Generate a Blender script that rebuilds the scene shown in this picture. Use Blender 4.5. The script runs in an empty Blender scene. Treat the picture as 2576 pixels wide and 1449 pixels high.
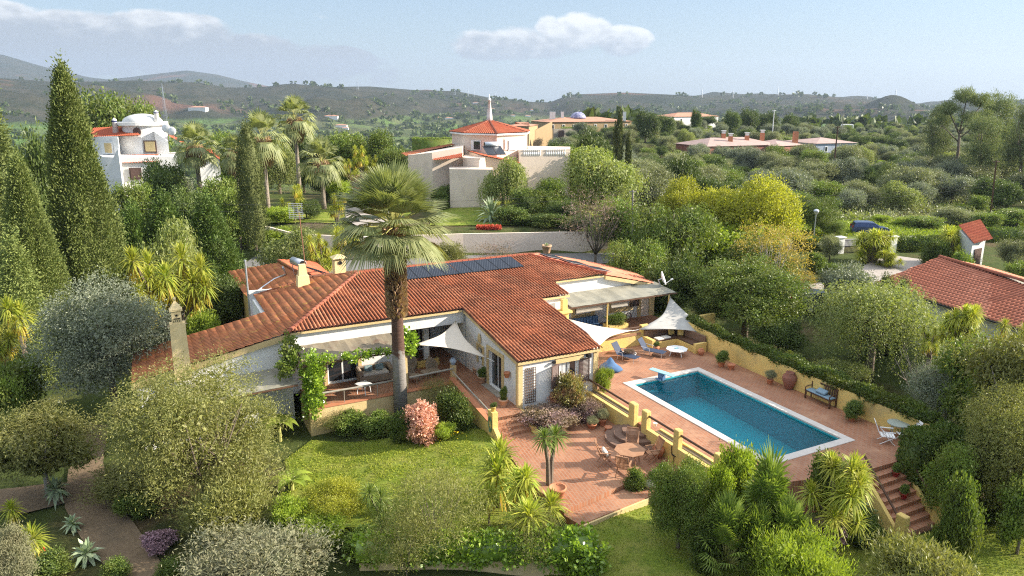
import bpy, math, random
import numpy as np
from mathutils import Vector, Matrix
S = bpy.context.scene
DENOISE = False
COL = S.collection
# ------------------------------------------------------------------ camera, sky, sun
F, PITCH, CAMZ = 1860.0, math.radians(14.3), 15.5      # focal length in 2576-wide pixels
cam_d = bpy.data.cameras.new("camera"); cam = bpy.data.objects.new("camera", cam_d); COL.objects.link(cam)
cam_d.sensor_width = 36.0; cam_d.lens = 36.0 * F / 2576.0
cam_d.clip_start = 0.5; cam_d.clip_end = 60000
cam.location = (0, 0, CAMZ); cam.rotation_euler = (math.pi / 2 - PITCH, 0, 0)
S.camera = cam
SUN_EL, SUN_AZ = math.radians(24.5), math.radians(87.0)  # azimuth clockwise from +Y
to_sun = Vector((math.sin(SUN_AZ) * math.cos(SUN_EL), math.cos(SUN_AZ) * math.cos(SUN_EL), math.sin(SUN_EL)))
sun_d = bpy.data.lights.new("sun", 'SUN'); sun_d.energy = 4.6; sun_d.angle = math.radians(0.6)
sun_d.color = (1.0, 0.90, 0.76)
sun = bpy.data.objects.new("sun", sun_d); COL.objects.link(sun)
sun.rotation_euler = to_sun.to_track_quat('Z', 'Y').to_euler()
S.view_settings.view_transform = 'Standard'; S.view_settings.look = 'None'
S.view_settings.exposure = 1.4; S.view_settings.gamma = 1.0
S.render.engine = 'CYCLES'
S.cycles.max_bounces = 6; S.cycles.transparent_max_bounces = 12; S.cycles.volume_bounces = 1
S.cycles.diffuse_bounces = 3; S.cycles.glossy_bounces = 2; S.cycles.transmission_bounces = 4
S.cycles.use_denoising = DENOISE; S.cycles.filter_width = 1.15
S.cycles.sample_clamp_indirect = 6

def sky():
    w = bpy.data.worlds.new("World"); S.world = w; w.use_nodes = True
    nt = w.node_tree; N = nt.nodes; Lk = nt.links
    N.clear()
    out = N.new('ShaderNodeOutputWorld'); bg = N.new('ShaderNodeBackground')
    st = N.new('ShaderNodeTexSky'); st.sky_type = 'NISHITA'; st.sun_disc = False
    st.sun_elevation = SUN_EL; st.sun_rotation = SUN_AZ
    st.altitude = 0; st.air_density = 1.0; st.dust_density = 0.6; st.ozone_density = 2.2
    tc = N.new('ShaderNodeTexCoord')
    def math_(op, a, b=None, c=None, clamp=False):
        m = N.new('ShaderNodeMath'); m.operation = op; m.use_clamp = clamp
        for i, v in enumerate((a, b, c)):
            if v is None: continue
            if isinstance(v, (int, float)): m.inputs[i].default_value = v
            else: Lk.new(v, m.inputs[i])
        return m.outputs[0]
    sep = N.new('ShaderNodeSeparateXYZ'); Lk.new(tc.outputs['Generated'], sep.inputs[0])
    X, Y, Z = sep.outputs
    az = math_('ARCTAN2', X, Y)                    # bearing of the direction, radians
    el = math_('ARCSINE', Z)
    comb = N.new('ShaderNodeCombineXYZ'); Lk.new(az, comb.inputs[0]); Lk.new(math_('MULTIPLY', el, 1.9), comb.inputs[1])
    def noise(scale, det, off):
        n = N.new('ShaderNodeTexNoise'); n.inputs['Scale'].default_value = scale; n.inputs['Detail'].default_value = det
        n.inputs['Roughness'].default_value = 0.52
        va = N.new('ShaderNodeVectorMath'); va.operation = 'ADD'; va.inputs[1].default_value = (off, off * .37, off)
        Lk.new(comb.outputs[0], va.inputs[0]); Lk.new(va.outputs[0], n.inputs['Vector'])
        return n.outputs[0]
    nbig, nfine = noise(16, 7, 3.1), noise(38, 5, 1.7)
    sheet = None
    # clouds in the sky: (bearing, elevation, half width, half height above base, half height below, density)
    cl = [(0.0, 0.064, 0.10, 0.030, 0.018, 1.3), (0.085, 0.076, 0.055, 0.034, 0.022, 1.15), (0.135, 0.072, 0.050, 0.022, 0.022, 1.0),
          (0.045, 0.086, 0.022, 0.022, 0.03, .9),
          (-0.66, 0.082, 0.16, 0.032, 0.060, 2.0), (-0.52, 0.070, 0.11, 0.030, 0.055, 1.9), (-0.42, 0.072, 0.085, 0.034, 0.050, 1.9),
          (-0.33, 0.050, 0.09, 0.030, 0.035, 1.6), (-0.25, 0.043, 0.09, 0.026, 0.03, 1.4), (-0.17, 0.036, 0.06, 0.018, .02, .45),
          (-0.55, 0.035, 0.3, 0.03, 0.03, .5), (0.012, 0.026, .02, .008, .008, .6), (-.24, .1, .02, .006, .006, .35)]
    tot = None; shade = None
    for (a0, e0, ha, hu, hd, dn) in cl:
        da = math_('DIVIDE', math_('SUBTRACT', az, a0), ha)
        de = math_('SUBTRACT', el, e0)
        up = math_('DIVIDE', math_('MAXIMUM', de, 0.0), hu); dw = math_('DIVIDE', math_('MINIMUM', de, 0.0), hd)
        dv = math_('ADD', up, dw)
        r = math_('ADD', math_('MULTIPLY', da, da), math_('MULTIPLY', dv, dv))
        v = math_('MULTIPLY', math_('SUBTRACT', 1.0, r, clamp=True), dn)
        tot = v if tot is None else math_('MAXIMUM', tot, v)
    dens = math_('ADD', tot, math_('MULTIPLY', math_('SUBTRACT', nbig, 0.5), 2.3))
    dens = math_('MULTIPLY', dens, math_('MULTIPLY', tot, 8.0, clamp=True))
    mr = N.new('ShaderNodeMapRange'); mr.interpolation_type = 'SMOOTHSTEP'
    mr.inputs[1].default_value = 0.12; mr.inputs[2].default_value = 0.6; Lk.new(dens, mr.inputs[0])
    cover = mr.outputs[0]
    # cloud brightness: lit tops, grey bases
    ce = math_('ADD', math_('MULTIPLY', math_('SUBTRACT', el, 0.074), 34.0), math_('MULTIPLY', math_('SUBTRACT', nfine, .5), 2.2))
    ce = math_('ADD', ce, math_('MULTIPLY', az, 0.9))
    mr2 = N.new('ShaderNodeMapRange'); mr2.interpolation_type = 'SMOOTHSTEP'; mr2.inputs[1].default_value = -0.7; mr2.inputs[2].default_value = 0.9
    Lk.new(ce, mr2.inputs[0])
    ccol = N.new('ShaderNodeMixRGB'); ccol.inputs[1].default_value = (1.95, 2.15, 2.45, 1); ccol.inputs[2].default_value = (4.3, 4.35, 4.4, 1)
    Lk.new(mr2.outputs[0], ccol.inputs[0])
    gain = N.new('ShaderNodeMixRGB'); gain.blend_type = 'MULTIPLY'; gain.inputs[0].default_value = 1
    gain.inputs[2].default_value = SKY_GAIN; Lk.new(st.outputs[0], gain.inputs[1])
    # thin milky layer over the whole sky, thicker towards the horizon
    milk = N.new('ShaderNodeMixRGB'); milk.inputs[2].default_value = MILK
    mr3 = N.new('ShaderNodeMapRange'); mr3.inputs[1].default_value = 0.0; mr3.inputs[2].default_value = 0.16; mr3.inputs[3].default_value = .75; mr3.inputs[4].default_value = .35
    Lk.new(el, mr3.inputs[0]); Lk.new(mr3.outputs[0], milk.inputs[0]); Lk.new(gain.outputs[0], milk.inputs[1])
    # unseen bright layer overhead (above the picture), added as fill light
    hi = N.new('ShaderNodeMixRGB'); hi.inputs[2].default_value = (7.4, 7.8, 8.2, 1); mr4 = N.new('ShaderNodeMapRange'); mr4.interpolation_type = 'SMOOTHSTEP'
    mr4.inputs[1].default_value = 0.3; mr4.inputs[2].default_value = 1.0; mr4.inputs[4].default_value = .75; Lk.new(el, mr4.inputs[0]); Lk.new(mr4.outputs[0], hi.inputs[0]); Lk.new(milk.outputs[0], hi.inputs[1]); milk = hi
    mx = N.new('ShaderNodeMixRGB'); Lk.new(math_('MULTIPLY', cover, 0.95), mx.inputs[0]); Lk.new(milk.outputs[0], mx.inputs[1]); Lk.new(ccol.outputs[0], mx.inputs[2])
    Lk.new(mx.outputs[0], bg.inputs[0]); bg.inputs[1].default_value = 0.10
    Lk.new(bg.outputs[0], out.inputs[0])
HAZE = 1.1e-4
SKY_GAIN = (.62, .66, .72, 1); MILK = (2.05, 2.42, 2.85, 1)
sky()
# ------------------------------------------------------------------ picture point -> place helpers
HA = math.radians(27.0); HC, HS = math.cos(HA), math.sin(HA)     # the villa's own axes: a to the right, b to the back
def ray(x, y):
    dx = (x - 1288) / F; dy = (724.5 - y) / F
    return (dx, math.cos(PITCH) + dy * math.sin(PITCH), -math.sin(PITCH) + dy * math.cos(PITCH))
def W(a, b, z=0.0): return (a * HC - b * HS, a * HS + b * HC, z)
def AB(x, y): return (x * HC + y * HS, -x * HS + y * HC)
def pl(x, y, n, p):
    r = ray(x, y); d = (r[0] * HC + r[1] * HS, -r[0] * HS + r[1] * HC, r[2])
    t = (n[0] * p[0] + n[1] * p[1] + n[2] * (p[2] - CAMZ)) / (n[0] * d[0] + n[1] * d[1] + n[2] * d[2])
    return (d[0] * t, d[1] * t, CAMZ + d[2] * t)
def onA(x, y, a): return pl(x, y, (1, 0, 0), (a, 0, 0))
def onB(x, y, b): return pl(x, y, (0, 1, 0), (0, b, 0))
def onZ(x, y, z): return pl(x, y, (0, 0, 1), (0, 0, z))
def gz(x, y, z):      # world point at height z
    r = ray(x, y); t = (z - CAMZ) / r[2]; return (r[0] * t, r[1] * t, z)
def at(x, y, D):      # world point at distance D along +Y
    r = ray(x, y); t = D / r[1]; return (r[0] * t, D, CAMZ + r[2] * t)
ORG = {}
def tag(o, label=None, cat=None, group=None, kind=None):
    if label: o['label'] = label
    if cat: o['category'] = cat
    if group: o['group'] = group
    if kind: o['kind'] = kind
    return o
def thing(name, label, cat, loc=(0, 0, 0), rot=0, group=None):
    o = bpy.data.objects.new(name, None); o.empty_display_size = .3; COL.objects.link(o)
    o.location = loc; o.rotation_euler = (0, 0, rot); ORG[o.name] = tuple(loc) if rot == 0 else (0, 0, 0)
    return tag(o, label, cat, group)
def np_mesh(name, V, Fq, smooth=False):
    me = bpy.data.meshes.new(name)
    V = np.asarray(V, dtype=np.float32); Fq = np.asarray(Fq, dtype=np.int32)
    me.vertices.add(len(V)); me.vertices.foreach_set('co', V.ravel())
    k = Fq.shape[1]
    me.loops.add(Fq.size); me.loops.foreach_set('vertex_index', Fq.ravel())
    me.polygons.add(len(Fq)); me.polygons.foreach_set('loop_start', np.arange(0, Fq.size, k, dtype=np.int32))
    if smooth: me.polygons.foreach_set('use_smooth', np.ones(len(Fq), dtype=bool))
    me.update(calc_edges=True)
    return me
def link(name, me, m, parent=None, loc=None):
    o = bpy.data.objects.new(name, me); COL.objects.link(o)
    if m is not None and not me.materials: me.materials.append(m)
    if parent is not None: o.parent = parent; ORG[o.name] = ORG[parent.name]
    elif loc is not None: o.location = loc; ORG[o.name] = tuple(loc)
    else: ORG[o.name] = (0, 0, 0)
    return o
class MB:
    """collects shapes; build() links them as one mesh object"""
    def __init__(s): s.v = []; s.f = []
    def add(s, vs, fs):
        k = len(s.v); s.v += [tuple(v) for v in vs]; s.f += [tuple(i + k for i in f) for f in fs]; return s
    def hexa(s, p):     # 8 points: bottom 4 ccw, top 4 ccw
        return s.add(p, [(3, 2, 1, 0), (4, 5, 6, 7), (0, 1, 5, 4), (1, 2, 6, 5), (2, 3, 7, 6), (3, 0, 4, 7)])
    def box(s, x0, x1, y0, y1, z0, z1):
        return s.hexa([(x0, y0, z0), (x1, y0, z0), (x1, y1, z0), (x0, y1, z0), (x0, y0, z1), (x1, y0, z1), (x1, y1, z1), (x0, y1, z1)])
    def cbox(s, c, size, rz=0.0, tilt=None):
        M = Matrix.Rotation(rz, 3, 'Z')
        if tilt: M = M @ Matrix.Rotation(tilt[1], 3, tilt[0])
        h = [d / 2 for d in size]; P = []
        for z in (-h[2], h[2]):
            for (x, y) in ((-h[0], -h[1]), (h[0], -h[1]), (h[0], h[1]), (-h[0], h[1])):
                P.append(tuple(Vector(c) + M @ Vector((x, y, z))))
        return s.hexa(P)
    def prism(s, poly, z0, z1):
        n = len(poly); zz = lambda z, p: z(p[0], p[1]) if callable(z) else z
        vs = [(p[0], p[1], zz(z0, p)) for p in poly] + [(p[0], p[1], zz(z1, p)) for p in poly]
        fs = [tuple(range(n - 1, -1, -1)), tuple(range(n, 2 * n))] + [(i, (i + 1) % n, n + (i + 1) % n, n + i) for i in range(n)]
        return s.add(vs, fs)
    def sheet(s, pts): return s.add(pts, [tuple(range(len(pts)))])
    def tube(s, pts, rad, n=8, cap=True):
        pts = [Vector(p) for p in pts]; m = len(pts)
        if isinstance(rad, (int, float)): rad = [rad] * m
        k = len(s.v); ref = None
        for i, p in enumerate(pts):
            d = (pts[min(i + 1, m - 1)] - pts[max(i - 1, 0)]).normalized()
            if ref is None:
                ref = Vector((0, 0, 1)) if abs(d.z) < .9 else Vector((1, 0, 0))
            u = (ref - d * ref.dot(d)).normalized(); w = d.cross(u); ref = u
            for j in range(n):
                t = 2 * math.pi * j / n
                s.v.append(tuple(p + (u * math.cos(t) + w * math.sin(t)) * rad[i]))
        for i in range(m - 1):
            for j in range(n):
                s.f.append((k + i * n + j, k + i * n + (j + 1) % n, k + (i + 1) * n + (j + 1) % n, k + (i + 1) * n + j))
        if cap:
            s.f.append(tuple(k + j for j in range(n - 1, -1, -1))); s.f.append(tuple(k + (m - 1) * n + j for j in range(n)))
        return s
    def lathe(s, prof, c=(0, 0, 0), n=16):
        k = len(s.v)
        for (r, z) in prof:
            for j in range(n):
                t = 2 * math.pi * j / n; s.v.append((c[0] + r * math.cos(t), c[1] + r * math.sin(t), c[2] + z))
        for i in range(len(prof) - 1):
            for j in range(n):
                s.f.append((k + i * n + j, k + i * n + (j + 1) % n, k + (i + 1) * n + (j + 1) % n, k + (i + 1) * n + j))
        s.f.append(tuple(k + j for j in range(n - 1, -1, -1))); s.f.append(tuple(k + (len(prof) - 1) * n + j for j in range(n)))
        return s
    def build(s, name, m, parent=None, fr='h', smooth=False, loc=None):
        """fr: 'h' villa axes, 'w' world axes, 'l' local to the parent"""
        V = [W(*v) for v in s.v] if fr == 'h' else s.v
        if fr != 'l':
            o = ORG[parent.name] if parent is not None else (loc or (0, 0, 0))
            V = [(v[0] - o[0], v[1] - o[1], v[2] - o[2]) for v in V]
        me = bpy.data.meshes.new(name); me.from_pydata(V, [], s.f)
        if smooth:
            me.polygons.foreach_set('use_smooth', [True] * len(me.polygons))
        me.update()
        ob = link(name, me, m, parent, loc)
        return ob
def bevel(o, w=.01, seg=2):
    b = o.modifiers.new("bevel", 'BEVEL'); b.width = w; b.segments = seg; b.limit_method = 'ANGLE'; return o
def dup(root, loc, rot=None, scale=None, label=None, group=None):
    r = root.copy(); COL.objects.link(r); r.location = loc
    if rot is not None: r.rotation_euler = (0, 0, rot)
    if scale is not None: r.scale = scale
    if label: r['label'] = label
    if group: r['group'] = group
    for ch in list(root.children):
        c = ch.copy(); COL.objects.link(c); c.parent = r
        for g in list(ch.children):
            d = g.copy(); COL.objects.link(d); d.parent = c
    return r
# ------------------------------------------------------------------ materials
def new_mat(name):
    m = bpy.data.materials.new(name); m.use_nodes = True; nt = m.node_tree; nt.nodes.clear()
    out = nt.nodes.new('ShaderNodeOutputMaterial'); bs = nt.nodes.new('ShaderNodeBsdfPrincipled')
    nt.links.new(bs.outputs[0], out.inputs[0]); return m, nt, bs, out
def rgb(c): return (c[0], c[1], c[2], 1)
def coords(nt, kind='Object', scale=None):
    if kind == 'World':
        g = nt.nodes.new('ShaderNodeNewGeometry'); o = g.outputs['Position']
    else:
        g = nt.nodes.new('ShaderNodeTexCoord'); o = g.outputs[kind]
    if scale:
        mp = nt.nodes.new('ShaderNodeVectorMath'); mp.operation = 'MULTIPLY'; mp.inputs[1].default_value = scale
        nt.links.new(o, mp.inputs[0]); o = mp.outputs[0]
    return o
def nz(nt, vec, scale, det=4, rough=.6, lo=.3, hi=.7):
    n = nt.nodes.new('ShaderNodeTexNoise'); n.inputs['Scale'].default_value = scale; n.inputs['Detail'].default_value = det
    n.inputs['Roughness'].default_value = rough; nt.links.new(vec, n.inputs['Vector'])
    r = nt.nodes.new('ShaderNodeMapRange'); r.inputs[1].default_value = lo; r.inputs[2].default_value = hi
    nt.links.new(n.outputs[0], r.inputs[0]); return r.outputs[0]
def mix(nt, f, a, b, mode='MIX'):
    m = nt.nodes.new('ShaderNodeMixRGB'); m.blend_type = mode
    for i, v in ((0, f), (1, a), (2, b)):
        if isinstance(v, (int, float)): m.inputs[i].default_value = v
        elif isinstance(v, tuple): m.inputs[i].default_value = rgb(v)
        else: nt.links.new(v, m.inputs[i])
    return m.outputs[0]
def bump(nt, bs, h, strength=.3, dist=.02):
    b = nt.nodes.new('ShaderNodeBump'); b.inputs['Strength'].default_value = strength; b.inputs['Distance'].default_value = dist
    nt.links.new(h, b.inputs['Height']); nt.links.new(b.outputs[0], bs.inputs['Normal'])
def mat(name, c1, c2=None, rough=.7, scale=3.0, bs_=.0, metal=0, c3=None, s3=.6, spec=.3, kind='World'):
    m, nt, bs, out = new_mat(name)
    bs.inputs['Roughness'].default_value = rough; bs.inputs['Metallic'].default_value = metal
    bs.inputs['Specular IOR Level'].default_value = spec
    if c2 is None: bs.inputs['Base Color'].default_value = rgb(c1)
    else:
        v = coords(nt, kind); col = mix(nt, nz(nt, v, scale, 6), c1, c2)
        if c3: col = mix(nt, nz(nt, v, s3, 5, .65, .52, .75), col, c3)
        nt.links.new(col, bs.inputs['Base Color'])
        if bs_: bump(nt, bs, nz(nt, v, scale * 6, 5), bs_, .015)
    return m
def leaf_mat(name, c1, c2, c3=None, trans=.35, rough=.5, spec=.35, patch=.9):
    m, nt, bs, out = new_mat(name)
    g = nt.nodes.new('ShaderNodeNewGeometry'); v = coords(nt, 'Object')
    col = mix(nt, g.outputs['Random Per Island'], c1, c2)
    if c3: col = mix(nt, nz(nt, v, patch, 3, .6, .42, .62), col, c3)
    oi = nt.nodes.new('ShaderNodeObjectInfo')
    hs = nt.nodes.new('ShaderNodeHueSaturation')
    mv = nt.nodes.new('ShaderNodeMapRange'); mv.inputs[3].default_value = 1.05; mv.inputs[4].default_value = 1.55
    nt.links.new(oi.outputs['Random'], mv.inputs[0]); nt.links.new(mv.outputs[0], hs.inputs['Value'])
    nt.links.new(mix(nt, 1.0, col, (1.24, 1.12, 1.0), 'MULTIPLY'), hs.inputs['Color']); col = hs.outputs[0]
    nt.links.new(col, bs.inputs['Base Color']); bs.inputs['Roughness'].default_value = rough
    bs.inputs['Specular IOR Level'].default_value = spec
    tr = nt.nodes.new('ShaderNodeBsdfTranslucent'); mx = nt.nodes.new('ShaderNodeMixShader'); mx.inputs[0].default_value = trans
    nt.links.new(mix(nt, 1.0, col, (1.25, 1.3, .55), 'MULTIPLY'), tr.inputs[0])
    nt.links.new(bs.outputs[0], mx.inputs[1]); nt.links.new(tr.outputs[0], mx.inputs[2]); nt.links.new(mx.outputs[0], out.inputs[0])
    return m
def tile_mat(name, c1, c2, moss, lichen=(.45, .30, .05), mamt=(.45, .7), lam=(.66, .8), chan=.7, dark=(.10, .035, .025)):
    m, nt, bs, out = new_mat(name); v = coords(nt, 'World')
    at_ = nt.nodes.new('ShaderNodeAttribute'); at_.attribute_name = 'tile'
    col = mix(nt, at_.outputs['Fac'], c1, c2)
    col = mix(nt, nz(nt, v, 1.3, 6, .7, .3, .75), col, tuple(x * .75 for x in c1))
    col = mix(nt, nz(nt, v, .9, 7, .75, *mamt), col, moss)
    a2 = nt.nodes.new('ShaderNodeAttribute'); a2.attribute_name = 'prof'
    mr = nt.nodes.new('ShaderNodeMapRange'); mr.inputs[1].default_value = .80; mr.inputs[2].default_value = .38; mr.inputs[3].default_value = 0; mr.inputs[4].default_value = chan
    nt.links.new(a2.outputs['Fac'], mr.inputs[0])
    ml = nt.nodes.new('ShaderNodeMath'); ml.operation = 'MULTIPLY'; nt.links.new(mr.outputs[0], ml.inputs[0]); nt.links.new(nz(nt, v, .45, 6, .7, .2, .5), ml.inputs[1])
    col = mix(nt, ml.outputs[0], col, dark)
    col = mix(nt, nz(nt, v, 2.2, 6, .7, *lam), col, lichen)
    nt.links.new(col, bs.inputs['Base Color']); bs.inputs['Roughness'].default_value = .85; bs.inputs['Specular IOR Level'].default_value = .2
    bump(nt, bs, nz(nt, v, 18, 4), .25, .01)
    return m
M = {}
M['white'] = mat('white_render', (.74, .73, .69), (.68, .67, .62), .85, 1.2, .5, c3=(.60, .58, .52), s3=.9)
M['yellow'] = mat('yellow_render', (.72, .53, .18), (.66, .47, .15), .85, 1.4, .5, c3=(.46, .36, .17), s3=.8)
M['ochre'] = mat('ochre_trim', (.66, .50, .26), (.58, .43, .2), .85, 2.0, .4)
M['cream'] = mat('cream_render', (.80, .67, .55), (.74, .61, .50), .85, .8, .3, c3=(.64, .54, .44), s3=.4)
M['bluewhite'] = mat('white_wash', (.80, .79, .77), (.72, .71, .68), .85, .9, .5, c3=(.62, .60, .55), s3=.7)
M['terr'] = tile_mat('roof_tile', (.60, .20, .09), (.76, .34, .18), (.22, .095, .05), mamt=(.48, .74), chan=.92)
M['terr2'] = tile_mat('roof_tile_lichen', (.56, .19, .075), (.66, .28, .13), (.30, .14, .07), (.45, .29, .06), (.45, .72), (.56, .72), .7)
M['terr3'] = tile_mat('roof_tile_clean', (.56, .19, .11), (.66, .28, .18), (.42, .15, .1), (.5, .25, .18), (.6, .9), (.8, .95), .6)
M['terr4'] = tile_mat('roof_tile_red', (.50, .12, .06), (.58, .18, .09), (.36, .1, .05), (.5, .2, .1), (.6, .9), (.8, .95), .5)
M['pot'] = mat('terracotta', (.45, .17, .08), (.52, .22, .12), .8, 4)
M['potpale'] = mat('pale_terracotta', (.6, .38, .24), (.54, .32, .2), .8, 4)
M['wood'] = mat('weathered_wood', (.30, .15, .08), (.38, .21, .12), .7, 5)
M['darkwood'] = mat('dark_wood', (.07, .035, .02), (.11, .055, .03), .6, 6)
M['greywood'] = mat('grey_wood', (.36, .33, .28), (.28, .25, .2), .8, 6)
M['metal'] = mat('galvanised', (.55, .57, .6), None, .35, metal=.7)
M['whitepaint'] = mat('white_paint', (.78, .78, .77), None, .4)
M['black'] = mat('black_paint', (.015, .015, .017), None, .4)
M['shutter'] = mat('brown_shutter', (.10, .06, .05), (.13, .085, .07), .5, 8)
M['glass'] = mat('window_glass', (.02, .025, .03), None, .05, spec=.9)
M['canvas'] = mat('sail_canvas', (.68, .60, .50), (.63, .56, .47), .85, 2.0)
M['greysail'] = mat('grey_sail_canvas', (.40, .39, .36), (.36, .35, .33), .85, 2.0, c3=(.46, .45, .42), s3=1.5)
M['plastic'] = mat('fibreglass_sheet', (.27, .23, .16), (.18, .15, .11), .5, .9, .1, c3=(.13, .07, .05), s3=1.1)
M['plastic2'] = mat('fibreglass_sheet_pale', (.34, .32, .25), (.20, .19, .15), .5, .9, .1)
M['rattan'] = mat('rattan', (.34, .27, .20), (.25, .19, .13), .8, 30)
M['cushion'] = mat('pale_cushion', (.62, .58, .52), None, .9)
M['teal'] = mat('teal_cushion', (.04, .12, .15), (.35, .42, .4), .9, 9)
M['blue'] = mat('blue_fabric', (.05, .11, .22), (.08, .16, .30), .8, 3)
M['bluec'] = mat('pale_blue_fabric', (.16, .25, .32), (.25, .34, .4), .9, 18)
M['boardb'] = mat('pale_blue_board', (.28, .52, .60), None, .4)
M['navy'] = mat('navy_mesh', (.035, .05, .09), None, .7)
M['stone'] = mat('stone', (.38, .34, .28), (.27, .24, .2), .9, 3, .4)
M['coping'] = mat('pool_coping', (.62, .57, .52), (.55, .50, .45), .75, 3, .2, c3=(.47, .43, .40), s3=1.3)
M['asphalt'] = mat('asphalt', (.16, .155, .15), (.20, .19, .18), .9, 2, .2)
M['gravel'] = mat('gravel_path', (.23, .165, .10), (.145, .10, .062), .95, 9, .5, c3=(.10, .08, .055), s3=.4)
M['cobble'] = mat('cobbles', (.42, .37, .33), (.32, .28, .25), .9, 4, .5)
M['bark'] = mat('bark', (.13, .10, .075), (.20, .16, .12), .9, 6, .5, kind='Object')
M['greybark'] = mat('grey_bark', (.25, .22, .19), (.34, .30, .26), .9, 8, .4, kind='Object')
M['solar'] = None
def brick_floor():
    m, nt, bs, out = new_mat('terracotta_floor'); v = coords(nt, 'Object')
    mp = nt.nodes.new('ShaderNodeMapping'); mp.inputs['Rotation'].default_value = (0, 0, HA + math.radians(45)); nt.links.new(v, mp.inputs[0])
    br = nt.nodes.new('ShaderNodeTexBrick'); nt.links.new(mp.outputs[0], br.inputs[0])
    br.inputs['Color1'].default_value = rgb((.29, .10, .04)); br.inputs['Color2'].default_value = rgb((.39, .155, .07)); br.inputs['Mortar'].default_value = rgb((.34, .22, .15))
    br.inputs['Scale'].default_value = 1.0; br.inputs['Mortar Size'].default_value = .016; br.inputs['Brick Width'].default_value = .30; br.inputs['Row Height'].default_value = .15
    col = mix(nt, nz(nt, v, 1.1, 6, .7, .35, .8), br.outputs[0], (.26, .13, .075))
    col = mix(nt, nz(nt, v, .5, 5, .65, .5, .8), col, (.47, .27, .16))
    nt.links.new(col, bs.inputs['Base Color']); bs.inputs['Roughness'].default_value = .75
    bump(nt, bs, br.outputs[1], -.2, .01); return m
M['floor'] = brick_floor()
def solar_mat():
    m, nt, bs, out = new_mat('solar_cells'); v = coords(nt, 'Object')
    br = nt.nodes.new('ShaderNodeTexBrick'); nt.links.new(v, br.inputs[0]); br.offset = 0
    br.inputs['Color1'].default_value = rgb((.006, .008, .014)); br.inputs['Color2'].default_value = rgb((.008, .01, .017)); br.inputs['Mortar'].default_value = rgb((.09, .10, .12))
    br.inputs['Scale'].default_value = 1; br.inputs['Mortar Size'].default_value = .008; br.inputs['Brick Width'].default_value = .16; br.inputs['Row Height'].default_value = .16
    nt.links.new(br.outputs[0], bs.inputs['Base Color']); bs.inputs['Roughness'].default_value = .3; bs.inputs['Specular IOR Level'].default_value = .25; return m
M['solar'] = solar_mat()
def lawn_mat():
    m, nt, bs, out = new_mat('lawn_grass'); v = coords(nt, 'World')
    col = mix(nt, nz(nt, v, 9, 6, .75, .3, .7), (.15, .21, .025), (.27, .33, .05))
    col = mix(nt, nz(nt, v, .8, 5, .65, .42, .75), col, (.36, .34, .09))
    col = mix(nt, nz(nt, v, 2.8, 5, .7, .52, .72), col, (.10, .17, .025))
    nt.links.new(col, bs.inputs['Base Color']); bs.inputs['Roughness'].default_value = .95; bs.inputs['Specular IOR Level'].default_value = .1
    bump(nt, bs, nz(nt, v, 26, 5, .8), .9, .05); return m
M['lawn'] = lawn_mat()
# ------------------------------------------------------------------ terrain
CP = [(22, 22, -1.7), (26, 27, -1.9), (31, 25, -1.8), (26, 34, -1.8), (31, 34, -1.5), (18, 27, -1.0), (16, 24, -1.05), (18, 21.5, -1.3), (14.6, 30.5, -.85),
      (13, 31, -.95), (10, 31, -1.15), (8, 34.5, -1.45), (6, 30, -1.45), (12, 26, -1.15), (9, 26, -1.35), (14, 28, -.9), (11, 35, -1.2),
      (20, 19, -1.5), (24, 17, -1.6), (27, 14, -1.9), (22, 14, -1.8), (31, 15, -1.8), (34, 18, -1.6), (12, 20, -1.8), (5, 20, -2.0), (0, 24, -2.0),
      (-5, 30, -1.9), (0, 38, -1.6), (-8, 40, -1.8), (-10, 50, -1.5), (10, 42, -.5), (20, 42, -.5), (28, 43, -.3), (10, 52, -.3), (20, 52, -.1), (5, 36, -1.5),
      (36, 34, -1.4), (42, 30, -1.0), (45, 45, -.3), (50, 40, 0), (40, 60, 0), (30, 65, 0), (36, 24, -1.6)]
_cp = [(*W(a, b)[:2], z) for a, b, z in CP] + [(0, 70, 0), (-20, 68, -.2), (-45, 70, -.8), (-30, 45, -1.6), (-40, 25, -2), (0, 5, -2.5), (40, 5, -2.5), (60, 30, -1.5),
      (-80, 80, -2), (-80, 20, -2.5), (50, 80, 0), (70, 60, 0), (100, 60, 0), (100, 110, 0), (60, 130, 0), (20, 84, 1.0), (34, 74, 0), (40, 86, 0.1)]
_CX = np.array([c[0] for c in _cp]); _CY = np.array([c[1] for c in _cp]); _CZ = np.array([c[2] for c in _cp])
_bp = [(-60, 92, 0.0), (-36, 84, 1.6), (-36, 105, 1.8), (-18, 84, 2.0), (-18, 100, 2.4), (0, 80, 2.2), (0, 97, 3.2), (10, 97, 3.2), (12, 82, 2.2), (0, 115, 2.6), (-30, 125, 0)]
def sm(x): x = np.clip(x, 0, 1); return x * x * (3 - 2 * x)
SKYL = [(-1200, 215), (0, 203), (110, 207), (207, 212), (413, 210), (533, 213), (617, 222), (859, 220), (950, 219), (1060, 227), (1159, 230), (1242, 247), (1300, 256), (1378, 257),
        (1425, 238), (1475, 236), (1559, 233), (1717, 241), (1850, 239), (1984, 238), (2050, 245), (2167, 252), (2250, 265), (2317, 272), (2384, 262), (2576, 256), (3400, 262)]
MTN = [(-900, 190), (-200, 152), (0, 150), (100, 157), (187, 179), (290, 201), (340, 206), (400, 199), (450, 192), (523, 183), (597, 192), (650, 205), (717, 219), (800, 252), (1300, 262), (2000, 262), (2300, 258), (2576, 254), (3500, 252)]
def skyz(tab, t, D):
    x = 1288 + F * t / (math.cos(PITCH) + .06)     # bearing -> picture column near the horizon
    y = np.interp(x, [p[0] for p in tab], [p[1] for p in tab])
    return CAMZ + D * np.tan(np.arctan((724.5 - y) / F) - PITCH)
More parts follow.
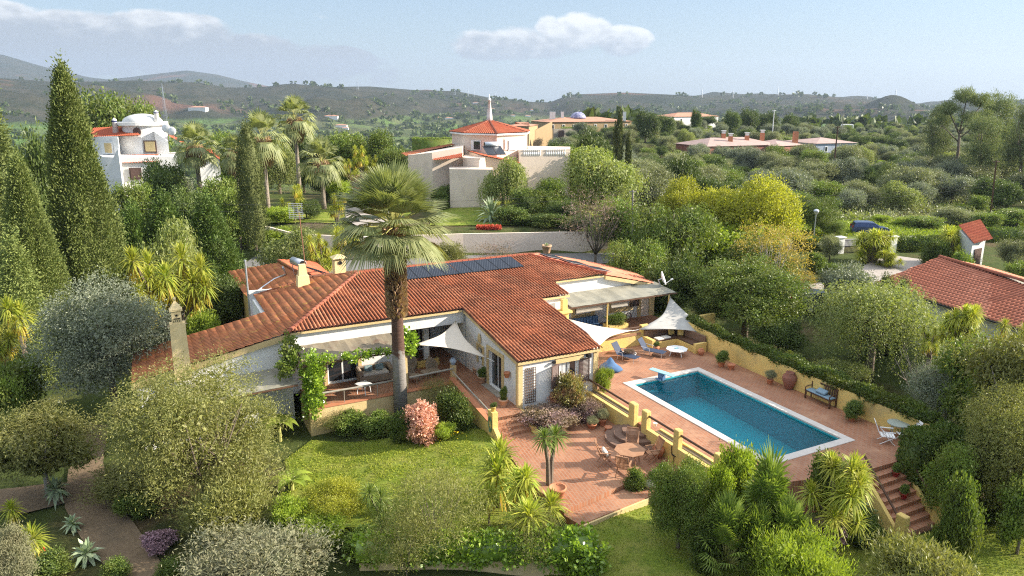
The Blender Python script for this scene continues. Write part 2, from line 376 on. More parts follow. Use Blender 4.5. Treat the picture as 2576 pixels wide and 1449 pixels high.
def vnoise(x, y, seed=0):
    xi = np.floor(x).astype(np.int64); yi = np.floor(y).astype(np.int64); fx = x - xi; fy = y - yi
    def h(a, b):
        n = (a * 374761393 + b * 668265263 + seed * 974634777) & 0x7fffffff
        n = ((n ^ (n >> 13)) * 1274126177) & 0x7fffffff
        return (n ^ (n >> 16)) / 0x7fffffff % 1.0
    fx = fx * fx * (3 - 2 * fx); fy = fy * fy * (3 - 2 * fy)
    return (h(xi, yi) * (1 - fx) + h(xi + 1, yi) * fx) * (1 - fy) + (h(xi, yi + 1) * (1 - fx) + h(xi + 1, yi + 1) * fx) * fy
def fbm(x, y, o=4, seed=0):
    s = 0; a = .5; t = 0
    for i in range(o): s = s + a * vnoise(x * 2 ** i, y * 2 ** i, seed + i); t += a; a *= .5
    return s / t
def terr(x, y):
    x = np.asarray(x, float); y = np.asarray(y, float); sh = x.shape; x = x.ravel(); y = y.ravel()
    d = np.maximum((x[:, None] - _CX) ** 2 + (y[:, None] - _CY) ** 2, .3)
    w = d ** -1.6; near = (w * _CZ).sum(1) / w.sum(1)
    bx = np.array([p[0] for p in _bp]); by = np.array([p[1] for p in _bp]); bz = np.array([p[2] for p in _bp])
    d = np.maximum((x[:, None] - bx) ** 2 + (y[:, None] - by) ** 2, 1); w = d ** -1.6; back = (w * bz).sum(1) / w.sum(1)
    wy = wall_y(x)
    k = sm((y - wy + .2) / 1.6) * sm((20 - x) / 14) * sm((x + 70) / 25)
    near = near * (1 - k) + back * k
    r = np.hypot(x, y); t = x / np.maximum(y, 1.0); t = np.clip(t, -3, 3); t = np.where(y < 1, np.sign(x) * 3, t)
    for bx_, by_, am, rd in ((28, 262, 5.0, 60), (78, 335, 4.0, 60), (75, 205, .8, 40)): near = near + am * np.exp(-((x - bx_) ** 2 + (y - by_) ** 2) / rd ** 2)
    st = 125 + 330 * sm((t - .03) / .12); ln = 180 + 260 * sm((t - .03) / .2)
    dep = -42 + 10 * sm((t - .3) / .4)
    val = dep + 9 * (fbm(x / 260, y / 260, 3, 5) - .5)
    cut = sm((r - 1150) / 900)
    D1 = 2700.0
    hz1 = skyz(SKYL, t, D1)
    prof = np.where(r < D1, np.clip((r - 1150) / (D1 - 1150), 0, 1), np.clip(1 - (r - D1) / 1700, 0, 1))
    prof = sm(prof) ** .85
    gully = (np.abs(fbm(x / 330, y / 330, 4, 11) - .5) * 2)
    rid = (gully - .28) * 95 * np.clip(4 * prof * (1 - prof), 0, 1) ** .8
    hill = val + (hz1 - val) * prof + rid
    spur = 34 * sm(1 - np.abs(r - 1500) / 380) * sm((fbm(x / 420 + 7, y / 420, 2, 3) - .48) / .22) * sm((.62 - t) / .25)
    hill = hill + spur
    D2 = 6200.0; hz2 = skyz(MTN, t, D2)
    p2 = np.where(r < D2, np.clip((r - 4300) / (D2 - 4300), 0, 1), np.clip(1 - (r - D2) / 1800, 0, 1)); p2 = sm(p2)
    far = hill * sm((4700 - r) / 1200) + -20 * (1 - sm((4700 - r) / 1200)); far = far + (hz2 - far) * p2 + (gully - .3) * 160 * p2 * (1 - p2) * (hz2 > 60)
    k = sm((r - st) / ln)
    z = near * (1 - k) + far * k
    return z.reshape(sh)
def wall_y(x): return np.interp(x, [-60, -30, -27.5, -22, -14, -5, 5, 20], [90, 84, 78.5, 74.5, 73.3, 75.0, 76.0, 77.0])
def tz(x, y): return float(terr(np.array([x]), np.array([y]))[0])
def make_ground():
    rs = [3.0]
    while rs[-1] < 8300: rs.append(rs[-1] * (1.0135 if 18 < rs[-1] < 160 else 1.02 if rs[-1] < 4500 else 1.05))
    rs = np.array(rs)
    az = np.concatenate([np.arange(-180, -48, 6.0), np.arange(-48, 48.01, .3), np.arange(54, 180.1, 6.0)]); az = np.radians(az)
    R, A = np.meshgrid(rs, az, indexing='ij'); X = R * np.sin(A); Y = R * np.cos(A); Z = terr(X, Y)
    n, m = X.shape; V = np.stack([X, Y, Z], -1).reshape(-1, 3)
    ix = np.arange(n * m).reshape(n, m); split = int(np.argmax(rs > 520))
    def quads(i0, i1): q = np.stack([ix[i0:i1, :-1], ix[i0:i1, 1:], ix[i0 + 1:i1 + 1, 1:], ix[i0 + 1:i1 + 1, :-1]], -1).reshape(-1, 4); return q[:, ::-1]
    # near ground
    me = np_mesh('ground', np.vstack([V, [[0, 0, -2.6]]]), quads(0, split), True)
    o = link('ground', me, None); tag(o, kind='structure')
    m_, nt, bs, out = new_mat('ground_soil_grass'); v = coords(nt, 'World')
    col = mix(nt, nz(nt, v, .35, 7, .7, .35, .7), (.06, .085, .022), (.10, .12, .035))
    col = mix(nt, nz(nt, v, .12, 6, .65, .48, .65), col, (.13, .095, .05))
    col = mix(nt, nz(nt, v, 1.6, 6, .7, .5, .75), col, (.03, .045, .014))
    nt.links.new(col, bs.inputs['Base Color']); bs.inputs['Roughness'].default_value = .95; bs.inputs['Specular IOR Level'].default_value = .1
    bump(nt, bs, nz(nt, v, 5, 6, .75), .8, .12); me.materials.append(m_)
    q = quads(split, n - 1); used = np.unique(q); rm = np.zeros(n * m, dtype=np.int64); rm[used] = np.arange(len(used))
    me = np_mesh('hills', V[used], rm[q], True); o = link('hills', me, None); tag(o, kind='structure')
    m_, nt, bs, out = new_mat('hill_scrub'); v = coords(nt, 'World')
    scr = mix(nt, nz(nt, v, .0035, 8, .62, .35, .68), (.040, .048, .030), (.082, .072, .050))
    scr = mix(nt, nz(nt, v, .03, 6, .75, .45, .7), scr, (.024, .034, .018))
    scr = mix(nt, nz(nt, coords(nt, 'World', (1, 1, 3)), .0022, 5, .6, .58, .66), scr, (.15, .085, .06))
    fld = mix(nt, nz(nt, v, .008, 4, .55, .42, .58), (.13, .22, .05), (.16, .18, .07))
    fld = mix(nt, nz(nt, v, .02, 6, .7, .5, .62), fld, (.03, .045, .018))
    sp = nt.nodes.new('ShaderNodeSeparateXYZ'); nt.links.new(v, sp.inputs[0])
    mr = nt.nodes.new('ShaderNodeMapRange'); mr.interpolation_type = 'SMOOTHSTEP'; mr.inputs[1].default_value = -30; mr.inputs[2].default_value = -14; nt.links.new(sp.outputs[2], mr.inputs[0])
    nm = nz(nt, v, .004, 5, .6, .4, .6); ad = nt.nodes.new('ShaderNodeMath'); ad.operation = 'ADD'; ad.use_clamp = True; nt.links.new(mr.outputs[0], ad.inputs[0])
    sb = nt.nodes.new('ShaderNodeMath'); sb.operation = 'MULTIPLY'; sb.inputs[1].default_value = .45; nt.links.new(nm, sb.inputs[0]); nt.links.new(sb.outputs[0], ad.inputs[1])
    col = mix(nt, ad.outputs[0], fld, scr)
    nt.links.new(col, bs.inputs['Base Color']); bs.inputs['Roughness'].default_value = .95; bs.inputs['Specular IOR Level'].default_value = .05
    bump(nt, bs, nz(nt, v, .035, 6, .75), 1.0, 6.0); me.materials.append(m_)
make_ground()
def drape(name, poly, m, lift=.08, step=.5, kind='structure', fr='h'):
    """a sheet following the ground over a polygon (villa axes)"""
    P = [W(*p)[:2] if fr == 'h' else p for p in poly]
    xs = [p[0] for p in P]; ys = [p[1] for p in P]
    bm = __import__('bmesh').new()
    from mathutils.geometry import tessellate_polygon
    f = bm.faces.new([bm.verts.new((p[0], p[1], 0)) for p in P]); bmesh = __import__('bmesh')
    for ax, (lo, hi) in enumerate(((min(xs), max(xs)), (min(ys), max(ys)))):
        c = lo + step
        while c < hi:
            no = (1, 0, 0) if ax == 0 else (0, 1, 0); co = (c, 0, 0) if ax == 0 else (0, c, 0)
            bmesh.ops.bisect_plane(bm, geom=bm.verts[:] + bm.edges[:] + bm.faces[:], plane_co=co, plane_no=no); c += step
    bm.normal_update()
    vs = np.array([v.co[:] for v in bm.verts]); z = terr(vs[:, 0], vs[:, 1]) + lift
    for v, zz in zip(bm.verts, z): v.co.z = zz
    for f in bm.faces:
        if f.normal.z < 0: f.normal_flip()
    me = bpy.data.meshes.new(name); bm.to_mesh(me); bm.free()
    o = link(name, me, m); tag(o, kind=kind); return o
lawn = [(6.6, 35.6), (8, 34.6), (10.5, 33.4), (13, 33.2), (14.45, 31.6), (14.45, 29.9), (15.3, 29.9), (14.6, 26), (14.0, 23.2), (11.5, 23.0), (9.5, 24), (6.5, 26), (4.5, 30), (5, 34)]
drape('lawn', lawn, M['lawn'])
low = [(14.2, 22.4), (17.9, 22.7), (19.5, 21.5), (21, 19.0), (24, 18.6), (25.4, 16.4), (28, 16.2), (31.5, 16.8), (34, 14), (31, 10), (20, 10), (12, 16), (12, 21)]
drape('lower_lawn', low, M['lawn'])
# gravel path at the left, running towards the camera
pth = [gz(x, y, -1.9)[:2] for x, y in ((195, 1085), (275, 1085), (262, 1180), (280, 1260), (340, 1330), (430, 1460), (290, 1460), (205, 1360), (165, 1290), (175, 1190))]
drape('gravel_path', pth, M['gravel'], fr='w')
pth = [gz(x, y, -1.8)[:2] for x, y in ((-40, 1240), (140, 1225), (250, 1230), (220, 1262), (60, 1300), (-40, 1290))]
drape('garden_path', pth, M['gravel'], lift=.1, fr='w')
pth = [gz(x, y, -1.7)[:2] for x, y in ((2390, 1170), (2440, 1160), (2530, 1260), (2450, 1285), (2380, 1230))]
drape('side_path', pth, M['gravel'], fr='w')
# road, verge, driveway at the right, lane behind the villa
road = [gz(x, y, 0)[:2] for x, y in ((1980, 617), (2120, 606), (2280, 596), (2420, 585), (2640, 566), (2640, 584), (2420, 603), (2290, 612), (2130, 622), (1980, 632))]
drape('road', road, M['asphalt'], lift=.1, step=2, fr='w')
vg = mat('verge_grass', (.19, .22, .06), (.13, .18, .04), .95, .8, .5, c3=(.36, .24, .11), s3=.25)
drape('grass_verge', [gz(x, y, 0)[:2] for x, y in ((1960, 560), (2300, 540), (2640, 530), (2640, 566), (2420, 585), (2120, 606), (1960, 617))], vg, lift=.06, step=2, fr='w')
drape('driveway', [gz(x, y, 0)[:2] for x, y in ((2190, 660), (2240, 643), (2335, 655), (2350, 668), (2230, 735), (2060, 745), (2030, 715), (2120, 700))], M['cobble'], lift=.08, step=1, fr='w')
drape('lane', [(-26, 66), (-22, 64.5), (-12, 64), (2, 68), (14, 72), (14, 75.6), (2, 75), (-14, 72.6), (-22, 73.5), (-27, 77)], M['asphalt'], lift=.07, step=1.5, fr='w')
drape('front_garden_lawn', [(-9, 79), (11, 80), (11, 92), (2, 93), (-9, 91)], M['lawn'], lift=.1, step=1.5, fr='w')
drape('side_garden_lawn', [(-34, 84), (-13, 81), (-12, 90), (-22, 97), (-34, 96)], M['lawn'], lift=.1, step=1.5, fr='w')
drape('garden_drive', [(-24, 97), (-21, 92), (-19, 84), (-17, 80), (-13, 80), (-15, 90), (-13, 97)], M['cobble'], lift=.16, step=1.5, fr='w')
# ------------------------------------------------------------------ roofs
def tile_roof(poly, zf, down, name, m, parent, pitch=.205, course=.40, h=.065, seg=6, step=.022, fr='h', seed=1):
    L = math.hypot(*down); dn = (down[0] / L, down[1] / L); ac = (-dn[1], dn[0]); rnd = random.Random(seed)
    st = [(p[0] * ac[0] + p[1] * ac[1], p[0] * dn[0] + p[1] * dn[1]) for p in poly]
    s0 = min(p[0] for p in st); s1 = max(p[0] for p in st); ds = pitch / seg; V = []; Fc = []; prof = []; tid = []
    n = int(math.ceil((s1 - s0) / ds))
    for i in range(n):
        sa = s0 + i * ds; sb = min(sa + ds, s1); smid = (sa + sb) / 2; cr = []
        for j in range(len(st)):
            p, q = st[j], st[(j + 1) % len(st)]
            if (p[0] <= smid) != (q[0] <= smid):
                cr.append(p[1] + (q[1] - p[1]) * (smid - p[0]) / (q[0] - p[0]))
        cr.sort(); col = int(math.floor((sa - s0 + 1e-6) / pitch))
        pa = (.5 - .5 * math.cos(2 * math.pi * (sa - s0) / pitch)); pb = (.5 - .5 * math.cos(2 * math.pi * (sb - s0) / pitch))
        for t0, t1 in zip(cr[::2], cr[1::2]):
            t = t0; k = math.floor(t0 / course + 1e-6)
            while t < t1 - 1e-4:
                te = min((k + 1) * course, t1); tv = ((k * 7919 + col * 104729) % 997) / 997
                for (tt, fr_) in ((t, (t / course - k)), (te, (te / course - k))):
                    for (ss, pp) in ((sa, pa), (sb, pb)):
                        a = ac[0] * ss + dn[0] * tt; b = ac[1] * ss + dn[1] * tt
                        V.append((a, b, zf(a, b) + h * pp ** .8 * (1 + .15 * tv) + step * fr_)); prof.append(pp); tid.append(tv)
                q = len(V); Fc.append((q - 4, q - 3, q - 1, q - 2))
                if te < t1 - 1e-4:      # riser of the next course below
                    a0, b0 = V[q - 2][0], V[q - 2][1]
                    V.append((V[q - 2][0] + dn[0] * .002, V[q - 2][1] + dn[1] * .002, V[q - 2][2] - step)); V.append((V[q - 1][0] + dn[0] * .002, V[q - 1][1] + dn[1] * .002, V[q - 1][2] - step)); prof += [pa * .5, pb * .5]; tid += [tv, tv]
                    Fc.append((q - 2, q - 1, q + 1, q))
                t = te; k += 1
    if fr == 'h': V = [W(*v) for v in V]
    o = ORG[parent.name] if fr != 'l' else (0, 0, 0); V = np.array(V) - np.array(o)
    me = np_mesh(name, V, Fc)
    # make faces point up
    nr = np.zeros(len(Fc) * 3, dtype=np.float32); me.polygons.foreach_get('normal', nr)
    if nr.reshape(-1, 3)[:, 2].mean() < 0: me.flip_normals()
    for nm, d in (('prof', prof), ('tile', tid)):
        at_ = me.attributes.new(nm, 'FLOAT', 'POINT'); at_.data.foreach_set('value', np.array(d, dtype=np.float32))
    return link(name, me, m, parent)
def ridge_caps(p0, p1, name, m, parent, r=.12, L=.42, fr='h'):
    mb = MB(); a = Vector(p0); b = Vector(p1); d = b - a; n = max(1, int(d.length / L)); u = d.normalized(); side = u.cross(Vector((0, 0, 1))).normalized(); up = side.cross(u)
    for i in range(n):
        q0 = a + d * (i / n); q1 = a + d * ((i + 1.12) / n); k = len(mb.v)
        for (q, rr) in ((q0, r * 1.12), (q1, r * .88)):
            for j in range(7):
                t = math.pi * j / 6; mb.v.append(tuple(q + side * math.cos(t) * rr + up * (math.sin(t) * rr - .02)))
        for j in range(6): mb.f.append((k + j, k + j + 1, k + 8 + j, k + 7 + j))
        mb.f.append(tuple(k + j for j in range(7)))
    return mb.build(name, m, parent, fr)
def wall_panel(mb, p0, p1, zb, zt, th=.25, holes=()):
    """wall from p0 to p1 (plan points); zb, zt numbers or pairs; holes (s0,s1,z0,z1) in metres along the wall"""
    L = math.hypot(p1[0] - p0[0], p1[1] - p0[1]); u = ((p1[0] - p0[0]) / L, (p1[1] - p0[1]) / L); n = (-u[1], u[0])
    zb = (zb, zb) if not isinstance(zb, tuple) else zb; zt = (zt, zt) if not isinstance(zt, tuple) else zt
    xs = sorted({0, L, *[h[0] for h in holes], *[h[1] for h in holes]})
    Zb = lambda s: zb[0] + (zb[1] - zb[0]) * s / L
    Zt = lambda s: zt[0] + (zt[1] - zt[0]) * s / L
    def block(s0, s1, b0, b1, t0, t1):
        P = []
        for (z0, z1) in (((b0, b1)), ((t0, t1))):
            for (s, o, z) in ((s0, 0, z0), (s1, 0, z1), (s1, th, z1), (s0, th, z0)): P.append((p0[0] + u[0] * s + n[0] * o, p0[1] + u[1] * s + n[1] * o, z))
        mb.hexa(P)
    for s0, s1 in zip(xs, xs[1:]):
        hs = sorted([h for h in holes if h[0] < (s0 + s1) / 2 < h[1]], key=lambda h: h[2]); cb = (Zb(s0), Zb(s1))
        for h in hs:
            if h[2] > cb[0] + .01: block(s0, s1, cb[0], cb[1], h[2], h[2])
            cb = (h[3], h[3])
        block(s0, s1, cb[0], cb[1], Zt(s0), Zt(s1))
def window(parent, p0, p1, z0, z1, inset, name='window', frame='whitepaint', bars=1, glass='glass', fw=.06, fr='h', sill=False):
    """window between plan points p0 and p1, set back by inset along the wall's left normal"""
    L = math.hypot(p1[0] - p0[0], p1[1] - p0[1]); u = ((p1[0] - p0[0]) / L, (p1[1] - p0[1]) / L); n = (-u[1], u[0])
    def bx(mb, s0, s1, a0, a1, o0, o1):
        P = []
        for z in (a0, a1):
            for (s, o) in ((s0, o0), (s1, o0), (s1, o1), (s0, o1)): P.append((p0[0] + u[0] * s + n[0] * o, p0[1] + u[1] * s + n[1] * o, z))
        mb.hexa(P)
    f = MB()
    bx(f, 0, L, z0, z0 + fw, inset, inset + .05); bx(f, 0, L, z1 - fw, z1, inset, inset + .05)
    bx(f, 0, fw, z0 + fw, z1 - fw, inset, inset + .05); bx(f, L - fw, L, z0 + fw, z1 - fw, inset, inset + .05)
    for k in range(bars):
        c = L * (k + 1) / (bars + 1); bx(f, c - fw / 2, c + fw / 2, z0 + fw, z1 - fw, inset, inset + .05)
    w = f.build(name, M[frame], parent, fr)
    g = MB(); bx(g, fw * .5, L - fw * .5, z0 + fw * .5, z1 - fw * .5, inset + .02, inset + .03); g.build('pane', M[glass], w, fr)
    return w
# ------------------------------------------------------------------ the villa
zP1 = lambda a, b: 2.5 + .152 * (b - 31.43)
zP3 = lambda a, b: 3.55 + .196 * (a - 6.35)
zP2 = lambda a, b: 4.66 - .245 * (a - 24.6)
vo = W(16.4, 38, 0)
villa = thing('villa', 'long white and yellow villa with terracotta tile roofs beside the swimming pool', 'house', vo)
EAV = .10
pP1 = [(12.15, 45.65), (6.3, 38.4), (16.35, 38.4), (16.35, 31.43), (21.5, 31.43), (21.6, 38.45), (23.65, 38.45), (23.8, 40.7), (27.87, 40.75), (24.6, 45.65)]
tile_roof(pP1, lambda a, b: zP1(a, b) + .03 + .025 * math.sin(a * .9 + 1) * math.sin(b * .8) + .012 * math.sin(a * 3.1 + b * 2), (0, -1), 'roof', M['terr'], villa, course=.42, h=.10)
pP3 = [(12.15, 45.65), (9.5, 47.7), (5.95, 47.4), (5.95, 43.4), (-1.1, 43.2), (-1.2, 38.4), (6.3, 38.4)]
tile_roof(pP3, lambda a, b: zP3(a, b) + .03 + .02 * math.sin(a * 1.1) * math.sin(b * .9), (-1, 0), 'roof', M['terr2'], villa, pitch=.24, course=.46, h=.05, step=.035)
pP2 = [(24.6, 45.65), (27.87, 40.75), (32.35, 40.6), (34.6, 48), (27, 48.3)]
tile_roof(pP2, lambda a, b: zP2(a, b) + .03, (1, 0), 'roof', M['terr3'], villa, pitch=.24, course=.45)
# back slopes, seen only from beyond the ridge
tile_roof([(24.6, 45.7), (27, 48.3), (27, 51), (9.5, 51), (9.5, 47.7), (12.15, 45.7)], lambda a, b: 4.68 - .2 * (b - 45.65), (0, 1), 'roof', M['terr'], villa, seg=3)
ridge_caps((12.2, 45.68, 4.74), (24.6, 45.68, 4.74), 'ridge_cap', M['terr4'], villa)
ridge_caps((6.2, 38.25, 3.62), (12.2, 45.68, 4.74), 'ridge_cap', M['terr3'], villa, r=.14)
ridge_caps((27.95, 40.7, 4.0), (24.6, 45.68, 4.74), 'ridge_cap', M['terr4'], villa, r=.15)
ridge_caps((9.4, 47.75, 4.2), (12.2, 45.68, 4.74), 'ridge_cap', M['terr2'], villa)
ridge_caps((5.95, 47.45, 3.52), (9.4, 47.75, 4.2), 'ridge_cap', M['terr2'], villa)
# walls
def hole(pa, pb, fn, ref, z0, z1):      # two picture points -> hole along a wall
    pass
w = MB()
# gable front of the wing, with the window
sW0 = onB(1406, 930, 31.65)[0] - 16.5; sW1 = onB(1452, 920, 31.65)[0] - 16.5
wall_panel(w, (16.5, 31.65), (21.3, 31.65), -1.0, 2.42, holes=[(sW0, sW1, .85, 2.05)])
# left side of the wing
b1 = onA(1231, 960, 16.5)[1]; b0 = onA(1264, 985, 16.5)[1]
wall_panel(w, (16.5, 38.4), (16.5, 31.905), -1.0, (3.48, 2.5), holes=[(38.4 - b1, 38.4 - b0, .04, 2.12), (38.4 - 36.6, 38.4 - 36.0, 1.0, 1.9)])
wall_panel(w, (21.3, 31.905), (21.3, 38.7), -1.0, (2.45, 3.45))
# main facade, set back under the eave: left half closed, right half open porch
dx0 = 8.45; dx1 = 10.2
wall_panel(w, (6.45, 39.3), (12.3, 39.3), -.2, 3.55, holes=[(dx0 - 6.45, dx1 - 6.45, .03, 2.12)])
wall_panel(w, (16.5, 42.6), (16.5, 38.65), -.2, (3.98, 3.48))
wall_panel(w, (12.05, 39.56), (12.05, 42.6), -.2, (3.55, 3.9))
wall_panel(w, (12.3, 42.6), (16.75, 42.6), -.2, 3.95, holes=[(.5, 1.5, .9, 2.1), (2.0, 3.6, .03, 2.15)])
# upper band above the porch, carried on pillars, and the pale fascia wall over the verandah
wall_panel(w, (6.45, 38.62), (16.5, 38.62), 2.72, 3.5, th=.2)
wall_panel(w, (6.45, 38.85), (6.45, 39.3), -.2, 3.5)
# left wing under the lichen roof
wall_panel(w, (-1.0, 38.55), (6.4, 38.55), -1.7, (zP3(-1, 0) - .12, zP3(6.4, 0) - .1))
wall_panel(w, (-.9, 43.1), (-.9, 38.8), -1.9, 2.0)
wall_panel(w, (5.8, 47.2), (5.8, 43.3), -1.0, 3.35); wall_panel(w, (5.8, 43.2), (-.6, 43.2), -1.6, (3.35, 2.1))
# pool side: stepped bays and the white gable over the pergola
wall_panel(w, (21.55, 38.7), (23.45, 38.7), -1, 3.45); wall_panel(w, (23.45, 38.95), (23.45, 40.95), -1, (3.5, 3.8))
hx = lambda x, y: onB(x, y, 40.95)
wl0, wl1 = onB(1446, 790, 40.95)[0] - 23.7, onB(1487, 790, 40.95)[0] - 23.7
wr0, wr1 = onB(1541, 770, 40.95)[0] - 23.7, onB(1583, 765, 40.95)[0] - 23.7
dr0, dr1 = onB(1611, 790, 40.95)[0] - 23.7, onB(1631, 790, 40.95)[0] - 23.7
wall_panel(w, (23.7, 40.95), (27.9, 40.95), -1, (3.8, 3.8), holes=[(wl0, wl1, 1.35, 2.05)])
wall_panel(w, (27.9, 40.95), (32.1, 40.95), -1, (3.78, 2.75), holes=[(wr0 - 4.2, wr1 - 4.2, 1.4, 2.2), (dr0 - 4.2, dr1 - 4.2, .55, 2.45)])
wall_panel(w, (32.1, 41.2), (32.1, 47.5), -1, 2.7); wall_panel(w, (32, 50.3), (6, 50.3), -1, (2.7, 3.2), th=.2)
walls = w.build('wall', M['bluewhite'], villa)
# yellow trim: corners, fascias, surrounds
t = MB()
t.box(16.46, 16.72, 31.60, 31.64, -1, 2.40); t.box(16.44, 16.49, 31.60, 31.85, -1, 2.42)
t.box(21.05, 21.31, 31.60, 31.64, -1, 2.38); t.box(21.302 + .002, 21.35, 31.6, 31.9, -1, 2.4)
t.box(16.4, 21.42, 31.50, 31.60, 2.36, 2.50)
def slope_trim(p0, p1, z0, z1, h, th):
    L = math.hypot(p1[0] - p0[0], p1[1] - p0[1]); n = (-(p1[1] - p0[1]) / L * th, (p1[0] - p0[0]) / L * th); P = []
    for dz in (-h, 0):
        for (p, z, k) in ((p0, z0, 0), (p1, z1, 0), (p1, z1, 1), (p0, z0, 1)): P.append((p[0] + n[0] * k, p[1] + n[1] * k, z + dz))
    t.hexa(P)
slope_trim((16.36, 38.4), (16.36, 31.6), zP1(0, 38.4) - .02, zP1(0, 31.6) - .02, .16, .12)
slope_trim((-1.2, 38.38), (6.35, 38.38), zP3(-1.2, 0) - .01, zP3(6.35, 0) - .01, .30, .16)
slope_trim((6.45, 38.40), (16.3, 38.40), 3.54, 3.54, .10, .2)
slope_trim((27.9, 40.72), (32.3, 40.62), zP2(27.9, 0) + .02, zP2(32.3, 0) + .02, .24, .2)
slope_trim((23.8, 40.72), (27.8, 40.75), 3.9, 3.9, .10, .2); slope_trim((21.6, 38.47), (23.7, 38.47), 3.55, 3.55, .12, .2)
# surround of the side door and the small side window
z1 = 2.12
t.box(16.43, 16.495, b0 - .22, b0, -.0, z1 + .2); t.box(16.43, 16.495, b1, b1 + .22, 0, z1 + .2); t.box(16.43, 16.495, b0, b1, z1, z1 + .2)
t.box(16.43, 16.495, 35.85, 36.0, .9, 2.05); t.box(16.43, 16.495, 36.6, 36.75, .9, 2.05); t.box(16.43, 16.495, 36.0, 36.6, 1.9, 2.05)
# roller shutter box over the gable window
t.box(16.5 + sW0 - .25, 16.5 + sW1 + .35, 31.56, 31.645, 2.05, 2.30)
# verandah door and pillars
t.box(dx0 - .2, dx0, 39.22, 39.295, 0, 2.3); t.box(dx1, dx1 + .2, 39.22, 39.295, 0, 2.3)
# pergola side surrounds
for (s0, s1, za, zb) in ((wl0, wl1, 1.35, 2.05), (wr0, wr1, 1.4, 2.2)):
    t.box(23.7 + s0 - .28, 23.7 + s0, 40.9, 40.945, za - .3, zb + .3); t.box(23.7 + s1, 23.7 + s1 + .28, 40.9, 40.945, za - .3, zb + .3)
    t.box(23.7 + s0, 23.7 + s1, 40.9, 40.945, za - .3, za)
t.box(23.7 + dr0 - .3, 23.7 + dr0, 40.9, 40.945, .5, 2.7); t.box(23.7 + dr1, 23.7 + dr1 + .45, 40.9, 40.945, .5, 2.7)
tr = t.build('trim', M['ochre'], villa)
# barbecue chimney pillar at the notch, yellow with a cap slab
t = MB(); t.box(22.9, 23.42, 38.1, 38.5, -.5, 2.55); t.box(22.7, 23.6, 37.95, 38.6, 2.55, 2.68); t.box(23.0, 23.35, 38.15, 38.45, 2.68, 3.4)
t.build('pillar', M['yellow'], villa)
for bb in ((11.95, 12.2, 36.5, 36.75, .06, 2.72), (6.6, 6.85, 36.5, 36.75, .06, 2.6), (14.75, 15.0, 36.35, 36.65, .06, 1.02)): q = MB(); q.box(*bb); q.build('pillar', M['ochre'], villa)
c = MB(); c.box(14.4, 14.72, 39.85, 40.15, 0, 3.6); c.build('pillar', M['bluewhite'], villa)
# windows and doors
window(villa, (16.5 + sW0, 31.65), (16.5 + sW1, 31.65), .85, 2.05, .1)
cu = MB()
for (f0, f1) in ((.06, .42), (.5, .62)):
    n = 10
    for i in range(n):
        x0 = 16.5 + sW0 + (sW1 - sW0) * (f0 + (f1 - f0) * i / n); x1 = 16.5 + sW0 + (sW1 - sW0) * (f0 + (f1 - f0) * (i + 1) / n)
        y0 = 31.83 + (.03 if i % 2 else 0); y1 = 31.83 + (0 if i % 2 else .03); cu.sheet([(x0, y0 - .1, .9), (x1, y1 - .1, .9), (x1, y1 - .1, 2.0), (x0, y0 - .1, 2.0)])
cu.build('curtain', M['whitepaint'], villa)
def louvre(parent, p0, p1, z0, z1, th=.04, n=None):
    L = math.hypot(p1[0] - p0[0], p1[1] - p0[1]); u = ((p1[0] - p0[0]) / L, (p1[1] - p0[1]) / L); nn = (-u[1], u[0]); mb = MB()
    def bx(s0, s1, a0, a1, o0, o1):
        P = []
        for z in (a0, a1):
            for (s, o) in ((s0, o0), (s1, o0), (s1, o1), (s0, o1)): P.append((p0[0] + u[0] * s + nn[0] * o, p0[1] + u[1] * s + nn[1] * o, z))
        mb.hexa(P)
    bx(0, .06, z0, z1, 0, th); bx(L - .06, L, z0, z1, 0, th); bx(.06, L - .06, z0, z0 + .06, 0, th); bx(.06, L - .06, z1 - .06, z1, 0, th)
    n = n or int((z1 - z0) / .075)
    for i in range(n):
        z = z0 + .08 + (z1 - z0 - .16) * i / (n - 1); P = []
        for (zz, s_, o) in ((z - .02, .06, 0), (z - .02, L - .06, 0), (z + .02, L - .06, th), (z + .02, .06, th)): P.append((p0[0] + u[0] * s_ + nn[0] * o, p0[1] + u[1] * s_ + nn[1] * o, zz))
        mb.sheet(P)
    return mb.build('shutter', M['shutter'], parent)
xl = 16.5 + sW0; xr = 16.5 + sW1
louvre(villa, (xl - .62, 31.30), (xl - .02, 31.58), .8, 2.05); louvre(villa, (xr + .08, 31.56), (xr + .68, 31.48), .8, 2.1)
window(villa, (16.5, b1), (16.5, b0), .04, 2.12, .14, name='door', bars=1)
window(villa, (16.5, 36.6), (16.5, 36.0), 1.0, 1.9, .1, bars=0)
s_ = MB(); s_.box(16.1, 16.49, b0 - .2, b1 + .2, -.02, .05); s_.build('sill', M['stone'], villa)
window(villa, (dx0, 39.3), (dx1, 39.3), .03, 2.12, .08, name='door', bars=1, fw=.09)
window(villa, (12.8, 42.6), (13.8, 42.6), .9, 2.1, .06); window(villa, (14.3, 42.6), (15.9, 42.6), .03, 2.15, .06, name='door')
window(villa, (23.7 + wl0, 40.95), (23.7 + wl1, 40.95), 1.35, 2.05, .06, bars=0); window(villa, (23.7 + wr0, 40.95), (23.7 + wr1, 40.95), 1.4, 2.2, .06, bars=0)
louvre(villa, (23.7 + wr1 + .02, 40.86), (23.7 + wr1 + .8, 40.86), 1.35, 2.25)
d = MB(); d.cbox((23.7 + (dr0 + dr1) / 2, 40.98, 1.5), (dr1 - dr0 - .08, .05, 1.86)); dd = d.build('door', M['cream'], villa)
